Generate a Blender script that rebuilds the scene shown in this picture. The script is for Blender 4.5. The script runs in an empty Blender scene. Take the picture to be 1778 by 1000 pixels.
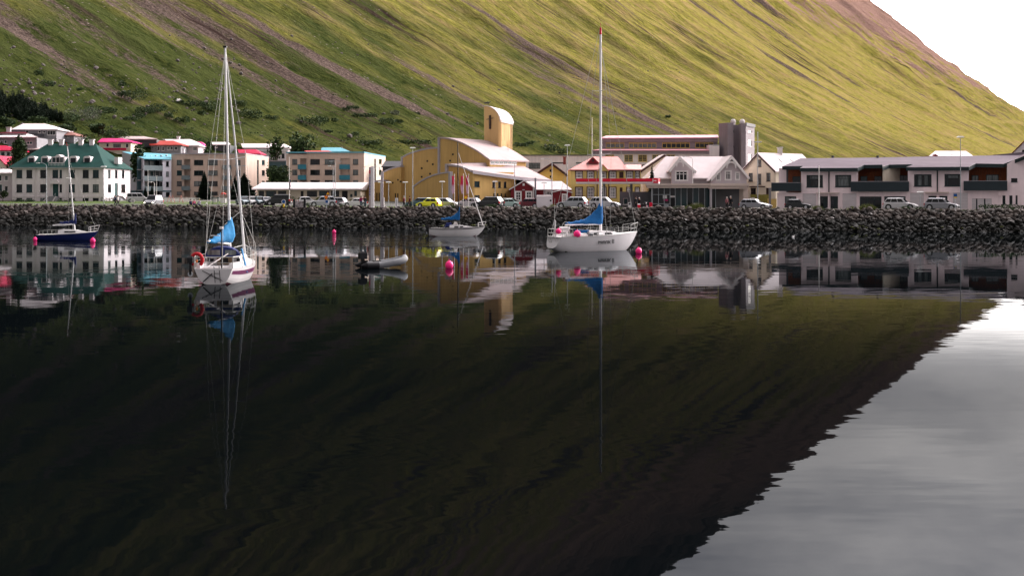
import bpy, bmesh, math, random
import numpy as np
from mathutils import Vector, Matrix
from mathutils.geometry import tessellate_polygon
R = math.radians
random.seed(7)
rng = np.random.default_rng(7)
scene = bpy.context.scene
COL = scene.collection

# ---------------------------------------------------------------- camera, sky, sun, exposure
F, HY, H = 2400.0, 343.0, 4.7            # focal length in photograph pixels, horizon row, eye height above the water (m)
cam_d = bpy.data.cameras.new('camera')
cam_d.sensor_width = 36.0
cam_d.lens = 36.0 * F / 1778.0
cam_d.shift_y = -(500.0 - HY) / 1778.0
cam_d.clip_start = 0.5
cam_d.clip_end = 30000.0
cam = bpy.data.objects.new('camera', cam_d)
COL.objects.link(cam)
cam.location = (0, 0, H)
cam.rotation_euler = (R(90), 0, 0)
scene.camera = cam

SUN_EL, SUN_AZ = R(24), R(40)             # azimuth clockwise from +y (the view direction): behind the mountain's far shoulder
world = bpy.data.worlds.new('World')
scene.world = world
world.use_nodes = True
wn, wl = world.node_tree.nodes, world.node_tree.links
wn.clear()
def N(tree, typ, **kw):
    n = tree.nodes.new(typ)
    for k, v in kw.items():
        if k.startswith('_'):
            continue
        setattr(n, k, v)
    return n
w_out = wn.new('ShaderNodeOutputWorld')
w_bg = wn.new('ShaderNodeBackground')
sky = wn.new('ShaderNodeTexSky')
sky.sky_type = 'NISHITA'
sky.sun_disc = False
sky.sun_elevation = SUN_EL
sky.sun_rotation = SUN_AZ
sky.air_density = 1.0
sky.dust_density = 2.5
w_bg.inputs['Strength'].default_value = 0.12
# thin bright overcast with soft cloud relief over the clear sky
tc = wn.new('ShaderNodeTexCoord')
mp = wn.new('ShaderNodeMapping')
mp.inputs['Scale'].default_value = (1.0, 1.0, 3.2)
nz = wn.new('ShaderNodeTexNoise')
nz.inputs['Scale'].default_value = 4.2
nz.inputs['Detail'].default_value = 5.0
nz.inputs['Roughness'].default_value = 0.55
cr = wn.new('ShaderNodeValToRGB')
cr.color_ramp.elements[0].position = 0.34
cr.color_ramp.elements[0].color = (12.6, 12.0, 13.2, 1)
cr.color_ramp.elements[1].position = 0.68
cr.color_ramp.elements[1].color = (31.0, 28.2, 27.6, 1)
mix = wn.new('ShaderNodeMix')
mix.data_type = 'RGBA'
mix.inputs['Factor'].default_value = 0.82
wl.new(tc.outputs['Generated'], mp.inputs['Vector'])
wl.new(mp.outputs['Vector'], nz.inputs['Vector'])
wl.new(nz.outputs['Fac'], cr.inputs['Fac'])
wl.new(sky.outputs['Color'], mix.inputs[6])
wl.new(cr.outputs['Color'], mix.inputs[7])
# the cloud deck is thicker, so darker, away from the sun
sd = Vector((math.sin(SUN_AZ) * math.cos(SUN_EL), math.cos(SUN_AZ) * math.cos(SUN_EL), math.sin(SUN_EL)))
dot = wn.new('ShaderNodeVectorMath'); dot.operation = 'DOT_PRODUCT'
dot.inputs[1].default_value = sd
wl.new(tc.outputs['Generated'], dot.inputs[0])
# broad glow of the sun through thin cloud: base + A * exp(k * (cos - 1))
def wm_(op, a, b=0.0):
    x = wn.new('ShaderNodeMath'); x.operation = op
    for i_, v_ in ((0, a), (1, b)):
        if isinstance(v_, (int, float)): x.inputs[i_].default_value = v_
        else: wl.new(v_, x.inputs[i_])
    return x.outputs[0]
glow = wm_('EXPONENT', wm_('MULTIPLY', wm_('SUBTRACT', dot.outputs['Value'], 1.0), 6.0))
glow = wm_('ADD', wm_('MULTIPLY', glow, 13.0), 0.50)
mul = wn.new('ShaderNodeMix'); mul.data_type = 'RGBA'; mul.blend_type = 'MULTIPLY'
mul.inputs['Factor'].default_value = 1.0
wl.new(mix.outputs[2], mul.inputs[6])
wl.new(glow, mul.inputs[7])
wl.new(mul.outputs[2], w_bg.inputs['Color'])
wl.new(w_bg.outputs['Background'], w_out.inputs['Surface'])

sun_d = bpy.data.lights.new('sun', 'SUN')
sun_d.energy = 0.8
sun_d.angle = R(14)
sun_d.color = (1.0, 0.90, 0.78)
sun = bpy.data.objects.new('sun', sun_d)
COL.objects.link(sun)
sun.rotation_euler = (-sd).to_track_quat('-Z', 'Y').to_euler()
sun.location = (200, 100, 300)

scene.view_settings.view_transform = 'Standard'
scene.view_settings.look = 'None'
scene.view_settings.exposure = -0.7
scene.view_settings.gamma = 1.0
scene.view_settings.use_curve_mapping = False
scene.cycles.max_bounces = 5
scene.cycles.use_denoising = True
scene.cycles.use_adaptive_sampling = True
scene.cycles.adaptive_threshold = 0.02

# ---------------------------------------------------------------- helpers
def W(px, py, d):
    return Vector(((px - 889.0) * d / F, d, H - (py - HY) * d / F))
def lerp(a, b, t): return a + (b - a) * t
def shore(x):
    return 205.0 - 0.27 * max(-260.0, min(260.0, x))
def gz(x):
    return 3.05 - 0.003 * max(-110.0, min(110.0, x))
def G(x, y):
    k = 0.014 * max(0.0, min(1.0, (10.0 - x) / 50.0))
    return gz(x) + min(max(0.0, y - shore(x) - 12.0), 170.0) * k
# the mountain: a straight scree slope that turns away round a shoulder
PHI = R(34.65); PT = (-36.0, 432.0); T0, RN, SA, SB, SL = 1680.0, 1884.0, 0.3245, 0.8866, 521.0
CD = (math.sin(PHI), math.cos(PHI)); UD = (-math.cos(PHI), math.sin(PHI))
def st(x, y):
    s = (x - PT[0]) * UD[0] + (y - PT[1]) * UD[1]
    t = (x - PT[0]) * CD[0] + (y - PT[1]) * CD[1]
    return s - max(t - T0, 0.0) ** 2 / (2 * RN), t
def terr(x, y):
    s, t = st(x, y)
    if s <= 0: return G(x, y)
    p = SA * s + (SB - SA) * s * s / (2 * SL) if s < SL else SA * SL + (SB - SA) * SL / 2 + SB * (s - SL)
    return G(x, y) + p
def dground(px, py, lo=230.0, hi=700.0):
    "distance at which the ground shows at pixel px, py"
    d = lo
    while d < hi:
        p = W(px, py, d)
        if terr(p.x, p.y) >= p.z: return d
        d += 0.5
    return hi

def pmat(name, color, rough=0.7, var=0.12, scale=1.5, metal=0.0, bump=0.0, bscale=20.0, spec=0.2, stretch=(1, 1, 1), coat=0.0,
         emit=None, ribs=None, ribdir='X', stain=0.0):
    m = bpy.data.materials.new(name)
    m.use_nodes = True
    t = m.node_tree
    b = t.nodes['Principled BSDF']
    b.inputs['Roughness'].default_value = rough
    b.inputs['Metallic'].default_value = metal
    b.inputs['Specular IOR Level'].default_value = spec
    b.inputs['Coat Weight'].default_value = coat
    c = (*color, 1)
    tc = t.nodes.new('ShaderNodeTexCoord')
    mp = t.nodes.new('ShaderNodeMapping')
    mp.inputs['Scale'].default_value = stretch
    t.links.new(tc.outputs['Object'], mp.inputs['Vector'])
    if var > 0:
        n = t.nodes.new('ShaderNodeTexNoise')
        n.inputs['Scale'].default_value = scale
        n.inputs['Detail'].default_value = 4
        t.links.new(mp.outputs['Vector'], n.inputs['Vector'])
        r = t.nodes.new('ShaderNodeValToRGB')
        r.color_ramp.elements[0].position = 0.3
        r.color_ramp.elements[1].position = 0.7
        r.color_ramp.elements[0].color = tuple(v * (1 - var) for v in color) + (1,)
        r.color_ramp.elements[1].color = tuple(min(1, v * (1 + var * .7)) for v in color) + (1,)
        t.links.new(n.outputs['Fac'], r.inputs['Fac'])
        col = r.outputs['Color']
        if stain > 0:                     # rain streaks running down the wall
            mp2 = t.nodes.new('ShaderNodeMapping')
            mp2.inputs['Scale'].default_value = (1.6, 1.6, 0.12)
            t.links.new(tc.outputs['Object'], mp2.inputs['Vector'])
            n2 = t.nodes.new('ShaderNodeTexNoise')
            n2.inputs['Scale'].default_value = 1.4
            n2.inputs['Detail'].default_value = 5
            t.links.new(mp2.outputs['Vector'], n2.inputs['Vector'])
            r2 = t.nodes.new('ShaderNodeValToRGB')
            r2.color_ramp.elements[0].position = 0.35
            r2.color_ramp.elements[1].position = 0.62
            r2.color_ramp.elements[0].color = (1 - stain, 1 - stain, 1 - stain * .9, 1)
            r2.color_ramp.elements[1].color = (1, 1, 1, 1)
            t.links.new(n2.outputs['Fac'], r2.inputs['Fac'])
            mx = t.nodes.new('ShaderNodeMix'); mx.data_type = 'RGBA'; mx.blend_type = 'MULTIPLY'
            mx.inputs['Factor'].default_value = 1
            t.links.new(col, mx.inputs[6]); t.links.new(r2.outputs['Color'], mx.inputs[7])
            col = mx.outputs[2]
        t.links.new(col, b.inputs['Base Color'])
    else:
        b.inputs['Base Color'].default_value = c
    h = None
    if ribs:
        wv = t.nodes.new('ShaderNodeTexWave')
        wv.bands_direction = ribdir
        wv.inputs['Scale'].default_value = ribs
        t.links.new(tc.outputs['Object'], wv.inputs['Vector'])
        h = wv.outputs['Fac']
    elif bump > 0:
        n = t.nodes.new('ShaderNodeTexNoise')
        n.inputs['Scale'].default_value = bscale
        n.inputs['Detail'].default_value = 4
        t.links.new(mp.outputs['Vector'], n.inputs['Vector'])
        h = n.outputs['Fac']
    if h:
        bp = t.nodes.new('ShaderNodeBump')
        bp.inputs['Strength'].default_value = bump or 0.5
        bp.inputs['Distance'].default_value = 0.05
        t.links.new(h, bp.inputs['Height'])
        t.links.new(bp.outputs['Normal'], b.inputs['Normal'])
    if emit:
        b.inputs['Emission Color'].default_value = (*emit[0], 1)
        b.inputs['Emission Strength'].default_value = emit[1]
    return m

class MB:
    "collects shapes and links them as one mesh object"
    def __init__(s): s.v, s.f, s.sm = [], [], False
    def add(s, vs, fs):
        o = len(s.v); s.v += [tuple(v) for v in vs]; s.f += [tuple(i + o for i in f) for f in fs]; return s
    def box(s, a, b):
        (x0, y0, z0), (x1, y1, z1) = a, b
        return s.add([(x0, y0, z0), (x1, y0, z0), (x1, y1, z0), (x0, y1, z0), (x0, y0, z1), (x1, y0, z1), (x1, y1, z1), (x0, y1, z1)],
                     [(0, 3, 2, 1), (4, 5, 6, 7), (0, 1, 5, 4), (1, 2, 6, 5), (2, 3, 7, 6), (3, 0, 4, 7)])
    def prism(s, pts, vec):
        "polygon extruded along vec"
        n = len(pts); pts = [Vector(p) for p in pts]; vec = Vector(vec)
        tri = tessellate_polygon([pts])
        vs = pts + [p + vec for p in pts]
        fs = [tuple(t) for t in tri] + [tuple(n + i for i in reversed(t)) for t in tri]
        fs += [(i, (i + 1) % n, n + (i + 1) % n, n + i) for i in range(n)]
        return s.add(vs, fs)
    def hull(s, pts):
        bm = bmesh.new()
        vs = [bm.verts.new(p) for p in pts]
        bmesh.ops.convex_hull(bm, input=vs, use_existing_faces=False)
        bmesh.ops.delete(bm, geom=[v for v in bm.verts if not v.link_faces], context='VERTS')
        bm.verts.ensure_lookup_table(); bm.verts.index_update()
        s.add([v.co[:] for v in bm.verts], [[v.index for v in f.verts] for f in bm.faces])
        bm.free(); return s
    def tube(s, p, q, r, r2=None, n=6):
        p, q = Vector(p), Vector(q); r2 = r if r2 is None else r2
        d = (q - p)
        if d.length < 1e-6: return s
        d.normalize()
        a = d.orthogonal().normalized(); b = d.cross(a)
        vs = []
        for c, rr in ((p, r), (q, r2)):
            for i in range(n):
                t = 2 * math.pi * i / n
                vs.append(c + a * math.cos(t) * rr + b * math.sin(t) * rr)
        fs = [(i, (i + 1) % n, n + (i + 1) % n, n + i) for i in range(n)]
        fs += [tuple(range(n - 1, -1, -1)), tuple(range(n, 2 * n))]
        return s.add(vs, fs)
    def sweep(s, pts, r, n=10, radii=None):
        "one smooth tube along a polyline"
        pts = [Vector(p) for p in pts]; rings = []; prev = None
        for i, p in enumerate(pts):
            d = (pts[min(i + 1, len(pts) - 1)] - pts[max(i - 1, 0)]).normalized()
            a = (prev - d * prev.dot(d)).normalized() if prev is not None else d.orthogonal().normalized()
            prev = a; b = d.cross(a); rr = radii[i] if radii else r
            rings.append([p + (a * math.cos(2 * math.pi * k / n) + b * math.sin(2 * math.pi * k / n)) * rr for k in range(n)])
        return s.loft(rings)
    def path(s, pts, r, n=6, r2=None):
        k = len(pts) - 1
        for i in range(k):
            ra = r if r2 is None else lerp(r, r2, i / k); rb = r if r2 is None else lerp(r, r2, (i + 1) / k)
            s.tube(pts[i], pts[i + 1], ra, rb, n)
        return s
    def loft(s, rings, caps=True, closed=True):
        n = len(rings[0]); vs = [p for r in rings for p in r]; fs = []
        for k in range(len(rings) - 1):
            for i in range(n if closed else n - 1):
                j = (i + 1) % n
                fs.append((k * n + i, k * n + j, (k + 1) * n + j, (k + 1) * n + i))
        if caps:
            fs += [tuple(range(n - 1, -1, -1)), tuple((len(rings) - 1) * n + i for i in range(n))]
        return s.add(vs, fs)
    def ball(s, c, r, seg=12, rings=8, sz=1.0):
        c = Vector(c); rr = []
        for k in range(1, rings):
            a = math.pi * k / rings
            rr.append([c + Vector((r * math.sin(a) * math.cos(2 * math.pi * i / seg), r * math.sin(a) * math.sin(2 * math.pi * i / seg), -r * sz * math.cos(a))) for i in range(seg)])
        return s.loft(rr)
    def build(s, name, mat, parent=None, off=(0, 0, 0), smooth=False, kind=None):
        me = bpy.data.meshes.new(name)
        ox, oy, oz = off
        me.from_pydata([(x - ox, y - oy, z - oz) for x, y, z in s.v], [], s.f)
        me.materials.append(mat)
        me.update()
        if smooth:
            for p in me.polygons: p.use_smooth = True
        o = bpy.data.objects.new(name, me)
        COL.objects.link(o)
        if parent is not None: o.parent = parent
        else: o.location = off
        if kind: o['kind'] = kind
        return o

def tag(o, label, cat, group=None):
    o['label'] = label; o['category'] = cat
    if group: o['group'] = group
    return o
def thing(name, label, cat, loc=(0, 0, 0), rz=0.0, group=None):
    o = bpy.data.objects.new(name, None); COL.objects.link(o)
    o.location = loc; o.rotation_euler = (0, 0, rz); o.empty_display_size = 0.5
    return tag(o, label, cat, group)
def copy_tree(root, loc, rz=0.0, label=None, mats=None, scale=None):
    r = root.copy(); COL.objects.link(r); r.location = loc; r.rotation_euler = (0, 0, rz)
    if label: r['label'] = label
    if scale: r.scale = (scale,) * 3
    for ch in root.children:
        c = ch.copy(); COL.objects.link(c); c.parent = r
        for g in ch.children:
            d = g.copy(); COL.objects.link(d); d.parent = c
    return r

# ---------------------------------------------------------------- noise for the terrain
_perm = rng.random((512, 512))
def vnoise(x, y):
    xi, yi = np.floor(x).astype(int), np.floor(y).astype(int)
    fx, fy = x - xi, y - yi
    fx, fy = fx * fx * (3 - 2 * fx), fy * fy * (3 - 2 * fy)
    g = lambda a, b: _perm[a & 511, b & 511]
    return (g(xi, yi) * (1 - fx) + g(xi + 1, yi) * fx) * (1 - fy) + (g(xi, yi + 1) * (1 - fx) + g(xi + 1, yi + 1) * fx) * fy
def fbm(x, y, o=4, gain=0.5):
    r, a, n = 0, 1, 0
    for i in range(o):
        r = r + a * (vnoise(x * 2 ** i + 17 * i, y * 2 ** i + 31 * i) - .5); n += a; a *= gain
    return r / n

def grid_object(name, X, Y, Z, mat, uv=None, smooth=True):
    ny, nx = X.shape
    me = bpy.data.meshes.new(name)
    co = np.stack([X, Y, Z], -1).reshape(-1, 3).astype(np.float32)
    i = np.arange(ny * nx).reshape(ny, nx)
    q = np.stack([i[:-1, :-1], i[:-1, 1:], i[1:, 1:], i[1:, :-1]], -1).reshape(-1, 4)
    me.vertices.add(len(co)); me.vertices.foreach_set('co', co.ravel())
    me.loops.add(q.size); me.loops.foreach_set('vertex_index', q.ravel().astype(np.int32))
    me.polygons.add(len(q)); me.polygons.foreach_set('loop_start', (np.arange(len(q)) * 4).astype(np.int32))
    me.polygons.foreach_set('loop_total', np.full(len(q), 4, np.int32))
    me.polygons.foreach_set('use_smooth', np.full(len(q), smooth))
    me.update(calc_edges=True)
    if uv is not None:
        l = me.uv_layers.new(name='slope')
        u = np.stack(uv, -1).reshape(-1, 2)[q.ravel()].astype(np.float32)
        l.data.foreach_set('uv', u.ravel())
    me.materials.append(mat)
    o = bpy.data.objects.new(name, me); COL.objects.link(o)
    o['kind'] = 'structure'
    return o

# ---------------------------------------------------------------- mountain
def hill_material():
    m = bpy.data.materials.new('hill_turf'); m.use_nodes = True
    t = m.node_tree; L = t.links; b = t.nodes['Principled BSDF']
    b.inputs['Roughness'].default_value = 0.95
    b.inputs['Specular IOR Level'].default_value = 0.0
    uv = t.nodes.new('ShaderNodeUVMap'); uv.uv_map = 'slope'     # u: metres along the contour, v: metres up the slope (each / 100)
    sep = t.nodes.new('ShaderNodeSeparateXYZ'); L.new(uv.outputs['UV'], sep.inputs[0])
    geo = t.nodes.new('ShaderNodeNewGeometry')
    def noise(vec, sc, det=5, ro=.55, mapping=None):
        if mapping:
            mp = t.nodes.new('ShaderNodeMapping'); mp.inputs['Scale'].default_value = mapping[0]; mp.inputs['Location'].default_value = mapping[1]
            L.new(vec, mp.inputs['Vector']); vec = mp.outputs['Vector']
        n = t.nodes.new('ShaderNodeTexNoise'); n.inputs['Scale'].default_value = sc; n.inputs['Detail'].default_value = det
        n.inputs['Roughness'].default_value = ro
        L.new(vec, n.inputs['Vector']); return n.outputs['Fac']
    def ramp(f, p0, p1, c0=(0, 0, 0, 1), c1=(1, 1, 1, 1)):
        r = t.nodes.new('ShaderNodeValToRGB'); e = r.color_ramp.elements
        e[0].position, e[1].position = p0, p1; e[0].color, e[1].color = c0, c1
        L.new(f, r.inputs['Fac']); return r.outputs['Color']
    def mixc(f, a, c, mode='MIX'):
        x = t.nodes.new('ShaderNodeMix'); x.data_type = 'RGBA'; x.blend_type = mode
        if isinstance(f, float): x.inputs['Factor'].default_value = f
        else: L.new(f, x.inputs['Factor'])
        for i, v in ((6, a), (7, c)):
            if isinstance(v, tuple): x.inputs[i].default_value = v
            else: L.new(v, x.inputs[i])
        return x.outputs[2]
    def math_(op, a, c):
        x = t.nodes.new('ShaderNodeMath'); x.operation = op
        for i, v in ((0, a), (1, c)):
            if isinstance(v, (int, float)): x.inputs[i].default_value = v
            else: L.new(v, x.inputs[i])
        return x.outputs[0]
    streak = noise(uv.outputs['UV'], 1.0, 8, .62, ((4.2, 1.0, 1), (0, 0, 0)))           # runs down the slope
    streak2 = noise(uv.outputs['UV'], 1.0, 8, .62, ((15, 4.5, 1), (5, 3, 0)))
    patch = noise(uv.outputs['UV'], 1.0, 6, .62, ((2.2, 1.3, 1), (9, 1, 0)))
    fine = noise(uv.outputs['UV'], 1.0, 6, .7, ((45, 20, 1), (1, 1, 0)))
    grain = noise(geo.outputs['Position'], 0.9, 4, .7)
    # dry, higher, further ground is yellower; the moist foot of the slope is deep green; the far end's brighter light is put into the colour too
    dry = math_('ADD', math_('MULTIPLY', sep.outputs['Y'], 0.085), math_('MULTIPLY', sep.outputs['X'], 0.085))
    dry = math_('ADD', dry, math_('MULTIPLY', math_('SUBTRACT', patch, 0.5), 1.5))
    dry = math_('ADD', dry, math_('MULTIPLY', math_('SUBTRACT', streak, 0.5), 1.1))
    green = mixc(ramp(fine, .36, .64), (.010, .018, .006, 1), (.056, .066, .018, 1))
    green = mixc(ramp(streak2, .38, .62), green, (.048, .058, .019, 1))
    gold = mixc(ramp(fine, .34, .66), (.100, .094, .028, 1), (.275, .245, .050, 1))
    gold = mixc(ramp(streak2, .45, .66), gold, (.260, .185, .085, 1))
    col = mixc(ramp(dry, .16, .92), green, gold)
    # lush dark strips of low scrub in the hollows
    lush = ramp(noise(uv.outputs['UV'], 1.0, 6, .6, ((3.4, 1.1, 1), (21, 4, 0))), .53, .62)
    col = mixc(mixc(1.0, lush, ramp(sep.outputs['Y'], .0, 4.5, (1, 1, 1, 1), (0, 0, 0, 1)), 'MULTIPLY'), col, (.012, .026, .008, 1))
    # scree chutes and bare ground
    ch = noise(uv.outputs['UV'], 1.0, 7, .6, ((2.6, .30, 1), (31, 8, 0)))
    hi = ramp(sep.outputs['Y'], .6, 5.0)
    chute = math_('ADD', ch, math_('MULTIPLY', hi, 0.055))
    chute = math_('ADD', chute, math_('MULTIPLY', math_('SUBTRACT', fine, .5), .22))
    rock = mixc(ramp(grain, .35, .65), (.036, .027, .023, 1), (.135, .100, .085, 1))
    col = mixc(ramp(chute, .648, .690), col, rock)
    # thin dark gullies
    gu = noise(uv.outputs['UV'], 1.0, 5, .5, ((7.5, .35, 1), (51, 2, 0)))
    gl = math_('ABSOLUTE', math_('SUBTRACT', gu, .5), 0)
    gl = ramp(gl, .006, .022, (1, 1, 1, 1), (0, 0, 0, 1))
    gm = ramp(noise(uv.outputs['UV'], 1.0, 3, .5, ((1.6, .7, 1), (3, 22, 0))), .50, .60)
    col = mixc(mixc(1.0, gl, gm, 'MULTIPLY'), col, (.045, .030, .026, 1))
    # reddish scree on the far shoulder
    red = math_('ADD', math_('MULTIPLY', sep.outputs['Y'], .12), math_('MULTIPLY', sep.outputs['X'], .028))
    red = math_('ADD', red, math_('ADD', math_('MULTIPLY', math_('SUBTRACT', streak, .5), 1.2), math_('MULTIPLY', math_('SUBTRACT', fine, .5), .5)))
    col = mixc(ramp(red, .95, 1.12), col, mixc(ramp(grain, .35, .65), (.13, .075, .060, 1), (.30, .195, .160, 1)))
    # unseen crest above the view: dark basalt colour added to darken the hill's reflection
    dark_crest = math_('ADD', sep.outputs['Y'], math_('MULTIPLY', math_('SUBTRACT', patch, .5), 2.0))
    cl = ramp(math_('MULTIPLY', dark_crest, .1), .62, .82)
    col = mixc(cl, col, mixc(ramp(streak2, .4, .6), (.030, .026, .026, 1), (.085, .068, .064, 1)))
    # stones and flowers: pale specks
    vo = t.nodes.new('ShaderNodeTexVoronoi'); vo.inputs['Scale'].default_value = .28; vo.feature = 'F1'
    L.new(geo.outputs['Position'], vo.inputs['Vector'])
    sp = mixc(1.0, ramp(vo.outputs['Distance'], .10, .16, (1, 1, 1, 1), (0, 0, 0, 1)), ramp(noise(uv.outputs['UV'], 1.0, 4, .6, ((5, 2, 1), (70, 3, 0))), .52, .60), 'MULTIPLY')
    col = mixc(sp, col, (.20, .165, .155, 1))
    L.new(col, b.inputs['Base Color'])
    h = math_('ADD', math_('MULTIPLY', fine, 2.2), math_('MULTIPLY', grain, .7))
    h = math_('ADD', h, math_('MULTIPLY', streak2, 3.0))
    bp = t.nodes.new('ShaderNodeBump'); bp.inputs['Strength'].default_value = .8; bp.inputs['Distance'].default_value = 1.2
    L.new(h, bp.inputs['Height']); L.new(bp.outputs['Normal'], b.inputs['Normal'])
    return m

def make_hill():
    t = np.concatenate([np.arange(-520, 300, 2.4), np.arange(300, 900, 4.0), np.arange(900, 3300, 9.0)])
    s = np.concatenate([np.arange(-6, 160, 1.6), np.arange(160, 420, 3.0), np.arange(420, 1300, 7.0)])
    T, S = np.meshgrid(t, s)
    turn = np.maximum(T - T0, 0) ** 2 / (2 * RN)
    A = S + turn                              # distance uphill in plan
    X = PT[0] + CD[0] * T + UD[0] * A; Y = PT[1] + CD[1] * T + UD[1] * A
    P = np.where(S < SL, SA * S + (SB - SA) * S * S / (2 * SL), SA * SL + (SB - SA) * SL / 2 + SB * (S - SL))
    Xc = np.clip(X, -110, 110)
    P = np.where(S < 0, .35 * S, P)
    w = np.clip(S / 60, 0, 1)
    g = fbm(T / 55, S / 420, 5, .55)                       # gullies: long down the slope
    ridge = -np.abs(fbm(T / 28 + 9, S / 260 + 4, 4, .5)) * 2
    P = P + w * (g * 18 * np.clip(S / 300, .15, 1.6) + ridge * 7 * np.clip(S / 300, .1, 1.5))
    P = P + w * (fbm(T / 14, S / 22, 4) * 3.0) + np.clip(S / 8, 0, 1) * fbm(T / 5 + 3, S / 6, 3) * .9
    P = P + np.clip((T - 1150) / 300, 0, 1) * w * (fbm(T / 34, S / 30, 5, .6) * 16)
    P = P + np.clip((S - 700) / 150, 0, 1) * (fbm(T / 30, S / 40, 5, .6) * 40)
    yy = Y - (205 - .27 * np.clip(X, -260, 260)) - 12
    Z = (3.05 - .003 * Xc) + np.clip(yy, 0, 170) * .014 * np.clip((10 - X) / 50, 0, 1) + P - .04
    return grid_object('hillside', X, Y, Z, hill_material(), uv=(T / 100, S / 100))
hill = make_hill()

# ---------------------------------------------------------------- town ground, road, lawn, sea
M = {}
M['ground'] = pmat('packed_ground', (.10, .10, .085), .95, .3, .12, bump=.3, bscale=3)
M['asphalt'] = pmat('asphalt', (.055, .055, .058), .9, .18, .4, bump=.2, bscale=8)
M['grass'] = pmat('lawn_grass', (.055, .085, .018), .95, .35, .5, bump=.8, bscale=5, spec=.1)
M['kerb'] = pmat('kerb_concrete', (.30, .29, .28), .9, .15, .6)
def town_sheet(name, x0, x1, off0, off1, lift, mat, nx=90, ny=14, yabs=None):
    xs = np.linspace(x0, x1, nx); V = np.linspace(0, 1, ny)
    X = np.zeros((ny, nx)); Y = X.copy(); Z = X.copy()
    for j, v in enumerate(V):
        for i, x in enumerate(xs):
            y = shore(x) + lerp(off0, off1, v) if yabs is None else lerp(shore(x) + off0, yabs, v)
            X[j, i], Y[j, i], Z[j, i] = x, y, G(x, y) + lift
    return grid_object(name, X, Y, Z, mat)
# ground reaches the horizon beyond the town
xs = np.concatenate([np.linspace(-9000, -320, 8), np.linspace(-300, 300, 80), np.linspace(320, 9000, 8)])
fr = np.concatenate([np.linspace(0, .03, 40), np.linspace(.035, 1, 14)])
GX = np.zeros((len(fr), len(xs))); GY = GX.copy(); GZ = GX.copy()
for j, v in enumerate(fr):
    for i, x in enumerate(xs):
        y = lerp(shore(x) + 6.2, 9000, v)
        GX[j, i], GY[j, i], GZ[j, i] = x, y, G(x, y)
grid_object('ground', GX, GY, GZ, M['ground'])
town_sheet('road', -14, 200, 8.5, 16.5, .006, M['asphalt'])
town_sheet('road', -200, -14, 22.0, 29.0, .006, M['asphalt'])
town_sheet('lawn', -200, -16, 6.4, 21.8, .010, M['grass'])
town_sheet('lawn', -200, -52, 29.5, 60, .010, M['grass'])
town_sheet('verge', -14, 200, 6.4, 8.0, .010, M['grass'])
kb = MB()
for i in range(70):
    xa, xb = -14 + i * 3.05, -14 + (i + 1) * 3.05
    ya, yb = shore(xa) + 8.1, shore(xb) + 8.1
    kb.prism([(xa, ya, gz(xa) - .1), (xb, yb, gz(xb) - .1), (xb, yb + .25, gz(xb) - .1), (xa, ya + .25, gz(xa) - .1)], (0, 0, .24))
kb.build('kerb', M['kerb'], kind='structure')

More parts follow.
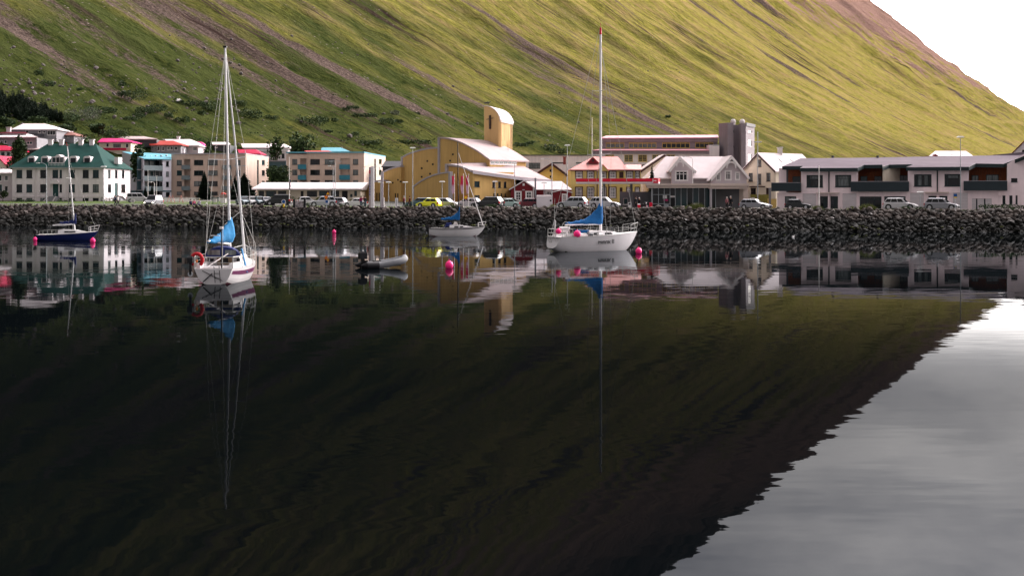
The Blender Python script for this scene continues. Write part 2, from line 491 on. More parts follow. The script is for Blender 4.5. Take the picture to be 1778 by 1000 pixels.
def water_material():
    m = bpy.data.materials.new('fjord_water'); m.use_nodes = True
    t = m.node_tree; L = t.links; t.nodes.clear()
    out = t.nodes.new('ShaderNodeOutputMaterial')
    geo = t.nodes.new('ShaderNodeNewGeometry')
    sep = t.nodes.new('ShaderNodeSeparateXYZ'); L.new(geo.outputs['Position'], sep.inputs[0])
    def ma(op, a, c=0.0, clamp=False):
        x = t.nodes.new('ShaderNodeMath'); x.operation = op; x.use_clamp = clamp
        for i, v in ((0, a), (1, c)):
            if isinstance(v, (int, float)): x.inputs[i].default_value = v
            else: L.new(v, x.inputs[i])
        return x.outputs[0]
    def ns(scale, loc, det=3, ro=.5, colour=True):
        mp = t.nodes.new('ShaderNodeMapping'); mp.inputs['Scale'].default_value = scale; mp.inputs['Location'].default_value = loc
        L.new(geo.outputs['Position'], mp.inputs['Vector'])
        n = t.nodes.new('ShaderNodeTexNoise'); n.inputs['Scale'].default_value = 1; n.inputs['Detail'].default_value = det; n.inputs['Roughness'].default_value = ro
        L.new(mp.outputs['Vector'], n.inputs['Vector'])
        if not colour: return n.outputs['Fac']
        s = t.nodes.new('ShaderNodeSeparateColor'); L.new(n.outputs['Color'], s.inputs[0])
        return s.outputs[0], s.outputs[1]
    # slopes of the ripples: short crests lying across the view, plus a slow swell
    a = ns((.60, 2.5, 1), (0, 0, 0), 3, .5); c = ns((.10, .55, 1), (7, 3, 0), 3, .55)
    calm = ns((.010, .05, 1), (3, 8, 0), 2, .5, False)                     # cat's-paws: breeze and calm
    amp = t.nodes.new('ShaderNodeMapRange'); amp.inputs['From Min'].default_value = .35; amp.inputs['From Max'].default_value = .68
    amp.inputs['To Min'].default_value = .25; amp.inputs['To Max'].default_value = 1.75
    L.new(calm, amp.inputs['Value'])
    # a breeze lane along the stones, at the moored boats' end of the harbour
    lane = ma('ADD', sep.outputs['Y'], ma('MULTIPLY', sep.outputs['X'], .27))
    lane = ma('ADD', lane, ma('MULTIPLY', ma('SUBTRACT', calm, .5), 60.0))
    l1 = t.nodes.new('ShaderNodeMapRange'); l1.interpolation_type = 'SMOOTHSTEP'
    l1.inputs['From Min'].default_value = 128; l1.inputs['From Max'].default_value = 138; L.new(lane, l1.inputs['Value'])
    l2 = t.nodes.new('ShaderNodeMapRange'); l2.interpolation_type = 'SMOOTHSTEP'
    l2.inputs['From Min'].default_value = 12; l2.inputs['From Max'].default_value = -16; L.new(sep.outputs['X'], l2.inputs['Value'])
    ln = ma('MULTIPLY', l1.outputs['Result'], l2.outputs['Result'])
    A = ma('ADD', ma('MULTIPLY', amp.outputs['Result'], 1.0), ma('MULTIPLY', ln, 18.0))
    def slope(f1, k1, f2, k2):
        return ma('MULTIPLY', ma('ADD', ma('MULTIPLY', ma('SUBTRACT', f1, .5), k1), ma('MULTIPLY', ma('SUBTRACT', f2, .5), k2)), A)
    sx = slope(a[0], .010, c[0], .003); sy = slope(a[1], .014, c[1], .0055)
    cb = t.nodes.new('ShaderNodeCombineXYZ'); L.new(sx, cb.inputs[0]); L.new(sy, cb.inputs[1]); cb.inputs[2].default_value = 1
    nm = t.nodes.new('ShaderNodeVectorMath'); nm.operation = 'NORMALIZE'; L.new(cb.outputs[0], nm.inputs[0])
    # reflectance against grazing angle, as seen through a polariser
    dv = t.nodes.new('ShaderNodeVectorMath'); dv.operation = 'DOT_PRODUCT'; L.new(nm.outputs[0], dv.inputs[0]); L.new(geo.outputs['Incoming'], dv.inputs[1])
    g2 = ma('POWER', ma('DIVIDE', ma('ABSOLUTE', dv.outputs['Value']), .055), 2.0)
    pw = ma('ADD', ma('MULTIPLY', ma('EXPONENT', ma('MULTIPLY', g2, -1.0)), .92), .023)
    gl = t.nodes.new('ShaderNodeBsdfGlossy'); gl.inputs['Roughness'].default_value = .012; gl.inputs['Color'].default_value = (.88, .93, .96, 1)
    L.new(nm.outputs[0], gl.inputs['Normal'])
    df = t.nodes.new('ShaderNodeBsdfDiffuse'); df.inputs['Color'].default_value = (.0010, .0016, .0020, 1)
    mx = t.nodes.new('ShaderNodeMixShader'); L.new(pw, mx.inputs[0]); L.new(df.outputs[0], mx.inputs[1]); L.new(gl.outputs[0], mx.inputs[2])
    L.new(mx.outputs[0], out.inputs['Surface'])
    return m
wm = MB()
wx = [-9000, -1500, -300, -100, 0, 100, 300, 1500, 9000]
for i in range(8):
    a, b = wx[i], wx[i + 1]
    wm.add([(a, -1500, 0), (b, -1500, 0), (b, shore(b) + 4, 0), (a, shore(a) + 4, 0)], [(0, 1, 2, 3)])
wm.build('water', water_material(), kind='structure')
sb = MB(); sb.box((-9000, -1500, -9), (9000, 240, -8.5)); sb.build('seabed', M['ground'], kind='structure')

# ---------------------------------------------------------------- rock revetment
def rock_material():
    m = bpy.data.materials.new('basalt_boulder'); m.use_nodes = True
    t = m.node_tree; L = t.links; b = t.nodes['Principled BSDF']
    b.inputs['Roughness'].default_value = .85; b.inputs['Specular IOR Level'].default_value = .25
    geo = t.nodes.new('ShaderNodeNewGeometry'); oi = t.nodes.new('ShaderNodeObjectInfo')
    sep = t.nodes.new('ShaderNodeSeparateXYZ'); L.new(geo.outputs['Position'], sep.inputs[0])
    n = t.nodes.new('ShaderNodeTexNoise'); n.inputs['Scale'].default_value = .55; n.inputs['Detail'].default_value = 6; L.new(geo.outputs['Position'], n.inputs['Vector'])
    r = t.nodes.new('ShaderNodeValToRGB'); e = r.color_ramp.elements
    e[0].position, e[1].position = .32, .70; e[0].color, e[1].color = (.018, .016, .014, 1), (.120, .096, .084, 1)
    L.new(n.outputs['Fac'], r.inputs['Fac'])
    v = t.nodes.new('ShaderNodeMapRange'); v.inputs['To Min'].default_value = .55; v.inputs['To Max'].default_value = 1.25
    L.new(geo.outputs['Random Per Island'], v.inputs['Value'])
    mx = t.nodes.new('ShaderNodeMix'); mx.data_type = 'RGBA'; mx.blend_type = 'MULTIPLY'; mx.inputs['Factor'].default_value = 1
    L.new(r.outputs['Color'], mx.inputs[6]); L.new(v.outputs['Result'], mx.inputs[7])
    # black tidal weed and lichen up to the high-water mark
    n2 = t.nodes.new('ShaderNodeTexNoise'); n2.inputs['Scale'].default_value = .35; n2.inputs['Detail'].default_value = 4; L.new(geo.outputs['Position'], n2.inputs['Vector'])
    ad = t.nodes.new('ShaderNodeMath'); ad.operation = 'MULTIPLY_ADD'; ad.inputs[1].default_value = -1.6; L.new(n2.outputs['Fac'], ad.inputs[0]); L.new(sep.outputs['Z'], ad.inputs[2])
    w = t.nodes.new('ShaderNodeMapRange'); w.interpolation_type = 'SMOOTHSTEP'; w.inputs['From Min'].default_value = .45; w.inputs['From Max'].default_value = 1.5; L.new(ad.outputs[0], w.inputs['Value'])
    m2 = t.nodes.new('ShaderNodeMix'); m2.data_type = 'RGBA'; L.new(w.outputs['Result'], m2.inputs['Factor'])
    m2.inputs[6].default_value = (.009, .009, .007, 1); L.new(mx.outputs[2], m2.inputs[7])
    L.new(m2.outputs[2], b.inputs['Base Color'])
    n3 = t.nodes.new('ShaderNodeTexNoise'); n3.inputs['Scale'].default_value = 4; n3.inputs['Detail'].default_value = 4; L.new(geo.outputs['Position'], n3.inputs['Vector'])
    bp = t.nodes.new('ShaderNodeBump'); bp.inputs['Strength'].default_value = .6; bp.inputs['Distance'].default_value = .15
    L.new(n3.outputs['Fac'], bp.inputs['Height']); L.new(bp.outputs['Normal'], b.inputs['Normal'])
    return m
M['rock'] = rock_material()
M['weed'] = pmat('tidal_weed', (.075, .085, .02), .8, .4, 2)
def rock_shape(k):
    r = random.Random(k)
    bm = bmesh.new(); bmesh.ops.create_icosphere(bm, subdivisions=1, radius=1)
    planes = [Vector((r.uniform(-1, 1), r.uniform(-1, 1), r.uniform(-1, 1))).normalized() for _ in range(7)]
    sx, sy, sz = r.uniform(.85, 1.3), r.uniform(.75, 1.1), r.uniform(.55, .85)
    vs = []
    for v in bm.verts:
        c = v.co.copy()
        for p in planes:
            d = c.dot(p)
            if d > .62: c -= p * (d - .62) * .85
        c *= r.uniform(.92, 1.08)
        vs.append((c.x * sx, c.y * sy, c.z * sz))
    fs = [tuple(v.index for v in f.verts) for f in bm.faces]
    bm.free(); return vs, fs
shapes = [rock_shape(k) for k in range(16)]
rmesh = []
for vs, fs in shapes:
    me = bpy.data.meshes.new('rock'); me.from_pydata(vs, [], fs); me.materials.append(M['rock']); rmesh.append(me)
cx0 = 0.0
wall = MB()
for i in range(60):
    a, b = -320 + i * 11, -320 + (i + 1) * 11
    wall.add([(a, shore(a) - 2, -1.4), (b, shore(b) - 2, -1.4), (b, shore(b) + 6.3, gz(b) - .02), (a, shore(a) + 6.3, gz(a) - .02)], [(0, 1, 2, 3)])
M['dark'] = pmat('dark_rubble', (.012, .011, .010), .95, .3, 2)
seawall = wall.build('rock_revetment', M['dark'])
tag(seawall, 'long bank of dark basalt boulders between the water and the shore road', 'sea wall')
rocks = []
rr = random.Random(3)
for row in range(15):
    f = row / 14
    x = -128.0 + rr.uniform(0, .6)
    while x < 112:
        sz = rr.choice((.26, .32, .38, .44, .52, .66)) * rr.uniform(.85, 1.2)
        y = shore(x) - .5 + 6.6 * f + rr.uniform(-.25, .25)
        z = lerp(-.25, gz(x) + .02, f) + rr.uniform(-.10, .12)
        rot = Matrix.Rotation(rr.uniform(-3.1, 3.1), 3, 'Z') @ Matrix.Rotation(rr.uniform(-.5, .5), 3, 'X') @ Matrix.Rotation(rr.uniform(-.4, .4), 3, 'Y')
        rocks.append((sz, Vector((x, y, z)), rot, rr.randrange(16)))
        x += sz * rr.uniform(1.35, 1.95)
vis = sorted(range(len(rocks)), key=lambda i: -(rocks[i][0] / rocks[i][1].y) * (1 if abs(rocks[i][1].x) < .37 * rocks[i][1].y and .8 < rocks[i][1].z else 0))[:300]
vset = set(vis)
rest = MB()
for i, (sz, p, rot, k) in enumerate(rocks):
    if i in vset:
        o = bpy.data.objects.new('boulder', rmesh[k]); COL.objects.link(o); o.parent = seawall
        o.matrix_local = Matrix.Translation(p) @ rot.to_4x4() @ Matrix.Scale(sz, 4)
    else:
        vs, fs = shapes[k]
        rest.add([rot @ (Vector(v) * sz) + p for v in vs], fs)
ro = rest.build('boulder', M['rock'], seawall, kind='stuff')
wd = MB()
for i in range(60):
    x = rr.uniform(-70, 75); y = shore(x) + rr.uniform(.1, 1.1)
    wd.ball((x, y - .5, rr.uniform(.35, .75)), rr.uniform(.12, .3), 6, 4, .5)
wd.build('seaweed', M['weed'], kind='stuff')
# ---------------------------------------------------------------- materials of the town
M['white'] = pmat('white_render', (.64, .58, .585), .85, .10, .25, stain=.10)
M['pinkwhite'] = pmat('pinkish_white_render', (.84, .69, .70), .85, .09, .22, stain=.08)
M['offwhite'] = pmat('off_white_boards', (.62, .57, .55), .8, .07, .6, stain=.05, ribs=3.0, ribdir='Z', bump=.2)
M['cream'] = pmat('cream_render', (.62, .54, .43), .85, .06, .5, stain=.06)
M['lilac'] = pmat('lilac_grey_render', (.50, .43, .45), .85, .06, .5, stain=.05)
M['greyblue'] = pmat('pale_blue_grey_panel', (.44, .43, .47), .7, .05, .5, stain=.05, ribs=2.2, bump=.15)
M['beige'] = pmat('beige_render', (.54, .41, .335), .88, .11, .25, stain=.08)
M['yellow'] = pmat('ochre_yellow_render', (.54, .345, .125), .85, .11, .2, stain=.13)
M['yellow2'] = pmat('yellow_corrugated', (.60, .45, .15), .7, .07, .6, stain=.07, ribs=6, bump=.35)
M['tower'] = pmat('tower_yellow_render', (.68, .445, .20), .85, .05, .4, stain=.05)
M['maroon'] = pmat('maroon_boards', (.16, .012, .018), .6, .15, .8, ribs=5, bump=.35)
M['trimgrey'] = pmat('lilac_concrete_coping', (.36, .33, .35), .85, .1, .6)
M['purplegrey'] = pmat('purple_grey_cladding', (.23, .195, .215), .7, .08, .5, stain=.10, ribs=3, bump=.2)
M['grey'] = pmat('mid_grey_cladding', (.22, .215, .23), .8, .08, .8, stain=.05)
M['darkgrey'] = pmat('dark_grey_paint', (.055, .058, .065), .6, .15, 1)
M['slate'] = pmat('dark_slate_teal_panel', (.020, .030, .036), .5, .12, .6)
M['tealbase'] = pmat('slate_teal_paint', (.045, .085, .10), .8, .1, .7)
M['rail'] = pmat('grey_green_balcony', (.15, .185, .195), .7, .08, .8)
M['tealrail'] = pmat('turquoise_balcony', (.035, .175, .235), .6, .08, .8)
M['wood'] = pmat('red_cedar_boards', (.14, .040, .016), .7, .35, 3, stretch=(4, 4, .4), ribs=9, bump=.6)
M['fencewood'] = pmat('olive_stained_boards', (.24, .21, .05), .8, .3, 3, stretch=(5, 5, .5))
M['gatewood'] = pmat('pale_yellow_timber', (.58, .42, .14), .8, .1, 2)
M['roof_green'] = pmat('dark_green_roof_sheet', (.006, .042, .035), .9, .18, .5, ribs=2.2, bump=.25, spec=.12)
M['roof_white'] = pmat('white_roof_sheet', (.66, .585, .585), .8, .06, .5, ribs=2.2, bump=.22, spec=.04)
M['roof_pinkwhite'] = pmat('pale_roof_sheet', (.42, .335, .33), .9, .08, .4, ribs=2.5, bump=.25, spec=.04)
M['roof_red'] = pmat('crimson_roof_sheet', (.42, .012, .055), .55, .15, .5, ribs=2.2, bump=.25, spec=.04)
M['roof_magenta'] = pmat('magenta_roof_sheet', (.50, .03, .15), .55, .15, .5, ribs=2.2, bump=.25, spec=.04)
M['roof_orange'] = pmat('rust_red_roof_sheet', (.40, .06, .05), .6, .15, .5, ribs=2.2, bump=.25, spec=.04)
M['roof_brown'] = pmat('brown_roof_sheet', (.26, .13, .11), .7, .15, .5, ribs=2.2, bump=.25, spec=.04)
M['roof_salmon'] = pmat('salmon_roof_sheet', (.70, .32, .29), .55, .1, .4, ribs=2.2, bump=.25, spec=.04)
M['roof_plum'] = pmat('weathered_plum_roof', (.27, .06, .10), .6, .2, .5, ribs=2.2, bump=.25, spec=.04)
M['roof_teal'] = pmat('turquoise_roof_sheet', (.12, .33, .40), .55, .1, .5, ribs=2.2, bump=.25, spec=.04)
M['roof_lilac'] = pmat('lilac_grey_roof_sheet', (.145, .118, .138), .9, .08, .3, ribs=2.2, bump=.2, spec=.04)
M['roof_dark'] = pmat('dark_roof_sheet', (.035, .035, .042), .6, .15, .5, spec=.04)
M['roof_maroon'] = pmat('maroon_roof_sheet', (.12, .02, .03), .6, .15, .5, spec=.04)
M['pinkedge'] = pmat('pink_roof_edge', (.62, .28, .33), .6, .1, .6)
M['fwhite'] = pmat('white_window_paint', (.72, .68, .67), .5, .05, 3)
M['fdark'] = pmat('dark_window_frame', (.018, .03, .032), .5, .1, 3)
M['fyellow'] = pmat('yellow_window_frame', (.50, .36, .11), .6, .1, 3)
M['fbrown'] = pmat('dark_brown_surround', (.045, .02, .018), .6, .1, 3)
M['glass'] = pmat('dark_glass', (.004, .006, .008), .08, .5, .35, spec=.28)
M['glasspale'] = pmat('curtained_glass', (.11, .125, .125), .15, .55, 1.3, spec=.3, stretch=(3, 3, .6))
M['glassteal'] = pmat('teal_tinted_glass', (.008, .034, .040), .1, .6, .3, spec=.3)
M['doorgreen'] = pmat('dark_green_door', (.010, .045, .042), .5, .1, 2)
M['dooryellow'] = pmat('ochre_panel', (.28, .17, .03), .6, .1, 2)
M['doorwhite'] = pmat('pale_garage_door', (.55, .50, .51), .6, .04, 1, ribs=1.4, ribdir='Z', bump=.3)
M['redband'] = pmat('red_fascia', (.62, .008, .035), .35, .05, .5)
M['beigeband'] = pmat('beige_fascia', (.52, .42, .37), .7, .05, .5)
M['steel'] = pmat('galvanised_steel', (.36, .38, .40), .45, .15, 2, metal=.4)
M['palepole'] = pmat('white_painted_pole', (.72, .68, .66), .5, .08, 1)
M['brick'] = pmat('red_brick', (.16, .05, .045), .9, .3, 5)
M['lampglass'] = pmat('lamp_diffuser', (.75, .74, .72), .3, .03, 2)
M['black'] = pmat('black_paint', (.01, .01, .012), .5, .1, 2)
M['iron'] = pmat('iron_brown_cross', (.07, .045, .04), .6, .1, 2)

class Fac:
    "vertical facade plane between two corners (pixel column, distance); n points outwards"
    def __init__(s, A, B):
        a, b = W(A[0], 0, A[1]), W(B[0], 0, B[1])
        s.a = Vector((a.x, a.y)); bb = Vector((b.x, b.y))
        s.len = (bb - s.a).length; s.u = (bb - s.a) / s.len
        s.n = Vector((s.u.y, -s.u.x))
    def sz(s, px, py):
        rx = (px - 889.0) / F
        # a + u*k = t*(rx,1)
        det = s.u.x * (-1.0) + rx * s.u.y
        k = (s.a.x - rx * s.a.y) / (-(s.u.x - rx * s.u.y))
        t = s.a.y + s.u.y * k
        return k, H - (py - HY) * t / F
    def P(s, k, z, off=0.0):
        q = s.a + s.u * k + s.n * off
        return Vector((q.x, q.y, z))
    def px(s, px, py, off=0.0):
        k, z = s.sz(px, py); return s.P(k, z, off)

def inset(pts, d):
    "offset a footprint (front corners first, running to +x) inwards"
    n = len(pts); c = sum((p for p in pts), Vector((0, 0))) / n; L = []
    for i in range(n):
        a, b = pts[i], pts[(i + 1) % n]; u = (b - a).normalized(); m = Vector((-u.y, u.x))
        if (c - a).dot(m) < 0: m = -m
        L.append((a + m * d, u))
    out = []
    for i in range(n):
        (a, u), (b, v) = L[i - 1], L[i]
        det = u.x * v.y - u.y * v.x
        if abs(det) < 1e-4: out.append(b); continue
        k = ((b.x - a.x) * v.y - (b.y - a.y) * v.x) / det
        out.append(a + u * k)
    return out
def text_mesh(name, body, size, mat, extrude=.02, offset=0.0, shear=0.0, font_space=1.0):
    cu = bpy.data.curves.new('lettering', 'FONT'); cu.body = body; cu.size = size; cu.extrude = extrude; cu.offset = offset; cu.shear = shear; cu.space_character = font_space
    t = bpy.data.objects.new('lettering', cu); COL.objects.link(t)
    bpy.context.view_layer.update()
    me = bpy.data.meshes.new_from_object(t.evaluated_get(bpy.context.evaluated_depsgraph_get()))
    bpy.data.objects.remove(t); bpy.data.curves.remove(cu)
    me.materials.clear(); me.materials.append(mat)
    o = bpy.data.objects.new(name, me); COL.objects.link(o)
    return o

def grounded(sz):
    "carry the foot of a wall that ends near street level down into the ground"
    lo = min(z for _, z in sz)
    return [(k, 2.3 if z < lo + .35 else z) for k, z in sz] if lo < 4.3 else sz
wr = random.Random(21)
class Bd:
    "one building: an Empty at its base and its parts"
    def __init__(s, name, label, cat, px, py, d, group=None):
        p = W(px, py, d)
        s.o = p; s.r = thing(name, label, cat, p, 0, group)
    def mk(s, mb, name, mat): return mb.build(name, mat, s.r, s.o)
    def wall(s, f, outline, mat, holes=(), th=.30, name='wall'):
        sz = grounded([f.sz(*p) for p in outline])
        loops = [[Vector((k, z, 0)) for k, z in sz]]
        hs = []
        for h in holes:
            if isinstance(h[0], (tuple, list)): q = [f.sz(*p) for p in h]
            else:
                x0, y0, x1, y1 = h
                q = [f.sz(x0, y1), f.sz(x1, y1), f.sz(x1, y0), f.sz(x0, y0)]
            hs.append(q); loops.append([Vector((k, z, 0)) for k, z in q])
        tri = tessellate_polygon(loops)
        flat = [p for l in loops for p in l]
        mb = MB()
        mb.add([f.P(p.x, p.y) for p in flat], [tuple(t) for t in tri])
        for q, back in [(sz, th)] + [(q, .22) for q in hs]:
            n = len(q)
            mb.add([f.P(k, z) for k, z in q] + [f.P(k, z, -back) for k, z in q], [(i, (i + 1) % n, n + (i + 1) % n, n + i) for i in range(n)])
        return s.mk(mb, name, mat)
    def poly(s, f, pts, o0, o1, mat, name='wall', parent=None):
        mb = MB().prism([f.px(x, y, o0) for x, y in pts], Vector((f.n.x, f.n.y, 0)) * (o1 - o0))
        o = s.mk(mb, name, mat)
        if parent: o.parent = parent
        return o
    def rect(s, f, r, o0, o1, mat, name, parent=None):
        x0, y0, x1, y1 = r
        (k0, za), (k1, zb) = f.sz(x0, y1), f.sz(x1, y0)
        mb = MB().prism([f.P(k0, za, o0), f.P(k1, za, o0), f.P(k1, zb, o0), f.P(k0, zb, o0)], Vector((f.n.x, f.n.y, 0)) * (o1 - o0))
        o = s.mk(mb, name, mat)
        if parent: o.parent = parent
        return o
    def win(s, f, r, nx=2, ny=1, fm='fwhite', gm='glass', fw=.07, rec=.12, sill=True, ys=None, surround=None):
        x0, y0, x1, y1 = r
        if gm == 'glass': gm = wr.choice(('glass', 'glass', 'glass', 'glass', 'glasspale', 'glassteal'))
        (k0, z0), (k1, z1) = f.sz(x0, y1), f.sz(x1, y0)
        mb = MB()
        def bar(ka, za, kb, zb, oo=0.0):
            mb.prism([f.P(ka, za, -rec - .05), f.P(kb, za, -rec - .05), f.P(kb, zb, -rec - .05), f.P(ka, zb, -rec - .05)], Vector((f.n.x, f.n.y, 0)) * (.05 + rec * .5 + oo))
        bar(k0, z0, k0 + fw, z1); bar(k1 - fw, z0, k1, z1); bar(k0 + fw, z0, k1 - fw, z0 + fw); bar(k0 + fw, z1 - fw, k1 - fw, z1)
        for i in range(1, nx):
            k = lerp(k0, k1, i / nx); bar(k - fw * .4, z0 + fw, k + fw * .4, z1 - fw, -.01)
        for v in (ys if ys is not None else [j / ny for j in range(1, ny)]):
            z = lerp(z0, z1, v); bar(k0 + fw, z - fw * .35, k1 - fw, z + fw * .35, -.02)
        if sill:
            mb.prism([f.P(k0 - .08, z0 - .07, .002), f.P(k1 + .08, z0 - .07, .002), f.P(k1 + .08, z0, .002), f.P(k0 - .08, z0, .002)], Vector((f.n.x, f.n.y, 0)) * .09)
        w = s.mk(mb, 'window', M[fm])
        if surround:
            e = .16; b2 = MB(); V = Vector((f.n.x, f.n.y, 0)) * .05
            for (a, b, c, d) in ((k0 - e, z0 - e, k0, z1 + e), (k1, z0 - e, k1 + e, z1 + e), (k0, z1, k1, z1 + e), (k0, z0 - e, k1, z0 - .075)):
                b2.prism([f.P(a, b, .004), f.P(c, b, .004), f.P(c, d, .004), f.P(a, d, .004)], V)
            q = s.mk(b2, 'surround', M[surround]); q.parent = w
        g = MB().prism([f.P(k0 + .02, z0 + .02, -rec - .02), f.P(k1 - .02, z0 + .02, -rec - .02), f.P(k1 - .02, z1 - .02, -rec - .02), f.P(k0 + .02, z1 - .02, -rec - .02)], Vector((f.n.x, f.n.y, 0)) * -.06)
        p = s.mk(g, 'pane', M[gm]); p.parent = w
        return w
    def hull(s, pts, mat, name='roof', parent=None):
        o = s.mk(MB().hull([p if isinstance(p, Vector) else W(*p) for p in pts]), name, mat)
        if parent: o.parent = parent
        return o
    def solid(s, foot, zb, zt, mat, name='wall'):
        "closed block on a footprint of (pixel column, distance) corners; inset a little behind the facades"
        pts = inset([W(px, 0, d).xy for px, d in foot], .33)
        return s.mk(MB().prism([(p.x, p.y, zb) for p in pts], (0, 0, zt - zb)), name, mat)
    def back(s, f, outline, depth, mat, start=.3, name='wall'):
        "the body behind a facade: the outline pushed back along the inward normal"
        sz = grounded([f.sz(*p) for p in outline])
        mb = MB().prism([f.P(k, z, -start) for k, z in sz], Vector((f.n.x, f.n.y, 0)) * (start - depth))
        return s.mk(mb, name, mat)
    def gable(s, f, eL, eR, apex, depth, mat, over=.45, th=.22, name='roof'):
        "two roof slopes over a gable facade; eL, eR, apex are pixels on the facade"
        V = Vector((f.n.x, f.n.y, 0))
        mb = MB()
        for e in (eL, eR):
            p, q = f.px(*e), f.px(*apex)
            d = (p - q).normalized()
            p2 = p + d * over
            up = Vector((0, 0, th))
            mb.prism([p2 + V * over, q + V * over, q + V * over + up, p2 + V * over + up], V * -(depth + 2 * over))
        return s.mk(mb, name, mat)
    def chimney(s, px0, py0, px1, py1, d, mat, cap=None):
        a, b = W(px0, py1, d), W(px1, py0, d); w = b.x - a.x
        o = s.mk(MB().box((a.x, d, a.z), (b.x, d + w, b.z)).box((a.x - .12, d - .12, b.z + .002), (b.x + .12, d + w + .12, b.z + .16)), 'chimney', mat)
        return o
    def pipe(s, f, px, y0, y1, mat, r=.06):
        return s.mk(MB().tube(f.px(px, y0, .12), f.px(px, y1, .12), r), 'downpipe', mat)

# ================================================================ green-roofed house
def green_house():
    b = Bd('villa', 'large white two-storey house with dark green hipped roof and four chimneys', 'house', 100, 349, 285)
    f = Fac((21, 285), (179.2, 285)); g = Fac((179.2, 285), (226, 305))
    cols = [(28.5, 38.6), (45.8, 56), (69.8, 79.8), (103.4, 107.6), (119.7, 130), (143.5, 154), (161, 171.5)]
    up = [(a, 295.2, c, 309.3) for a, c in cols] + [(91, 295.2, 101, 309.3)]
    lo = [(a, 320.3, c, 334) for a, c in cols]
    bs = [(a, 344, c, 350) for a, c in cols]
    door = (91.5, 319, 101.5, 341)
    b.wall(f, [(21, 354), (179.2, 354), (179.2, 291.6), (21, 291.6)], M['white'], up + lo + bs + [door])
    for i, r in enumerate(up + lo): b.win(f, r, 1 if r[2] - r[0] < 6 else 2, 2, 'fdark', 'glass' if i % 3 else 'glassteal', ys=[.72])
    for r in bs: b.win(f, r, 2 if r[2] - r[0] > 6 else 1, 1, 'fdark', 'glass')
    b.rect(f, door, -.16, -.10, M['doorgreen'], 'door')
    sw = [(187.4, 295.2, 192, 309.5), (199.7, 295.2, 204, 309.5), (211.7, 295.6, 216, 309.7), (187.4, 320.3, 193, 334.2), (210.6, 320.4, 217.6, 334.3)]
    sd = (199.2, 318.2, 204.8, 340)
    b.wall(g, [(179.2, 354), (226, 354), (226, 291.6 + 3.4), (179.2, 291.6)], M['white'], sw + [sd])
    for r in sw: b.win(g, r, 1, 2, 'fdark', 'glass', ys=[.72])
    b.rect(g, sd, -.16, -.10, M['doorgreen'], 'door')
    b.solid([(21, 285), (179.2, 285), (226, 305), (76.8, 305)], 3, W(0, 291.7, 285).z, M['white'])
    e = W(21, 291.8, 285).z; x0, x1 = W(21, 0, 285).x - .5, W(179.2, 0, 285).x + .5
    # plinth band and corner strips
    b.rect(f, (20.9, 341.2, 179.4, 342.4), .003, .09, M['white'], 'string_course')
    rz = W(83, 249.8, 295).z; r0, r1 = W(83, 0, 295).x, W(166, 0, 295).x
    b.hull([Vector((x0, 284.5, e)), Vector((x1, 284.5, e)), Vector((x1, 305.6, e)), Vector((x0, 305.6, e)), Vector((r0, 295, rz)), Vector((r1, 295, rz)),
            Vector((x0, 284.5, e + .18)), Vector((x1, 284.5, e + .18)), Vector((x1, 305.6, e + .18)), Vector((x0, 305.6, e + .18))], M['roof_green'])
    for xx in (x0 + .0, ):
        b.mk(MB().box((x0 - .05, 284.35, e - .02), (x1 + .05, 284.5, e + .12)), 'gutter', M['steel'])
    for i, px in enumerate((87, 106, 139.7, 158.5)):
        b.chimney(px - 3.4, 243.5, px + 3.4, 253, 294.2, M['white'])
    # dormers
    df = Fac((21, 286.6), (200, 286.6))
    def arch(x0, x1, y0, y1, k=6):
        m = (x0 + x1) / 2; pts = [(x0, y1), (x1, y1)]
        for i in range(k + 1):
            a = math.pi * i / k; pts.append((m + (x1 - x0) / 2 * math.cos(a), y0 - 0 - (x1 - x0) * .22 * math.sin(a)))
        return pts
    for px in (54.2, 77.6, 126.9, 151):
        o = b.poly(df, arch(px - 6.2, px + 6.2, 273.8, 284.2), 0, -4.4, M['white'], 'dormer')
        w = b.win(Fac((21, 286.45), (200, 286.45)), (px - 4.4, 274.8, px + 4.4, 284), 2, 1, 'fdark', 'glass', rec=0, sill=False); w.parent = o
    o = b.poly(df, [(89, 288), (112, 288), (112, 272.5), (105.5, 272.2), (103.5, 269.6), (100.5, 268.6), (97.5, 269.6), (95.5, 272.2), (89, 272.5)], 0, -6, M['white'], 'dormer')
    for r in ((91, 274, 96, 282.4), (98, 273.6, 102.4, 282.4), (104, 274, 109, 282.4)):
        w = b.win(Fac((21, 286.45), (200, 286.45)), r, 1, 1, 'fdark', 'glass', rec=0, sill=False); w.parent = o
    bf = Fac((21, 285.2), (200, 285.2))
    bal = b.rect(bf, (84.7, 289.4, 112, 290.8), -1.3, .25, M['white'], 'balcony')
    bm_ = MB()
    for i in range(12):
        bm_.tube(bf.px(85.2 + i * 2.4, 283.2, .15), bf.px(85.2 + i * 2.4, 289.5, .15), .035)
    bm_.tube(bf.px(84.8, 283, .15), bf.px(112, 283, .15), .05)
    o = b.mk(bm_, 'railing', M['white']); o.parent = bal
    # side dormer
    q = W(196, 280, 292)
    o = b.mk(MB().box((W(190, 0, 290).x, 293.5, W(0, 284.5, 293).z), (W(196.5, 0, 294).x + 1.2, 296.5, W(0, 273, 293).z)), 'dormer', M['white'])
    # entrance hood, steps
    b.poly(f, [(89, 319.5), (104, 319.5), (104, 316.5)] + [(96.5 + 7 * math.cos(a), 316.5 - 4.6 * math.sin(a)) for a in [math.pi * i / 8 for i in range(1, 8)]] + [(89, 316.5)], .003, .9, M['white'], 'door_hood')
    sp = b.rect(f, (90, 341, 103, 352), .003, 2.2, M['grey'], 'steps')
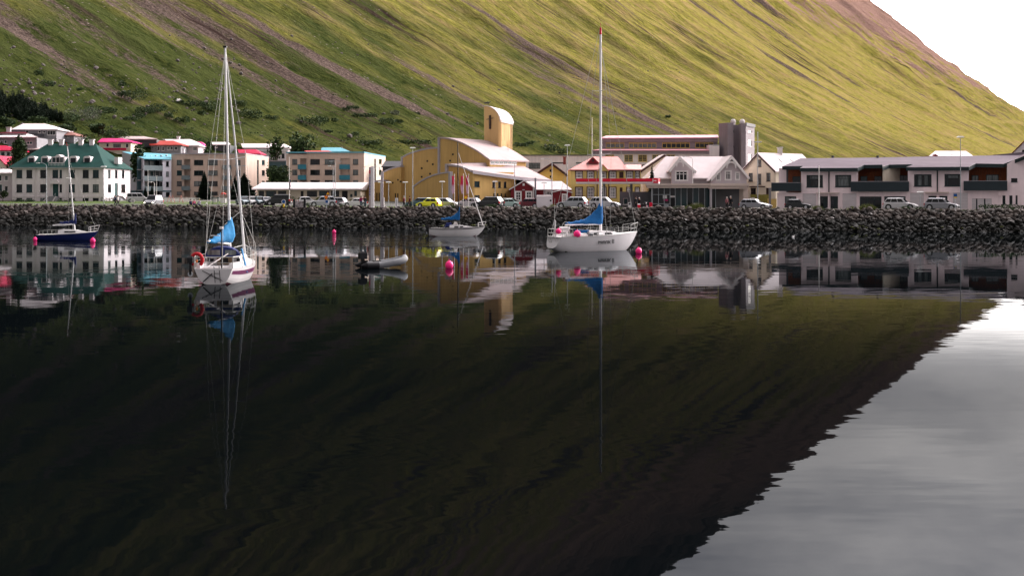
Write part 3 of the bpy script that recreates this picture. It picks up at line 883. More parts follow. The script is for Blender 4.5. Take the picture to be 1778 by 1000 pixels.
    for k in (0, 1):
        x = 89 if k == 0 else 102
        s_ = b.poly(f, [(x, 341.5), (x + 1.6, 341.5), (x - 8 + (k * 4), 352), (x - 11 + (k * 4), 352)], 1.9, 2.3, M['white'], 'stringer', sp)
        r_ = MB().tube(f.px(x, 335.5, 2.1), f.px(x - 10 + 4 * k, 346, 2.1), .04).tube(f.px(x, 335.5, 2.1), f.px(x, 341.5, 2.1), .03).tube(f.px(x - 10 + 4 * k, 346, 2.1), f.px(x - 10 + 4 * k, 351.8, 2.1), .03)
        o = b.mk(r_, 'handrail', M['steel']); o.parent = sp
    sp = b.rect(g, (198.5, 340.2, 206, 352), .003, 1.3, M['grey'], 'steps')
    b.poly(g, [(199, 340.5), (203, 340.5), (217, 352.5), (213, 352.5)], 1.32, 1.6, M['white'], 'stringer', sp)
    b.poly(g, [(207, 340.5), (209, 340.5), (223, 352.5), (221, 352.5)], .2, .45, M['white'], 'stringer', sp)
    o = b.mk(MB().tube(g.px(203, 333.5, 1.4), g.px(219, 346.5, 1.4), .04).tube(g.px(203, 333.5, 1.4), g.px(203, 340, 1.4), .03).tube(g.px(219, 346.5, 1.4), g.px(219, 352, 1.4), .03), 'handrail', M['black']); o.parent = sp
    for px in (62, 88, 117): b.pipe(f, px, 292.5, 349, M['offwhite'])
    b.pipe(g, 225.3, 294, 349, M['steel'])
green_house()

# ================================================================ blue-grey apartment block with balconies
def blue_flats():
    b = Bd('apartment_block', 'pale block of flats with turquoise roof and deep grey-green balconies', 'apartments', 250, 350, 335)
    e = Fac((212, 352), (248.3, 328)); f = Fac((248.3, 328), (297.5, 336))
    b.wall(e, [(212, 331), (248.3, 331), (248.3, 275.2), (212, 263.8)], M['greyblue'])
    b.rect(e, (212, 331, 248.3, 347), -.3, 0, M['tealbase'], 'base_wall')
    floors = [(280.5, 289), (298.2, 306.8), (315.8, 324.8)]
    wins = [(288.3, a, 293.2, c) for a, c in floors] + [(288, 334, 295, 342)]
    b.wall(f, [(282.5, 347), (297.5, 347), (297.5, 276.6), (282.5, 276.4)], M['greyblue'], wins[:3] + [wins[3]])
    for i, r in enumerate(wins): b.win(f, r, 1, 1, 'fdark', 'glass' if i != 1 else 'glasspale')
    b.rect(f, (282.4, 331, 297.6, 333.3), .003, .05, M['tealbase'], 'band')
    # recessed balconies
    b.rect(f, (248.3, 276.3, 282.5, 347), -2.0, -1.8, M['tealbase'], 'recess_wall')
    for i, (a, c) in enumerate(floors + [(333.5, 343)]):
        for r in ((250.5, a - 1, 258, c + 2), (260, a - 1, 267, c + 2), (269.5, a - 1, 276.5, c + 2)):
            b.win(Fac((248.3, 329.7), (297.5, 337.7)), r, 1, 1, 'fwhite' if (i + int(r[0])) % 3 == 0 else 'fdark', 'glasspale' if (i * 3 + int(r[0])) % 4 == 0 else 'glass', rec=0, sill=False)
        b.win(Fac((248.3, 329.7), (297.5, 337.7)), (278.2, a, 282, c), 1, 1, 'fwhite', 'glass', rec=0, sill=False)
    for y0, y1 in ((288.2, 296), (306.3, 314.2), (324, 331.6)):
        o = b.rect(f, (248.3, y0, 282.6, y1), -.05, .06, M['rail'], 'balcony')
        b.rect(f, (248.3, y1 - 1.4, 282.4, y1 - .2), -1.9, -.06, M['grey'], 'floor_slab', o)
    b.solid([(249.6, 330.3), (297.2, 338), (291, 354), (213, 352)], 3, W(0, 276.6, 332).z, M['greyblue'])
    z1, z2 = W(0, 275.6, 328).z, W(0, 264.2, 352).z
    b.hull([W(249.6, 275.3, 327.4), W(297.8, 276.2, 335.4), W(224, 264.2, 352), W(299, 267.8, 356), W(249.6, 276.6, 327.4), W(297.8, 277.5, 335.4), W(212, 263.4, 352.4), W(212, 264.8, 352.4)], M['roof_teal'])
    for k in range(4):
        b.mk(MB().ball(W(262 + k * 9, 272 - k * .6, 340), .3, 6, 4), 'roof_vent', M['steel'])
blue_flats()

# ================================================================ the two beige blocks
def beige_one():
    b = Bd('apartment_block', 'beige four-storey flats with grey-green balconies beside the turquoise-roofed block', 'apartments', 360, 350, 338)
    f = Fac((297.5, 338), (426.4, 338)); g = Fac((426.4, 338), (466.3, 368))
    rows = [(278, 287), (296.3, 305), (314.7, 323.4), (333, 339)]
    wc = [(306.9, 315.8), (336.8, 353), (360.6, 378), (409, 417.6)]
    W_ = [(a, y0, c, y1) for y0, y1 in rows for a, c in wc]
    rec = [(319.8, 276.5, 330.4, 346), (387.5, 276.5, 402.5, 346)]
    b.wall(f, [(297.5, 352), (426.4, 352), (426.4, 268), (332, 268.4), (332, 267.2), (297.5, 267.2)], M['beige'], W_ + rec)
    for i, r in enumerate(W_): b.win(f, r, 2 if r[2] - r[0] > 12 else 1, 1, 'fdark', ['glasspale', 'glass', 'glass'][i % 3])
    h = Fac((297.5, 339.4), (426.4, 339.4))
    for j, (x0, y0, x1, y1) in enumerate(rec):
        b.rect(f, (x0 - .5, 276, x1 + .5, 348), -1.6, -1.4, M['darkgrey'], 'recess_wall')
        for y in (277.6, 296, 314.5, 333):
            m = lerp(x0, x1, .5)
            b.rect(h, (m, y, x1 - 1.5, y + 12), .02, .08, M['dooryellow'] if j == 0 else M['doorgreen'], 'balcony_door')
            b.win(h, (x0 + 1, y, m - .6, y + 10), 1, 1, 'fdark', 'glass', rec=0, sill=False)
        for y in (287, 305, 323.3):
            k = (316.2, 331) if j == 0 else (387.4, 402.6)
            o = b.rect(f, (k[0], y, k[1], y + 7.4), .65, .73, M['rail'], 'balcony')
            b.rect(f, (k[0], y + 6, k[1], y + 7.3), -1.4, .64, M['grey'], 'floor_slab', o)
            b.rect(f, (k[0], y, k[0] + .6, y + 6), .0, .64, M['rail'], 'side_panel', o)
    sws = [(454.7, 278.2, 459.8, 287), (454.7, 296, 459.8, 305), (454.7, 314, 459.8, 322)]
    slot = (446.4, 278, 449.2, 322)
    b.wall(g, [(426.4, 352), (466.3, 352), (466.3, 274.2), (426.4, 268)], M['beige'], sws + [slot])
    for r in sws: b.win(g, r, 1, 1, 'fdark', 'glass')
    b.win(g, slot, 1, 5, 'fdark', 'glassteal')
    b.solid([(297.5, 339.2), (426.4, 338), (466.3, 368), (340, 372)], 3, W(0, 268.6, 338).z, M['beige'])
    z = W(0, 268, 338).z
    b.hull([Vector((*W(297.2, 0, 337.7).xy, z)), Vector((*W(426.8, 0, 337.7).xy, z)), Vector((*W(466.6, 0, 368.3).xy, z)), Vector((*W(340, 0, 372).xy, z)),
            Vector((*W(297.2, 0, 337.7).xy, z + .25)), Vector((*W(426.8, 0, 337.7).xy, z + .25)), Vector((*W(466.6, 0, 368.3).xy, z + .25)), Vector((*W(340, 0, 372).xy, z + .25))], M['trimgrey'])
    b.chimney(316, 259.5, 320, 267, 345, M['white'])
    b.pipe(f, 384.5, 269, 346, M['beige'])
beige_one()
def beige_two():
    b = Bd('apartment_block', 'beige four-storey flats with bright turquoise balconies behind the low pavilion', 'apartments', 565, 350, 338)
    f = Fac((497, 338), (632, 338)); g = Fac((632, 338), (669.3, 372))
    rows = [(276.5, 286), (295, 304), (313, 322), (331, 340)]
    wc = [(507.3, 516.2), (538.7, 555.4), (563.8, 581), (612.7, 622)]
    W_ = [(a, y0, c, y1) for y0, y1 in rows for a, c in wc]
    rec = [(521, 275.5, 532.2, 346), (591, 275, 608, 346)]
    b.wall(f, [(497, 352), (632, 352), (632, 265.8), (532.5, 266), (532.5, 268.3), (497, 268.3)], M['beige'], W_ + rec)
    for i, r in enumerate(W_): b.win(f, r, 2 if r[2] - r[0] > 12 else 1, 1, 'fdark', ['glass', 'glass', 'glasspale', 'glasspale', 'glass'][i % 5])
    h = Fac((497, 339.4), (632, 339.4))
    for j, (x0, y0, x1, y1) in enumerate(rec):
        b.rect(f, (x0 - .5, 275, x1 + .5, 348), -1.6, -1.4, M['beige'], 'recess_wall')
        for y in (276.2, 294.6, 313, 331):
            b.rect(h, (x0 + 3, y, x0 + 7.4, y + 12), .02, .08, M['dooryellow'], 'balcony_door')
            b.win(h, (x0 + 8, y, x1 - .6, y + 10), 1, 1, 'fdark', 'glass' if j == 0 else 'glasspale', rec=0, sill=False)
        for y in (286, 304.4, 322.5):
            k = (517.8, 532.3) if j == 0 else (589.7, 608)
            o = b.rect(f, (k[0], y, k[1], y + 8.2), .65, .73, M['tealrail'], 'balcony')
            b.rect(f, (k[0], y + 6.8, k[1], y + 8.1), -1.4, .64, M['grey'], 'floor_slab', o)
            b.rect(f, (k[0], y, k[0] + .6, y + 6.8), .0, .64, M['tealrail'], 'side_panel', o)
    sws = [(658, 276.6, 662.8, 285), (658, 295, 662.8, 304), (658, 313, 662.8, 321)]
    slot = (649.8, 276, 652.6, 315)
    b.wall(g, [(632, 352), (669.3, 352), (669.3, 272.6), (632, 265.8)], M['beige'], sws + [slot])
    for r in sws: b.win(g, r, 1, 1, 'fdark', 'glass')
    b.win(g, slot, 1, 5, 'fdark', 'glassteal')
    b.solid([(497, 339.2), (632, 338), (669.3, 372), (532, 376)], 3, W(0, 266.6, 338).z, M['beige'])
    z = W(0, 266, 338).z
    b.hull([Vector((*W(x, 0, d).xy, z + k)) for k in (0, .3) for x, d in ((496.6, 337.6), (632.3, 337.6), (669.8, 372.4), (532, 376))], M['roof_teal'])
    b.pipe(f, 535, 268, 346, M['beige'])
beige_two()

def pavilion():
    b = Bd('pavilion', 'long low cream pavilion with pale sheet roof and wide dark windows', 'pavilion', 530, 348, 290)
    f = Fac((447, 290), (626, 290))
    ws = [(449.4, 331.6, 458.6, 341.5), (462, 331.8, 480, 342), (483, 331.8, 497.4, 342), (533, 331.6, 550.4, 342), (554, 331.6, 572, 342), (574.6, 331.6, 589, 342), (607.8, 337, 612, 342.4), (615, 331.6, 619.8, 341)]
    ds = [(522, 332, 527, 345), (594, 331.6, 603.6, 346)]
    b.wall(f, [(447, 354), (626, 354), (626, 330), (447, 330)], M['cream'], ws + ds)
    for i, r in enumerate(ws): b.win(f, r, 2 if r[2] - r[0] > 12 else 1, 1, 'fdark', ['glass', 'glassteal', 'glass'][i % 3], sill=False)
    for r in ds: b.rect(f, r, -.16, -.10, M['black'], 'door')
    b.back(f, [(447, 354), (626, 354), (626, 330.2), (447, 330.2)], 15, M['cream'])
    e, rz = W(0, 329.8, 289).z, W(0, 317, 297).z
    x0, x1 = W(437, 0, 289).x, W(628, 0, 289).x
    b.hull([Vector((x0, 288.8, e)), Vector((x1, 288.8, e)), Vector((x0, 306, e)), Vector((x1, 306, e)), Vector((x0, 288.8, e + .25)), Vector((x1, 288.8, e + .25)), Vector((x0, 306, e + .25)), Vector((x1, 306, e + .25)),
            Vector((W(455, 0, 297).x, 297, rz)), Vector((W(640, 0, 297).x, 297, rz))], M['roof_white'])
    for px in (460.3, 481.5, 499): b.rect(f, (px - .9, 330, px + .9, 349), .25, .55, M['cream'], 'post')
pavilion()

# ================================================================ church
def church():
    b = Bd('church', 'ochre yellow church with curved wall slabs, vaulted pale roof and cross on its tower', 'church', 780, 356, 262)
    def slab(A, B, top, base=362, depth=6, left=True, right=False):
        f = Fac(A, B)
        out = [(A[0], base), (B[0], base)] + list(reversed(top))
        b.wall(f, out, M['yellow'])
        b.back(f, out, depth, M['yellow'])
        mb = MB()
        for p, q in zip(top[:-1], top[1:]):
            mb.prism([f.px(p[0], p[1], .12), f.px(q[0], q[1], .12), f.px(q[0], q[1] - 2.6, .12), f.px(p[0], p[1] - 2.6, .12)], Vector((f.n.x, f.n.y, 0)) * -(depth + .12))
        b.mk(mb, 'coping', M['trimgrey'])
        if left: b.rect(f, (A[0] - 2.6, top[0][1] - 2.4, A[0], base), -depth, .13, M['trimgrey'], 'pier')
        if right: b.rect(f, (B[0], top[-1][1] - 2.4, B[0] + 3, base), -depth, .13, M['trimgrey'], 'pier')
        return f
    f1 = slab((621, 302), (663, 297), [(621, 330), (632, 323), (644, 318.5), (655, 316), (663, 315)])
    for x in (654.5, 658.6): b.rect(f1, (x - .9, 335, x + .9, 350), -.1, .02, M['black'], 'slot_window')
    f2 = slab((666.5, 300), (696, 295), [(666.5, 300), (674, 296.5), (682, 293.5), (690, 291.4), (696, 290.4)])
    for x in (686.5, 690.8): b.rect(f2, (x - .9, 336, x + .9, 351), -.1, .02, M['black'], 'slot_window')
    for x, y in ((682, 317.6), (691, 312.6), (695.4, 315.6)): b.rect(f2, (x - 1.2, y - 1.4, x + 1.2, y + 1.4), -.1, .02, M['black'], 'niche')
    f3 = slab((699.5, 296), (762.5, 284), [(699.5, 274.5), (706, 270.5), (712, 268), (722, 264.6), (732, 261.8), (742, 259.8), (752, 258.6), (762.5, 258)], depth=8)
    for x, y in ((742, 280), (751.5, 285.6), (732.2, 292.5), (746.8, 302), (732.2, 307.4)): b.rect(f3, (x - 1.5, y - 1.6, x + 1.5, y + 1.6), -.1, .02, M['black'], 'niche')
    # nave
    A, B = (764.5, 280), (849, 262)
    f4 = Fac(A, B)
    top = [(764.5, 241), (772, 241.3), (780, 242.3), (788, 244.2), (796, 246.9), (804, 250), (812, 253.8), (820, 258), (828, 262.6), (836, 267.8), (843, 273), (849, 277.4)]
    out = [(764.5, 300), (849, 300)] + list(reversed(top))
    out2 = [(764.5, 360), (849, 360)] + list(reversed(top))
    b.wall(f4, out2, M['yellow'])
    for x, y in ((786.4, 268.4), (781.6, 279.4)): b.rect(f4, (x - 1.5, y - 1.6, x + 1.5, y + 1.6), -.1, .02, M['black'], 'niche')
    ext = Vector((7.2, 12.0, 0))
    P = [f4.px(x, y) for x, y in top]
    base_z = 3.0
    body = MB().prism([Vector((P[0].x, P[0].y, base_z)) + ext.normalized() * .3, Vector((P[-1].x, P[-1].y, base_z)) + ext.normalized() * .3] + [p + ext.normalized() * .3 for p in reversed(P)], ext * .97)
    b.mk(body, 'wall', M['yellow'])
    rf = MB(); up = Vector((0, 0, .28))
    Q = [p - Vector((.15, .25, 0)) for p in P]; Q.append(P[-1] + (P[-1] - P[-2]).normalized() * .7 - Vector((.15, .25, 0)))
    for p, q in zip(Q[:-1], Q[1:]):
        rf.prism([p + up * .1, q + up * .1, q + up, p + up], ext * 1.06)
    b.mk(rf, 'roof', M['roof_pinkwhite'])
    mb = MB()
    for p, q in zip(top[:-1], top[1:]):
        mb.prism([f4.px(p[0], p[1], .22), f4.px(q[0], q[1], .22), f4.px(q[0], q[1] - 2.2, .22), f4.px(p[0], p[1] - 2.2, .22)], Vector((f4.n.x, f4.n.y, 0)) * -.5)
    b.mk(mb, 'coping', M['trimgrey'])
    b.rect(f4, (761.6, 238.6, 764.5, 360), -.5, .24, M['trimgrey'], 'pier')
    # clerestory strip
    e0 = P[-1]; e1 = e0 + ext
    fc = Fac((889 + e0.x / e0.y * F, e0.y - .05), (889 + e1.x / e1.y * F, e1.y - .05))
    b.rect(fc, (850, 278.6, 896, 286), 0.0, .12, M['fwhite'], 'clerestory')
    for i in range(6):
        b.win(fc, (851.5 + i * 7.4, 280.2, 858 + i * 7.4, 284.6), 1, 1, 'fwhite', 'glassteal', rec=-.16, sill=False)
    # lower hall with sweeping roof
    C, D, E = (779, 264), (821, 250), (896, 258)
    fa, fb = Fac(C, D), Fac(D, E)
    b.wall(fa, [(779, 362), (821, 362), (821, 297.4), (812, 293.5), (800, 290), (790, 288.4), (779, 288)], M['yellow'])
    hw = [(818.2 + 3.5, 315, 833, 325), (855, 315.4, 860, 326), (865, 315.6, 869.6, 326.2), (874.6, 315.8, 879.4, 326.4)]
    sm = [(x - 1.3, 336, x + 1.3, 341.6) for x in (857.8, 864, 870.6, 877.4)]
    b.wall(fb, [(821, 362), (896, 362), (896, 308), (821, 297.4)], M['yellow'], hw + sm + [(824, 339.2, 833, 344.2)])
    for r in hw: b.win(fb, r, 1, 2 if r[2] - r[0] > 8 else 1, 'fdark', 'glass')
    for r in sm: b.win(fb, r, 1, 1, 'fdark', 'glass', fw=.05)
    b.win(fb, (824, 339.2, 833, 344.2), 1, 1, 'fdark', 'glass')
    b.solid([(779.6, 264.4), (821, 250.4), (895, 258.4), (893, 274), (786, 276)], 3, W(0, 299, 255).z, M['yellow'])
    cop = MB()
    tp = [(776, 284.8), (785, 285.2), (795, 286.6), (805, 289.2), (814, 292.6), (821, 296.4)]
    for p, q in zip(tp[:-1], tp[1:]):
        cop.prism([fa.px(p[0], p[1] + 2.8, .35), fa.px(q[0], q[1] + 2.8, .35), fa.px(q[0], q[1], .35), fa.px(p[0], p[1], .35)], Vector((fa.n.x, fa.n.y, 0)) * -.7)
    b.mk(cop, 'coping', M['trimgrey'])
    b.rect(fa, (775.6, 285, 779, 300), -2.5, .36, M['trimgrey'], 'pier')
    # roof sheet of the hall as a thick plate
    rp = [W(777, 285.2, 264.6), W(800, 287.6, 256.6), W(821, 296.2, 249.4), W(860, 302, 253.2), W(900, 307.4, 256.8), W(958, 313.2, 262.5), W(914, 291.2, 272), W(902, 285.5, 274.5), W(850, 282.4, 264), W(812, 282.4, 271)]
    mb = MB(); n = len(rp)
    mb.prism(rp, (0, 0, -.42))
    b.mk(mb, 'roof', M['roof_pinkwhite'])
    mb = MB()
    for p, q in ((rp[2], rp[3]), (rp[3], rp[4]), (rp[4], rp[5])):
        v = Vector((0, -.12, 0))
        mb.prism([p + v + Vector((0, 0, -.55)), q + v + Vector((0, 0, -.55)), q + v + Vector((0, 0, .04)), p + v + Vector((0, 0, .04))], (0, .1, 0))
    b.mk(mb, 'fascia', M['trimgrey'])
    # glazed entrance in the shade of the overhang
    ff = Fac((896, 259), (925, 262))
    for i in range(4):
        b.win(ff, (897 + i * 6.4, 311, 903 + i * 6.4, 352), 1, 3, 'steel' if False else 'fdark', 'glass', rec=0, sill=False)
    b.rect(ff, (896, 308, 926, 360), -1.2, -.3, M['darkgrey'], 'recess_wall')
    b.mk(MB().tube(W(893.5, 362, 258), W(893.5, 309, 258), .17, n=8), 'column', M['trimgrey'])
    # front apse slab
    f5 = slab((719, 270), (779.5, 252), [(719, 325), (726, 319.6), (732, 315.6), (742, 310.2), (754, 305.4), (766, 302.4), (779.5, 300.6)], depth=.4, right=True)
    # tower
    a, c, e = (840.6, 291), (868, 279), (890, 290)
    ft, fr_ = Fac(a, c), Fac(c, e)
    prof = [(840.6, 185), (845, 185), (850, 186.2), (855, 188.6), (859.5, 192), (863.5, 197), (866.2, 202.5), (868, 209.8)]
    b.wall(ft, [(840.6, 300), (868, 300)] + list(reversed(prof)), M['tower'])
    fz = ft.sz(868, 209.8)[1]
    y2 = HY - (fz - H) * F / 290
    slots = [(x - .75, 216, x + .75, 244) for x in (873.6, 877.2, 880.8, 884.4)]
    b.wall(fr_, [(868, 300), (890, 300), (890, y2), (868, 209.8)], M['tower'], slots)
    mb = MB()
    for r in slots:
        (k0, z0), (k1, z1) = fr_.sz(r[0], r[3]), fr_.sz(r[2], r[1])
        mb.prism([fr_.P(k0, z0, -.24), fr_.P(k1, z0, -.24), fr_.P(k1, z1, -.24), fr_.P(k0, z1, -.24)], Vector((fr_.n.x, fr_.n.y, 0)) * -.05)
    b.mk(mb, 'louvre', M['darkgrey'])
    pc, pe = W(868, 0, 279), W(890, 0, 290); ev = Vector((pe.x - pc.x, pe.y - pc.y, 0))
    T = [ft.px(x, y) for x, y in prof]; inn = ev.normalized() * .3
    body = [Vector((T[0].x, T[0].y, 3)) + inn, Vector((T[-1].x, T[-1].y, 3)) + inn] + [t + inn for t in reversed(T)]
    b.mk(MB().prism(body, ev - inn * 1.02), 'tower_wall', M['tower'])
    rf = MB(); evr = ev + ev.normalized() * .25
    for i in range(len(T) - 1):
        p, q = T[i], T[i + 1]; nrm = (q - p).normalized().cross(ev.normalized()); nrm = nrm if nrm.z > 0 or i > 5 else -nrm
        if nrm.z < 0: nrm = -nrm
        o = -ev.normalized() * .12
        rf.prism([p + o + nrm * .05, q + o + nrm * .05, q + o + nrm * .32, p + o + nrm * .32], evr)
    rf.prism([T[-1] + Vector((0, 0, .3)) - ev.normalized() * .12, T[-1] - Vector((0, 0, .25)) - ev.normalized() * .12 , T[-1] - Vector((0, 0, .25)) - ev.normalized() * .12 + Vector((fr_.n.x, fr_.n.y, 0)) * .12, T[-1] + Vector((0, 0, .3)) - ev.normalized() * .12 + Vector((fr_.n.x, fr_.n.y, 0)) * .12], evr)
    b.mk(rf, 'tower_roof', M['roof_white'])
    cr_ = b.rect(ft, (850.8, 200.4, 853.3, 224.6), .1, .25, M['iron'], 'cross')
    b.rect(ft, (846.4, 205.0, 857.6, 208.2), .1, .27, M['iron'], 'cross_arm', cr_)
    b.rect(Fac((860, 277), (900, 280)), (869, 259.4, 883, 262), -3, .2, M['white'], 'ledge')
church()

# ================================================================ school with stair tower
def school():
    b = Bd('school', 'long purple-grey upper storey with yellow-framed windows over white walls and pink edges', 'school', 1120, 350, 345)
    f = Fac((1046, 345), (1247, 345))
    bands = [(1052, 247.7, 1084, 257.6), (1092, 247.7, 1139.7, 257.6), (1149.6, 247.5, 1197.8, 257.4), (1207, 247.3, 1238.7, 257)]
    lw = [(1084, 269, 1099, 281), (1108, 269, 1123.5, 281), (1132.5, 269, 1148, 281), (1157, 269, 1172, 281)]
    b.wall(f, [(1046, 260), (1246, 260), (1246, 240.5), (1046, 240.5)], M['purplegrey'], bands)
    for i, r in enumerate(bands):
        n = max(3, round((r[2] - r[0]) / 8)); b.win(f, r, n, 1, 'fyellow', 'glass', fw=.13, ys=[.78])
    b.rect(f, (1046, 240.6, 1246, 246.6), .25, .55, M['purplegrey'], 'fascia')
    b.hull([W(x, y, d) for x, y, d in ((1044, 239.6, 343.8), (1248, 238.6, 343.8), (1044, 241.2, 343.8), (1248, 240, 343.8), (1052, 236, 352), (1246, 234.6, 352), (1060, 241, 356), (1240, 241, 356))], M['pinkedge'])
    b.back(f, [(1046, 352), (1246, 352), (1246, 241), (1046, 241)], 12, M['purplegrey'])
    # lower edge and ground block set forward
    g = Fac((895, 340), (1260, 340))
    b.rect(g, (1030, 262, 1231, 267.6), -4.6, .55, M['purplegrey'], 'fascia')
    b.hull([W(x, y, d) for x, y, d in ((1029, 260.6, 339), (1231.4, 260.6, 339), (1029, 262, 339), (1231.4, 262, 339), (1046, 258.8, 344.4), (1231.4, 258.8, 344.4), (1046, 261, 344.4), (1231.4, 261, 344.4))], M['pinkedge'])
    b.wall(g, [(1030, 352), (1232, 352), (1232, 267.6), (1030, 267.6)], M['white'], lw + [(1051, 269, 1066, 271.4)])
    for r in lw: b.win(g, r, 2, 4, 'fyellow', 'glass', fw=.13)
    b.win(g, (1051, 269, 1066, 271.4), 2, 1, 'fyellow', 'glass', fw=.1)
    b.rect(g, (1231, 252, 1248.6, 352), -5, .4, M['white'], 'stair_block')
    b.rect(g, (1237, 252.5, 1248, 254), .42, .5, M['steel'], 'vent')
    # sign lettering
    for ch, px in (("'", 1110.8), ('E', 1113.6), ('R', 1119.4)):
        o = text_mesh('letter', ch, 1.62, M['black'], .05, .035)
        p = g.px(px, 294, .08) - b.o
        o.parent = b.r; o.location = p; o.rotation_euler = (R(90), 0, 0)
school()
def hall():
    b = Bd('industrial_hall', 'long low white hall with a thin dark roof edge behind the church and yellow gable', 'hall', 960, 352, 335)
    g = Fac((895, 335), (1034, 335))
    ws = [(918, 283, 938, 293)]; sl = [(959, 282.2, 978, 284.6), (1000, 282.2, 1018, 284.6)]
    b.wall(g, [(895, 352), (1034, 352), (1034, 270.6), (895, 270.6)], M['white'], ws + sl)
    b.win(g, ws[0], 4, 2, 'fdark', 'glasspale')
    for r in sl: b.win(g, r, 4, 1, 'fdark', 'glass', fw=.05, sill=False)
    b.back(g, [(895, 352), (1034, 352), (1034, 270.8), (895, 270.8)], 18, M['white'])
    b.rect(g, (894, 269, 1035, 270.6), -18, .25, M['darkgrey'], 'roof')
hall()
def stair_tower():
    b = Bd('tower_block', 'tall purple-grey windowless-looking tower with two pale roof domes', 'tower', 1280, 350, 338)
    fs = [(Fac((1248, 344), (1263.5, 338)), [(1248, 350), (1263.5, 350), (1263.5, 213.4), (1248, 214.8)]),
          (Fac((1263.5, 341), (1287, 341)), [(1263.5, 350), (1287, 350), (1287, 217), (1263.5, 217)]),
          (Fac((1287, 336.5), (1295, 336.5)), [(1287, 350), (1295, 350), (1295, 214.6), (1287, 214.6)]),
          (Fac((1295, 340), (1310, 348)), [(1295, 350), (1310, 350), (1310, 219), (1295, 216.8)])]
    f = fs[0]; b.wall(f[0], f[1], M['purplegrey'], th=1.5)
    f = fs[1]; hs = [(1264.5, 226.6, 1274.5, 230.4), (1264.5, 252.8, 1274.5, 256.4)]
    b.wall(f[0], f[1], M['purplegrey'], hs)
    for r in hs: b.win(f[0], r, 1, 1, 'fdark', 'glass')
    f = fs[2]; b.wall(f[0], f[1], M['purplegrey'], th=4)
    f = fs[3]; hs = [(1299, 227, 1305.4, 231), (1299, 243.6, 1305.4, 254), (1299, 268, 1305.4, 282)]
    b.wall(f[0], f[1], M['purplegrey'], hs)
    for r in hs: b.win(f[0], r, 1, 2 if r[3] - r[1] > 6 else 1, 'fwhite', 'glasspale')
    b.solid([(1249, 344.5), (1263, 341.4), (1295, 341.4), (1309, 348.4), (1306, 358), (1252, 358)], 3, W(0, 217.6, 341).z, M['purplegrey'])
    b.rect(fs[3][0], (1294.8, 216.4, 1310.4, 218.8), .0, .2, M['darkgrey'], 'parapet')
    for px in (1273, 1288.8):
        mb = MB().ball(W(px, 211.6, 344), .68, 10, 8).tube(W(px, 219, 344), W(px, 213, 344), .5, n=8)
        o = b.mk(mb, 'vent_cowl', M['offwhite'])
stair_tower()
def white_gable_back():
    b = Bd('gabled_house', 'cream gabled house with dark verge boards behind the grey villa', 'house', 1150, 350, 290)
    f = Fac((1108, 290), (1198, 290))
    out = [(1108, 352), (1198, 352), (1198, 300), (1153, 269.6), (1108, 300)]
    b.wall(f, out, M['cream'], [(1150, 277, 1155, 281)]); b.win(f, (1150, 277, 1155, 281), 1, 1, 'fbrown', 'glass')
    b.back(f, out, 10, M['cream'])
    b.gable(f, (1108, 300), (1198, 300), (1153, 269.6), 10, M['roof_white'], over=.5)
    mb = MB()
    for e in ((1107, 301.6), (1199, 301.6)):
        p, q = f.px(*e, .55), f.px(1153, 270.4, .55)
        mb.prism([p - Vector((0, 0, .28)), q - Vector((0, 0, .28)), q + Vector((0, 0, .2)), p + Vector((0, 0, .2))], (0, -.08, 0))
    b.mk(mb, 'verge_board', M['fbrown'])
white_gable_back()
# ================================================================ yellow gable house, red cottage, yellow two-storey house
def yellow_gable():
    b = Bd('gabled_house', 'yellow gabled house with weathered plum roof and brick chimney', 'house', 960, 356, 290)
    f = Fac((935, 290), (983.5, 290)); g = Fac((983.5, 290), (993, 318))
    out = [(935, 360), (983.5, 360), (983.5, 303.6), (958, 284.6), (935, 299.5)]
    hs = [(954, 294.2, 957.6, 299), (954.4, 305, 957, 309)]
    b.wall(f, out, M['yellow2'], hs)
    for r in hs: b.win(f, r, 1, 1, 'fbrown', 'glass', sill=False)
    b.back(f, out, 16, M['yellow2'])
    b.gable(f, (935, 299.5), (983.5, 303.6), (958, 284.6), 16, M['roof_plum'], over=.55)
    mb = MB()
    for e in ((933.6, 300.8), (985.6, 305.4)):
        p, q = f.px(*e, .6), f.px(958, 285, .6)
        mb.prism([p - Vector((0, 0, .3)), q - Vector((0, 0, .3)), q + Vector((0, 0, .2)), p + Vector((0, 0, .2))], (0, -.08, 0))
    b.mk(mb, 'verge_board', M['fbrown'])
    b.chimney(978, 273.4, 982.6, 286, 300, M['brick'])
yellow_gable()

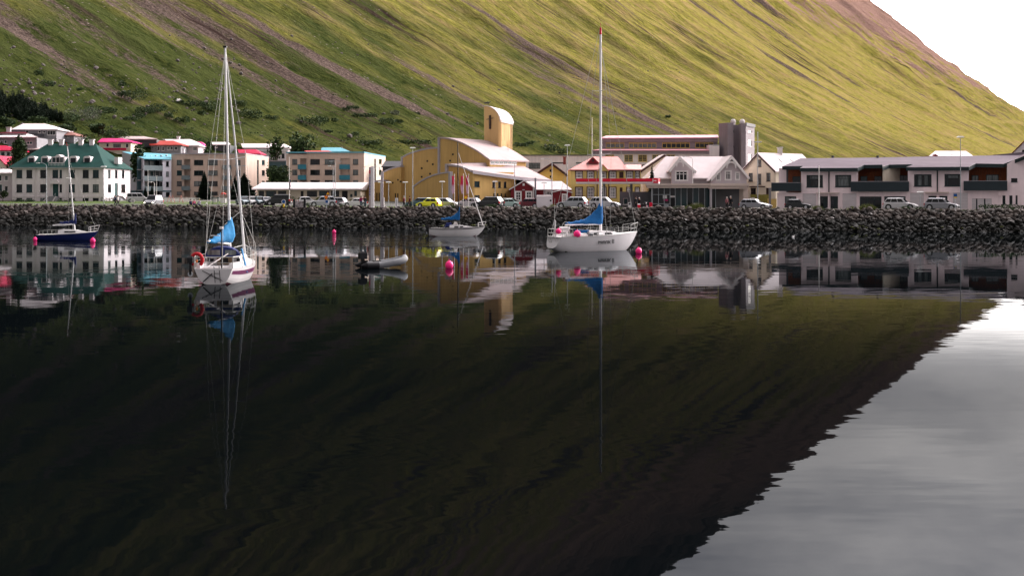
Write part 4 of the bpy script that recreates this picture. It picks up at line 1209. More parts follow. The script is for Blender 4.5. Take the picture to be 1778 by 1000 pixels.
def red_cottage():
    b = Bd('cottage', 'small dark red corrugated cottage with white roof and white window frames', 'cottage', 935, 361, 252)
    f = Fac((886.8, 252), (926.6, 252)); g = Fac((926.6, 254), (992.5, 254))
    out = [(886.8, 362), (926.6, 362), (926.6, 326.4), (910, 315), (886.8, 329)]
    hs = [(895.4, 333.4, 904.2, 348), (913.8, 333.4, 922.8, 349)]
    b.wall(f, out, M['maroon'], hs)
    for r in hs: b.win(f, r, 2, 3, 'fwhite', 'glass', fw=.12, surround='fwhite')
    b.back(f, out, 8, M['maroon'])
    b.gable(f, (886.8, 329), (926.6, 326.4), (910, 315), 8, M['roof_white'], over=.35)
    b.rect(f, (907.4, 318.6, 911, 322.8), .003, .06, M['fwhite'], 'gable_vent')
    b.rect(f, (925.4, 326.4, 926.8, 362), .003, .08, M['fwhite'], 'corner_board')
    b.rect(f, (906.8, 329, 911, 331), .003, .06, M['trimgrey'], 'house_plate')
    h2 = [(948.4, 332.4, 957.4, 338.6)]
    b.wall(g, [(926.6, 362), (992.5, 362), (992.5, 328.6), (926.6, 328.6)], M['maroon'], h2)
    b.win(g, h2[0], 3, 1, 'fwhite', 'glass', fw=.11, surround='fwhite')
    b.back(g, [(926.6, 362), (992.5, 362), (992.5, 328.8), (926.6, 328.8)], 7, M['maroon'])
    b.hull([W(926.8, 329, 253.4), W(993.4, 329, 253.4), W(926.8, 330, 253.4), W(993.4, 330, 253.4), W(912, 314.8, 257), W(975, 314.8, 257), Vector((W(926.8, 0, 253).x, 262, W(0, 329, 253).z)), Vector((W(993, 0, 253).x, 262, W(0, 329, 253).z))], M['roof_white'])
    p = Fac((959.5, 250), (991.5, 250))
    po = [(959.5, 362), (991.5, 362), (991.5, 334.6), (975.5, 331), (959.5, 334.6)]
    hd = (977, 338, 983, 351)
    b.wall(p, po, M['maroon'], [hd])
    w = b.win(p, hd, 2, 3, 'fwhite', 'glass', fw=.12, surround='fwhite')
    b.back(p, po, 3.9, M['maroon'])
    b.gable(p, (959.5, 334.6), (991.5, 334.6), (975.5, 330.6), 3.8, M['roof_white'], over=.3, th=.16)
red_cottage()

def yellow_house():
    b = Bd('timber_house', 'yellow two-storey house with salmon pink roof and white many-paned windows', 'house', 1050, 356, 262)
    f = Fac((990.6, 262), (1112.4, 262))
    uc = [(1000, 1010.8), (1020, 1030.5), (1042.2, 1052), (1058.6, 1069), (1075.2, 1082.6), (1088.4, 1098.2), (1103.6, 1109.8)]
    up = [(a, 298.6, c, 309.4) for a, c in uc]
    lo = [(a, 325.8, c, 343) for a, c in uc[:4]] + [(1076, 325.8, 1081, 352), (1088.6, 326, 1094.6, 333.6), (1103.6, 326, 1109.4, 332.6)]
    b.wall(f, [(990.6, 360), (1112.4, 360), (1112.4, 296), (990.6, 296)], M['yellow2'], up + lo)
    for r in up + lo:
        if abs(r[0] - 1076) < 1: b.rect(f, r, -.16, -.1, M['fbrown'], 'door'); continue
        big = r[2] - r[0] > 8.5
        b.win(f, r, 4 if big else 2, 2 if r[3] - r[1] < 12 else 3, 'fwhite', 'glass', fw=.11, surround='fbrown', ys=[.5] if r[3] - r[1] < 12 else [.62, .3])
    b.back(f, [(990.6, 360), (1112.4, 360), (1112.4, 296.2), (990.6, 296.2)], 12, M['yellow2'])
    e = W(0, 295.8, 261.3).z; x0, x1 = W(989.6, 0, 261.3).x, W(1113.4, 0, 261.3).x
    rz = W(0, 272.4, 268).z
    b.hull([Vector((x0, 261.3, e)), Vector((x1 - 2.5, 261.3, e)), Vector((x0, 275, e)), Vector((x1 - 2.5, 275, e)), Vector((x0, 261.3, e + .16)), Vector((x1 - 2.5, 261.3, e + .16)), Vector((x0, 275, e + .16)), Vector((x1 - 2.5, 275, e + .16)),
            Vector((W(1030, 0, 268).x, 268, rz)), Vector((W(1073, 0, 268).x, 268, rz))], M['roof_salmon'])
    b.hull([W(1086, 295.8, 261.2), W(1113.6, 295.8, 261.2), W(1086, 294.2, 261.2), W(1113.6, 294.2, 261.2), W(1086, 286, 266), W(1113.2, 286, 266), W(1086, 290, 273), W(1113.2, 290, 273)], M['roof_salmon'])
    b.rect(f, (990, 296.0, 1113, 297.2), .002, .5, M['fbrown'], 'eave_board')
    gf = Fac((990, 263.6), (1120, 263.6))
    b.poly(gf, [(1018.5, 283.6), (1041, 283.6), (1029.6, 272.8)], 0, -4.5, M['maroon'], 'gablet')
    b.rect(gf, (1027.6, 276.6, 1031.6, 281.6), .003, .06, M['fbrown'], 'gable_vent')
    d = Fac((990, 261), (1120, 261))
    b.poly(d, [(1038, 297), (1056, 297), (1056, 296.2), (1047, 287), (1038, 296.2)], 0, -4, M['yellow2'], 'dormer')
    b.gable(d, (1038, 296.4), (1056, 296.4), (1047, 286.6), 4, M['roof_salmon'], over=.25, th=.14)
    for px in (1036.8, 1056.8): b.rect(f, (px - .7, 297.4, px + .7, 358), .003, .12, M['fbrown'], 'pilaster')
    b.rect(f, (990.6, 352, 1112.4, 354), .003, .06, M['fbrown'], 'plinth_band')
yellow_house()

# ================================================================ grey villa behind the filling station
def grey_villa():
    b = Bd('villa', 'lilac-grey timber villa with steep white roofs and carved white gables', 'house', 1210, 356, 266)
    A = Fac((1128, 266), (1236, 266)); B = Fac((1235, 262), (1296.5, 262)); D = Fac((1166, 264), (1203, 264))
    b.wall(A, [(1128, 360), (1236, 360), (1236, 311), (1128, 311)], M['lilac'])
    b.back(A, [(1128, 360), (1236, 360), (1236, 311.2), (1128, 311.2)], 13, M['lilac'])
    rz = W(0, 272, 272.5).z; e = W(0, 311, 264.8).z
    b.hull([Vector((W(1126, 0, 264.8).x, 264.8, e)), Vector((W(1240, 0, 264.8).x, 264.8, e)), Vector((W(1126, 0, 264.8).x, 280, e)), Vector((W(1240, 0, 264.8).x, 280, e)),
            Vector((W(1126, 0, 264.8).x, 264.8, e + .2)), Vector((W(1240, 0, 264.8).x, 264.8, e + .2)), Vector((W(1126, 0, 264.8).x, 280, e + .2)), Vector((W(1240, 0, 264.8).x, 280, e + .2)),
            Vector((W(1156, 0, 272.5).x, 272.5, rz)), Vector((W(1268, 0, 272.5).x, 272.5, rz))], M['roof_white'])
    # middle gable
    out = [(1166, 320), (1203, 320), (1203, 296), (1180, 276), (1166, 292)]
    hw = (1173.4, 297.6, 1193.6, 313.6)
    b.wall(D, out, M['lilac'], [hw])
    b.win(D, hw, 3, 2, 'fwhite', 'glass', fw=.14, ys=[.7], surround='fwhite')
    b.back(D, out, 8, M['lilac'])
    b.gable(D, (1163, 295.6), (1206, 297), (1180, 273.6), 8, M['roof_white'], over=.45, th=.2)
    # carved gable
    out = [(1235, 322), (1296.5, 322), (1296.5, 305.4), (1269.4, 272.6), (1235, 309.6)]
    hs = [(1244.4, 300, 1250.2, 313), (1259.8, 297.4, 1269, 312.2), (1277.8, 300, 1283.4, 312)]
    b.wall(B, out, M['lilac'], hs)
    for i, r in enumerate(hs): b.win(B, r, 3 if i == 1 else 2, 2, 'fwhite', 'glass', fw=.12, ys=[.72], surround='fwhite')
    b.back(B, out, 14, M['lilac'])
    b.gable(B, (1235, 309.6), (1296.5, 305.4), (1269.4, 272), 14, M['roof_white'], over=.8, th=.22)
    for F_, L in ((B, ((1233.6, 311.6), (1298.6, 308), (1269.4, 272.4))), (D, ((1161.6, 297), (1207.6, 298.6), (1180, 274)))):
        ap = F_.px(*L[2], .82)
        for e_ in L[:2]:
            p = F_.px(*e_, .82)
            mb = MB(); mb.prism([p - Vector((0, 0, .45)), ap - Vector((0, 0, .45)), ap + Vector((0, 0, .12)), p + Vector((0, 0, .12))], (0, -.07, 0))
            b.mk(mb, 'bargeboard', M['fwhite'])
    # fretwork arches
    for F_, cx, cy, r in ((B, 1268.8, 288.6, 7.6), (D, 1180, 286, 5.6)):
        mb = MB()
        pts = [F_.px(cx + r * math.cos(a), cy - r * .85 * math.sin(a), .7) for a in [math.pi * i / 10 for i in range(11)]]
        mb.path(pts, .16, 4)
        mb.tube(F_.px(cx - r - 1.5, cy - r * .9, .7), F_.px(cx + r + 1.5, cy - r * .9, .7), .12, n=4)
        mb.tube(F_.px(cx - r, cy, .7), F_.px(cx - r, cy + 4, .7), .13, n=4).tube(F_.px(cx + r, cy, .7), F_.px(cx + r, cy + 4, .7), .13, n=4)
        b.mk(mb, 'fretwork', M['fwhite'])
grey_villa()

# ================================================================ filling station
def station():
    b = Bd('filling_station_shop', 'low filling station shop with beige fascia and tall glass front', 'shop', 1210, 362, 222)
    # fascia: two runs meeting at a corner
    A = Fac((1121.5, 223), (1234, 219)); B = Fac((1234, 219), (1300, 221))
    b.rect(A, (1121.5, 318.8, 1234, 323), -.9, .0, M['beigeband'], 'fascia')
    b.rect(A, (1123, 323.1, 1234, 326.8), -.9, -.22, M['beigeband'], 'fascia')
    b.rect(B, (1234.1, 318.9, 1300, 323), -.9, .0, M['beigeband'], 'fascia')
    b.rect(B, (1234.1, 323.1, 1299, 328), -.9, -.22, M['beigeband'], 'fascia')
    pts = [W(1122.5, 0, 223.6), W(1234, 0, 219.6), W(1299, 0, 221.6), W(1296, 0, 236), W(1130, 0, 238)]
    zt = W(0, 319.4, 221).z
    b.mk(MB().prism([(p.x, p.y, zt - .5) for p in pts], (0, 0, .45)), 'roof', M['roof_lilac'])
    g = Fac((1131.5, 224.5), (1243, 223.5))
    # glazed front: each pane on its own
    xs = [1133, 1143.4, 1153.2, 1163.4, 1172.6, 1182.6, 1193, 1203, 1213.2, 1223.4, 1233, 1242.5]
    fr = MB()
    for x in xs: 
        k, _ = g.sz(x, 340); z0, z1 = g.sz(x, 362.6)[1], g.sz(x, 326.6)[1]
        fr.prism([g.P(k - .05, z0, 0), g.P(k + .05, z0, 0), g.P(k + .05, z1, 0), g.P(k - .05, z1, 0)], Vector((g.n.x, g.n.y, 0)) * .14)
    for y in (338, 354):
        (k0, z), (k1, _) = g.sz(1133, y), g.sz(1163, y)
        fr.prism([g.P(k0, z - .04, .01), g.P(k1, z - .04, .01), g.P(k1, z + .04, .01), g.P(k0, z + .04, .01)], Vector((g.n.x, g.n.y, 0)) * .1)
    b.mk(fr, 'mullion', M['steel'])
    for i in range(len(xs) - 1):
        b.rect(g, (xs[i] + .3, 326.8, xs[i + 1] - .3, 362.4), -.02, .03, M[['glass', 'glass', 'glass', 'glass', 'glassteal', 'glassteal', 'glass', 'glassteal', 'glass', 'glassteal', 'glass'][i]], 'glass_panel')
    b.rect(g, (1164, 340, 1172, 343), .04, .14, M['fwhite'], 'door_head')
    b.rect(g, (1165, 343.2, 1171.6, 362), .04, .1, M['black'], 'door')
    # displays seen through the glass
    for x0, y0, x1, y1, m in ((1152, 346, 1160, 349, 'roof_magenta'), (1151, 339, 1158, 345, 'fwhite'), (1154, 355, 1161, 360, 'steel'), (1204, 353, 1213, 356, 'fwhite')):
        b.rect(g, (x0, y0, x1, y1), .031, .05, M[m], 'poster')
    b.rect(Fac((1236, 229), (1298, 229)), (1236, 324, 1298, 364), -.4, 0, M['slate'], 'recess_wall')
    b.solid([(1132, 225), (1243, 224.4), (1296, 229.6), (1294, 240), (1134, 240)], 2.4, zt - .6, M['darkgrey'])
    b.rect(Fac((1290.6, 221.4), (1299.4, 221.8)), (1290.8, 328, 1299, 364), -1.2, 0, M['beigeband'], 'pier')
    b.mk(MB().tube(W(1234.2, 364, 219.6), W(1234.2, 326.6, 219.6), .2, n=10), 'column', M['trimgrey'])
    b.mk(MB().tube(W(1132, 364, 223.6), W(1132, 326.6, 223.6), .1, n=8), 'column', M['steel'])
station()
def annex():
    b = Bd('service_block', 'low grey ribbed service block beside the filling station shop', 'outbuilding', 1105, 362, 240)
    f = Fac((1076, 240), (1134, 236))
    h = (1082, 344.4, 1089.6, 355.4)
    b.wall(f, [(1076, 364), (1134, 364), (1134, 333), (1076, 333)], pmat('grey_ribbed_panel', (.125, .125, .14), .7, .08, .6, ribs=2.6, ribdir='Z', bump=.9), [h])
    b.win(f, h, 1, 1, 'fwhite', 'glassteal')
    b.back(f, [(1076, 364), (1134, 364), (1134, 333.2), (1076, 333.2)], 8, M['grey'])
annex()
def canopy():
    b = Bd('forecourt_canopy', 'flat red and white forecourt canopy on two grey posts', 'canopy', 1070, 362, 232)
    f = Fac((1000, 232), (1143.4, 230))
    b.rect(f, (1000, 310, 1143.4, 315.8), -6, 0, M['redband'], 'fascia')
    b.rect(f, (1000, 315.9, 1143.2, 319.2), -6.1, -.06, M['roof_white'], 'canopy_deck')
    lg = b.rect(f, (1133.6, 309.4, 1143.6, 318), .01, .10, M['redband'], 'logo_panel')
    for x in (1133.3, 1142.6):
        b.rect(f, (x, 309.8, x + .9, 317.6), .11, .14, M['fwhite'], 'bracket_mark', lg)
    o = text_mesh('lettering', 'N1', .40, M['fwhite'], .02, .012)
    o.parent = b.r; o.location = f.px(1135.0, 315.4, .16) - b.o; o.rotation_euler = (R(90), 0, 0)
    for px in (1049, 1096.2):
        p = W(px, 0, 235)
        b.mk(MB().box((p.x - .2, 234.8, W(0, 362, 235).z), (p.x + .2, 235.2, W(0, 317.4, 235).z)), 'post', M['grey'])
canopy()

# ================================================================ cream house with white roof, fence
def cream_house():
    b = Bd('gabled_house', 'cream gabled house with bright white roof and twin pale chimneys', 'house', 1330, 356, 268)
    f = Fac((1291.5, 272), (1347, 266)); g = Fac((1347, 266), (1372, 279))
    out = [(1291.5, 362), (1347, 362), (1347, 296.6), (1317.6, 268), (1291.5, 296)]
    hs = [(1315.4, 277.2, 1322, 290), (1299.8, 300.6, 1307, 315.4), (1315.8, 302, 1321.8, 320.6), (1330.6, 300.4, 1337.8, 315.2), (1303.4, 327, 1312.4, 338), (1330, 326.4, 1334.6, 338)]
    b.wall(f, out, M['cream'], hs)
    for r in hs: b.win(f, r, 2, 2, 'fbrown', 'glasspale' if r[1] < 305 else 'glass', fw=.09)
    b.back(f, out, 13, M['cream'])
    h2 = [(1355, 299, 1360.8, 315.6)]
    b.wall(g, [(1347, 362), (1372, 362), (1372, 299.5), (1347, 297)], M['cream'], h2)
    b.win(g, h2[0], 1, 2, 'fbrown', 'glasspale')
    b.gable(f, (1291.5, 296), (1347, 296.6), (1317.6, 267.4), 13, M['roof_white'], over=.5, th=.24)
    mb = MB()
    for e in ((1289.6, 298.4), (1349, 299)):
        p, q = f.px(*e, .58), f.px(1317.6, 268.2, .58)
        mb.prism([p - Vector((0, 0, .2)), q - Vector((0, 0, .2)), q + Vector((0, 0, .16)), p + Vector((0, 0, .16))], (0, -.08, 0))
    b.mk(mb, 'verge_board', M['fbrown'])
    b.rect(f, (1303, 323.4, 1329, 325.2), .003, .35, M['fbrown'], 'ledge')
    b.chimney(1350.6, 257.6, 1354, 270, 273, M['offwhite']); b.chimney(1355.2, 257, 1358.6, 270, 273, M['offwhite'])
    # skylights lie in the slope facing the camera side
    V = Vector((f.n.x, f.n.y, 0)); p, q = f.px(1347, 296.6), f.px(1317.6, 267.4); d = (q - p)
    nrm = Vector((d.z, 0, -d.x)).normalized(); nrm = nrm if nrm.z > 0 else -nrm
    for back in (4.6, 8.2):
        c = p + d * .55 - V * back + Vector((0, 0, .26))
        u = d.normalized() * .55; w = V * .35
        mb = MB().prism([c - u - w, c - u + w, c + u + w, c + u - w], nrm * .12)
        b.mk(mb, 'skylight', M['glasspale'])
cream_house()
def board_fence():
    b = Bd('board_fence', 'olive stained upright board fence beside the cream house', 'fence', 1320, 360, 236)
    f = Fac((1303, 238), (1338, 234))
    x = 1303.4; r = random.Random(5)
    (k0, z0), (k1, z1) = f.sz(1303.4, 360), f.sz(1337.6, 338)
    k = k0
    while k < k1 - .3:
        w = .30; zt = z1 + r.uniform(-.02, .03)
        b.mk(MB().prism([f.P(k, z0, r.uniform(0, .02)), f.P(k + w - .02, z0, 0), f.P(k + w - .02, zt, 0), f.P(k, zt, 0)], Vector((f.n.x, f.n.y, 0)) * .05), 'board', M['fencewood'])
        k += w
    b.mk(MB().prism([f.P(k0, z0 + .3, -.1), f.P(k1, z0 + .3, -.1), f.P(k1, z0 + .4, -.1), f.P(k0, z0 + .4, -.1)], Vector((f.n.x, f.n.y, 0)) * .09).prism([f.P(k0, z1 - .4, -.1), f.P(k1, z1 - .4, -.1), f.P(k1, z1 - .3, -.1), f.P(k0, z1 - .3, -.1)], Vector((f.n.x, f.n.y, 0)) * .09), 'rail', M['fencewood'])
    b = Bd('timber_gate', 'pale yellow timber gate between the olive fence and the long terrace', 'gate', 1343, 361, 228)
    f = Fac((1333, 228), (1349.6, 227))
    (k0, z0), (k1, z1) = f.sz(1333.6, 361.6), f.sz(1349, 345.4)
    k = k0
    while k < k1 - .12:
        b.mk(MB().prism([f.P(k, z0, 0), f.P(k + .2, z0, 0), f.P(k + .2, z1, 0), f.P(k, z1, 0)], Vector((f.n.x, f.n.y, 0)) * .05), 'board', M['gatewood']); k += .22
    b.rect(f, (1333, 345, 1334.8, 362), -.08, .12, M['gatewood'], 'post')
    b = Bd('post', 'square weathered grey post in front of the pale yellow gate', 'post', 1336.5, 361, 222)
    b.mk(MB().box((W(1335.4, 0, 222).x, 222, 2.7), (W(1338.8, 0, 222).x, 222.3, W(0, 327, 222).z)), 'shaft', M['grey'])
    b.mk(MB().box((W(1335.1, 0, 222).x, 221.97, W(0, 327, 222).z + .002), (W(1339.1, 0, 222).x, 222.33, W(0, 326.2, 222).z)), 'cap', M['trimgrey'])
    b = Bd('rack', 'white ladder-like rack against the olive fence', 'rack', 1306, 356, 233)
    f = Fac((1303, 233), (1310, 233)); mb = MB()
    for x in (1303.4, 1309.4): mb.tube(f.px(x, 361, 0), f.px(x, 343, 0), .05)
    b.mk(mb, 'upright', M['fwhite'])
    for y in (344, 348, 352): b.mk(MB().tube(f.px(1303.4, y, 0), f.px(1309.4, y, 0), .045), 'rung', M['fwhite'])
board_fence()

# ================================================================ the long terrace
def terrace():
    b = Bd('terraced_flats', 'long lilac-white two-storey terrace with dark balconies and cedar recesses', 'apartments', 1560, 362, 210)
    A, Z = (1340, 216.5), (1778, 204.5)
    f = Fac(A, Z)
    def dd(px): 
        k, _ = f.sz(px, 300); return f.P(k, 0).y
    n2 = Vector((f.n.x, f.n.y, 0))
    # ground-floor and upper walls of the two bays
    up1 = [(1400.4, 304.2, 1428.8, 325.4), (1450.2, 304, 1478, 325)]
    up2 = [(1587.2, 302.8, 1617.4, 324), (1640, 302.4, 1667.6, 323.6)]
    gr1 = [(1362.8, 341, 1382.4, 355.6)]
    dr1 = [(1424, 341, 1437.4, 363), (1442, 341, 1455, 363)]; dr2 = [(1612, 340.4, 1625.6, 363), (1631.2, 340.4, 1645, 363)]
    ga1 = [(1393.6, 336.4, 1417, 363), (1462.8, 336, 1487, 363)]; ga2 = [(1580.2, 335.4, 1604, 363), (1654.4, 335, 1680.4, 363), (1687.4, 345, 1695, 363), (1697.4, 345, 1709, 363), (1711.4, 345, 1722, 363)]
    gl = [(1492.8, 341.4, 1530.6, 363), (1535.4, 341.2, 1572.4, 363)]
    b.wall(f, [(1391, 335), (1489.4, 335), (1489.4, 293), (1391, 293)], M['pinkwhite'], up1)
    b.wall(f, [(1576.4, 334), (1682, 334), (1682, 291.6), (1576.4, 291.6)], M['pinkwhite'], up2)
    b.wall(f, [(1349.6, 366), (1682, 366), (1682, 334), (1576.4, 334), (1576.4, 333), (1489.4, 333), (1489.4, 335), (1349.6, 335)], M['pinkwhite'], gr1 + dr1 + dr2 + ga1 + ga2[:2] + gl)
    for i, r in enumerate(up1 + up2):
        b.win(f, r, 1, 1, 'fdark', 'glass', fw=.16, rec=.16)
        (k0, z0), (k1, z1) = f.sz(r[0], r[3]), f.sz(r[2], r[1])
        w = .16; V = n2 * .06; mb = MB()
        ks = [k0 + (k1 - k0) * .2] if i != 2 else [k0 + (k1 - k0) * .2, k0 + (k1 - k0) * .8]
        if i == 1: ks = [k0 + (k1 - k0) * .15, k0 + (k1 - k0) * .86]
        for k in ks: mb.prism([f.P(k - .07, z0 + w, -.15), f.P(k + .07, z0 + w, -.15), f.P(k + .07, z1 - w, -.15), f.P(k - .07, z1 - w, -.15)], V)
        mb.prism([f.P(k0 + w, z1 - .62, -.145), f.P(k1 - w, z1 - .62, -.145), f.P(k1 - w, z1 - .58, -.145), f.P(k0 + w, z1 - .58, -.145)], V)
        b.mk(mb, 'mullion', M['fdark'])
        # roller blind or curtain just behind the glass line
        if i == 2:
            for a, c in ((.24, .42), (.60, .78)): b.mk(MB().prism([f.P(lerp(k0, k1, a), z0 + .18, -.128), f.P(lerp(k0, k1, c), z0 + .18, -.128), f.P(lerp(k0, k1, c), z1 - .2, -.128), f.P(lerp(k0, k1, a), z1 - .2, -.128)], n2 * .01), 'curtain', M['glasspale'])
        else: b.mk(MB().prism([f.P(lerp(k0, k1, .22), z1 - .58, -.128), f.P(lerp(k0, k1, .84), z1 - .58, -.128), f.P(lerp(k0, k1, .84), z1 - .2, -.128), f.P(lerp(k0, k1, .22), z1 - .2, -.128)], n2 * .01), 'blind', M['glasspale'])
    for r in gr1: b.win(f, r, 2, 1, 'fdark', 'glasspale', fw=.12)
    for r in gl:
        b.win(f, r, 3, 1, 'fdark', 'glass', fw=.12, ys=[.75], sill=False)
    for r in dr1 + dr2:
        b.rect(f, r, -.2, -.14, M['fdark'], 'door')
        b.rect(f, (r[0] + 1.5, 344, r[0] + 5.5, 360), -.13, -.12, M['glass'], 'side_light')
    for r in ga1 + ga2[:2]: b.rect(f, (r[0] + .02, r[1], r[2] - .02, r[3]), -.22, -.1, M['doorwhite'], 'garage_door')
    # canopies over the doors, lintel line
    b.rect(f, (1417.6, 334.6, 1457.4, 336.4), .003, .9, M['beigeband'], 'door_canopy')
    b.rect(f, (1606, 333.6, 1648, 335.4), .003, .9, M['beigeband'], 'door_canopy')
    for px in (1439.4, 1627.6): b.pipe(f, px, 296, 334, M['fdark'], .09)
    for px in (1439.6, 1628.4): b.rect(f, (px - 1, 336.4, px + 1, 363), .003, .7, M['pinkwhite'], 'fin_wall')
    # end house
    e_up = [(1755.6, 309.6, 1766.6, 316.4)]
    e_lo = [(1740.6, 339.6, 1745.8, 355.2), (1752.6, 339.6, 1758, 355.4), (1763.4, 339.4, 1766.8, 354.6)]
    b.wall(f, [(1748.6, 336), (1800, 336), (1800, 262), (1777, 268), (1748.6, 285)], M['pinkwhite'], e_up)
    b.wall(f, [(1682.02, 366), (1800, 366), (1800, 336.1), (1748.6, 336.1), (1748.6, 331), (1682.02, 331)], M['pinkwhite'], e_lo + [(1687.4, 345, 1722, 366)])
    for r in e_up + e_lo: b.win(f, r, 1, 1, 'fdark', 'glass')
    ws = [1687.6, 1695.2, 1698.8, 1708.4, 1712, 1721.8]
    for a, c, m in ((1687.6, 1694.6, 'doorwhite'), (1694.8, 1697, 'fdark'), (1697.2, 1708.4, 'doorwhite'), (1708.6, 1711, 'fdark'), (1711.2, 1721.9, 'doorwhite')): b.rect(f, (a, 345.2, c, 366), -.22, -.1, M[m], 'garage_door' if m == 'doorwhite' else 'door')
    b.rect(f, (1733.4, 331.6, 1738.6, 340), .003, .5, M['pinkwhite'], 'wall_lamp')
    # recesses: cedar back and side walls, balcony floors
    rec = Fac((1340, 219.6), (1778, 207.6))
    for a, c, y0, y1 in ((1368.6, 1391, 290, 334), (1489.2, 1578, 286, 334), (1682, 1748.6, 284, 332)):
        kk0, kk1 = rec.sz(a, y1)[0], rec.sz(c, y1)[0]; z0, z1 = rec.sz(a, y1)[1], rec.sz(a, y0)[1]
        k = kk0; j = 0
        b.mk(MB().prism([rec.P(kk0 - .3, z0, -.05), rec.P(kk1 + .6, z0, -.05), rec.P(kk1 + .6, z1, -.05), rec.P(kk0 - .3, z1, -.05)], -n2 * .2), 'recess_wall', M['darkgrey'])
        while k < kk1 + .4:
            b.mk(MB().prism([rec.P(k, z0, 0), rec.P(k + .88, z0, 0), rec.P(k + .88, z1, 0), rec.P(k, z1, 0)], n2 * (.05 + .015 * (j % 2))), 'cladding_board', M['wood']); k += .9; j += 1
    for r, g_ in (((1376, 306.6, 1389.5, 320), 'glass'), ((1494, 306, 1506, 320), 'glass'), ((1518, 306, 1531, 320), 'glass'), ((1562, 304.6, 1576, 320), 'glass'), ((1687, 304.4, 1699, 320), 'glasspale'), ((1712, 303.4, 1734, 320), 'glasspale')):
        b.win(Fac((1340, 219.48), (1778, 207.48)), r, 2, 1, 'fdark', g_, fw=.12, rec=0, sill=False)
    for a, c, y0, y1 in ((1340.8, 1391.4, 317.8, 332.4), (1478.2, 1578.6, 315.6, 332.6), (1673.2, 1748.8, 314.8, 331.2)):
        p, q = f.px(a, y1, .95), f.px(c, y0, .95)
        o = b.rect(f, (a, y0, c, y1), .95, 1.03, M['slate'], 'balcony')
        (k0, z0), (k1, z1) = f.sz(a, y1), f.sz(c, y0)
        for k in (k0, k1 - .08):
            s_ = MB().prism([f.P(k, z0, .94), f.P(k + .08, z0, .94), f.P(k + .08, z1, .94), f.P(k, z1, .94)], n2 * (-.92)); o2 = b.mk(s_, 'side_panel', M['slate']); o2.parent = o
        s_ = MB().prism([f.P(k0 + .09, z0 + .02, .93), f.P(k1 - .09, z0 + .02, .93), f.P(k1 - .09, z0 + .2, .93), f.P(k0 + .09, z0 + .2, .93)], n2 * (-3.3)); o2 = b.mk(s_, 'floor_slab', M['trimgrey']); o2.parent = o
        nb = 6
        kb0 = k0 + .1
        s_ = MB().prism([f.P(k0, z1, 1.05), f.P(k1, z1, 1.05), f.P(k1, z1 + .06, 1.05), f.P(k0, z1 + .06, 1.05)], n2 * -.14); o2 = b.mk(s_, 'handrail', M['trimgrey']); o2.parent = o
    # pier with a slanting inner face in the middle recess, return walls of the bays
    for px, w in ((1532.8, 19), ):
        k = f.sz(px, 320)[0]; z0, z1 = f.sz(px, 333)[1], f.sz(px, 288)[1]
        a = f.P(k, 0, .3); c = f.P(k + .25, 0, .3); e = f.P(k + 2.4, 0, -3.2); g_ = f.P(k + 2.1, 0, -3.2)
        b.mk(MB().prism([(a.x, a.y, z0), (c.x, c.y, z0), (e.x, e.y, z0), (g_.x, g_.y, z0)], (0, 0, z1 - z0)), 'party_wall', M['cream'])
    for px, s_ in ((1391, 1), (1489.4, -1), (1576.4, 1), (1682, -1), (1748.6, 1)):
        k = f.sz(px, 320)[0]; z0, z1 = f.sz(px, 334)[1], f.sz(px, 291)[1]
        b.mk(MB().prism([f.P(k, z0, -.3), f.P(k + .28 * s_, z0, -.3), f.P(k + .28 * s_, z0, -3.3), f.P(k, z0, -3.3)], (0, 0, z1 - z0)), 'return_wall', M['wood'] if s_ < 0 or px in (1391, 1576.4) else M['cream'])
    # main body behind
    fb = Fac((1349.6, 219.9), (1800, 207.6))
    b.back(fb, [(1352, 366), (1800, 366), (1800, 292), (1352, 292)], 9, M['pinkwhite'], start=.35)
    # roof: a hull whose front edge steps in and out with the bays
    R_ = [(1358, 289.4, 218.8), (1394, 289.0, 217.6), (1388.6, 292.4, 213.9), (1489, 292.2, 211.2), (1500.4, 287, 213.6), (1532, 286.6, 212.6), (1532.6, 290.2, 209.2), (1544, 286.6, 211.6), (1584.6, 285.8, 210.4), (1573, 291, 208.6), (1682, 290.4, 205.9), (1694, 284.6, 208.6), (1742, 285.4, 207.2), (1778, 271.6, 203.2), (1800, 262, 203)]
    rz = [(1390, 275.2, 226), (1480, 274.4, 223.6), (1560, 273.2, 221.4), (1640, 272, 219.2), (1710, 270.8, 217.2), (1772, 269.4, 215.4), (1800, 262, 214.8)]
    mb = MB()
    top = [W(*p) for p in R_]; rg = [W(*p) for p in rz]
    mb.prism(top + list(reversed(rg)), (0, 0, -.36))
    b.mk(mb, 'roof', M['roof_lilac'])
    mb = MB()
    for p, q in zip(top[:-1], top[1:]):
        v = Vector((0, -.1, 0))
        mb.prism([p + v - Vector((0, 0, .52)), q + v - Vector((0, 0, .52)), q + v + Vector((0, 0, .03)), p + v + Vector((0, 0, .03))], (0, .09, 0))
    b.mk(mb, 'fascia', M['fdark'])
    b.mk(MB().prism([Vector(p) for p in rg] + [Vector((p.x + 1, p.y + 9, p.z - 2.6)) for p in reversed(rg)], (0, 0, -.3)), 'roof', M['roof_lilac'])
    for px in (1446, 1524, 1727): b.mk(MB().tube(W(px, 274.5, 222), W(px, 270.6 - (px > 1600) * 1.5, 222), .22), 'roof_vent', M['darkgrey'])
terrace()

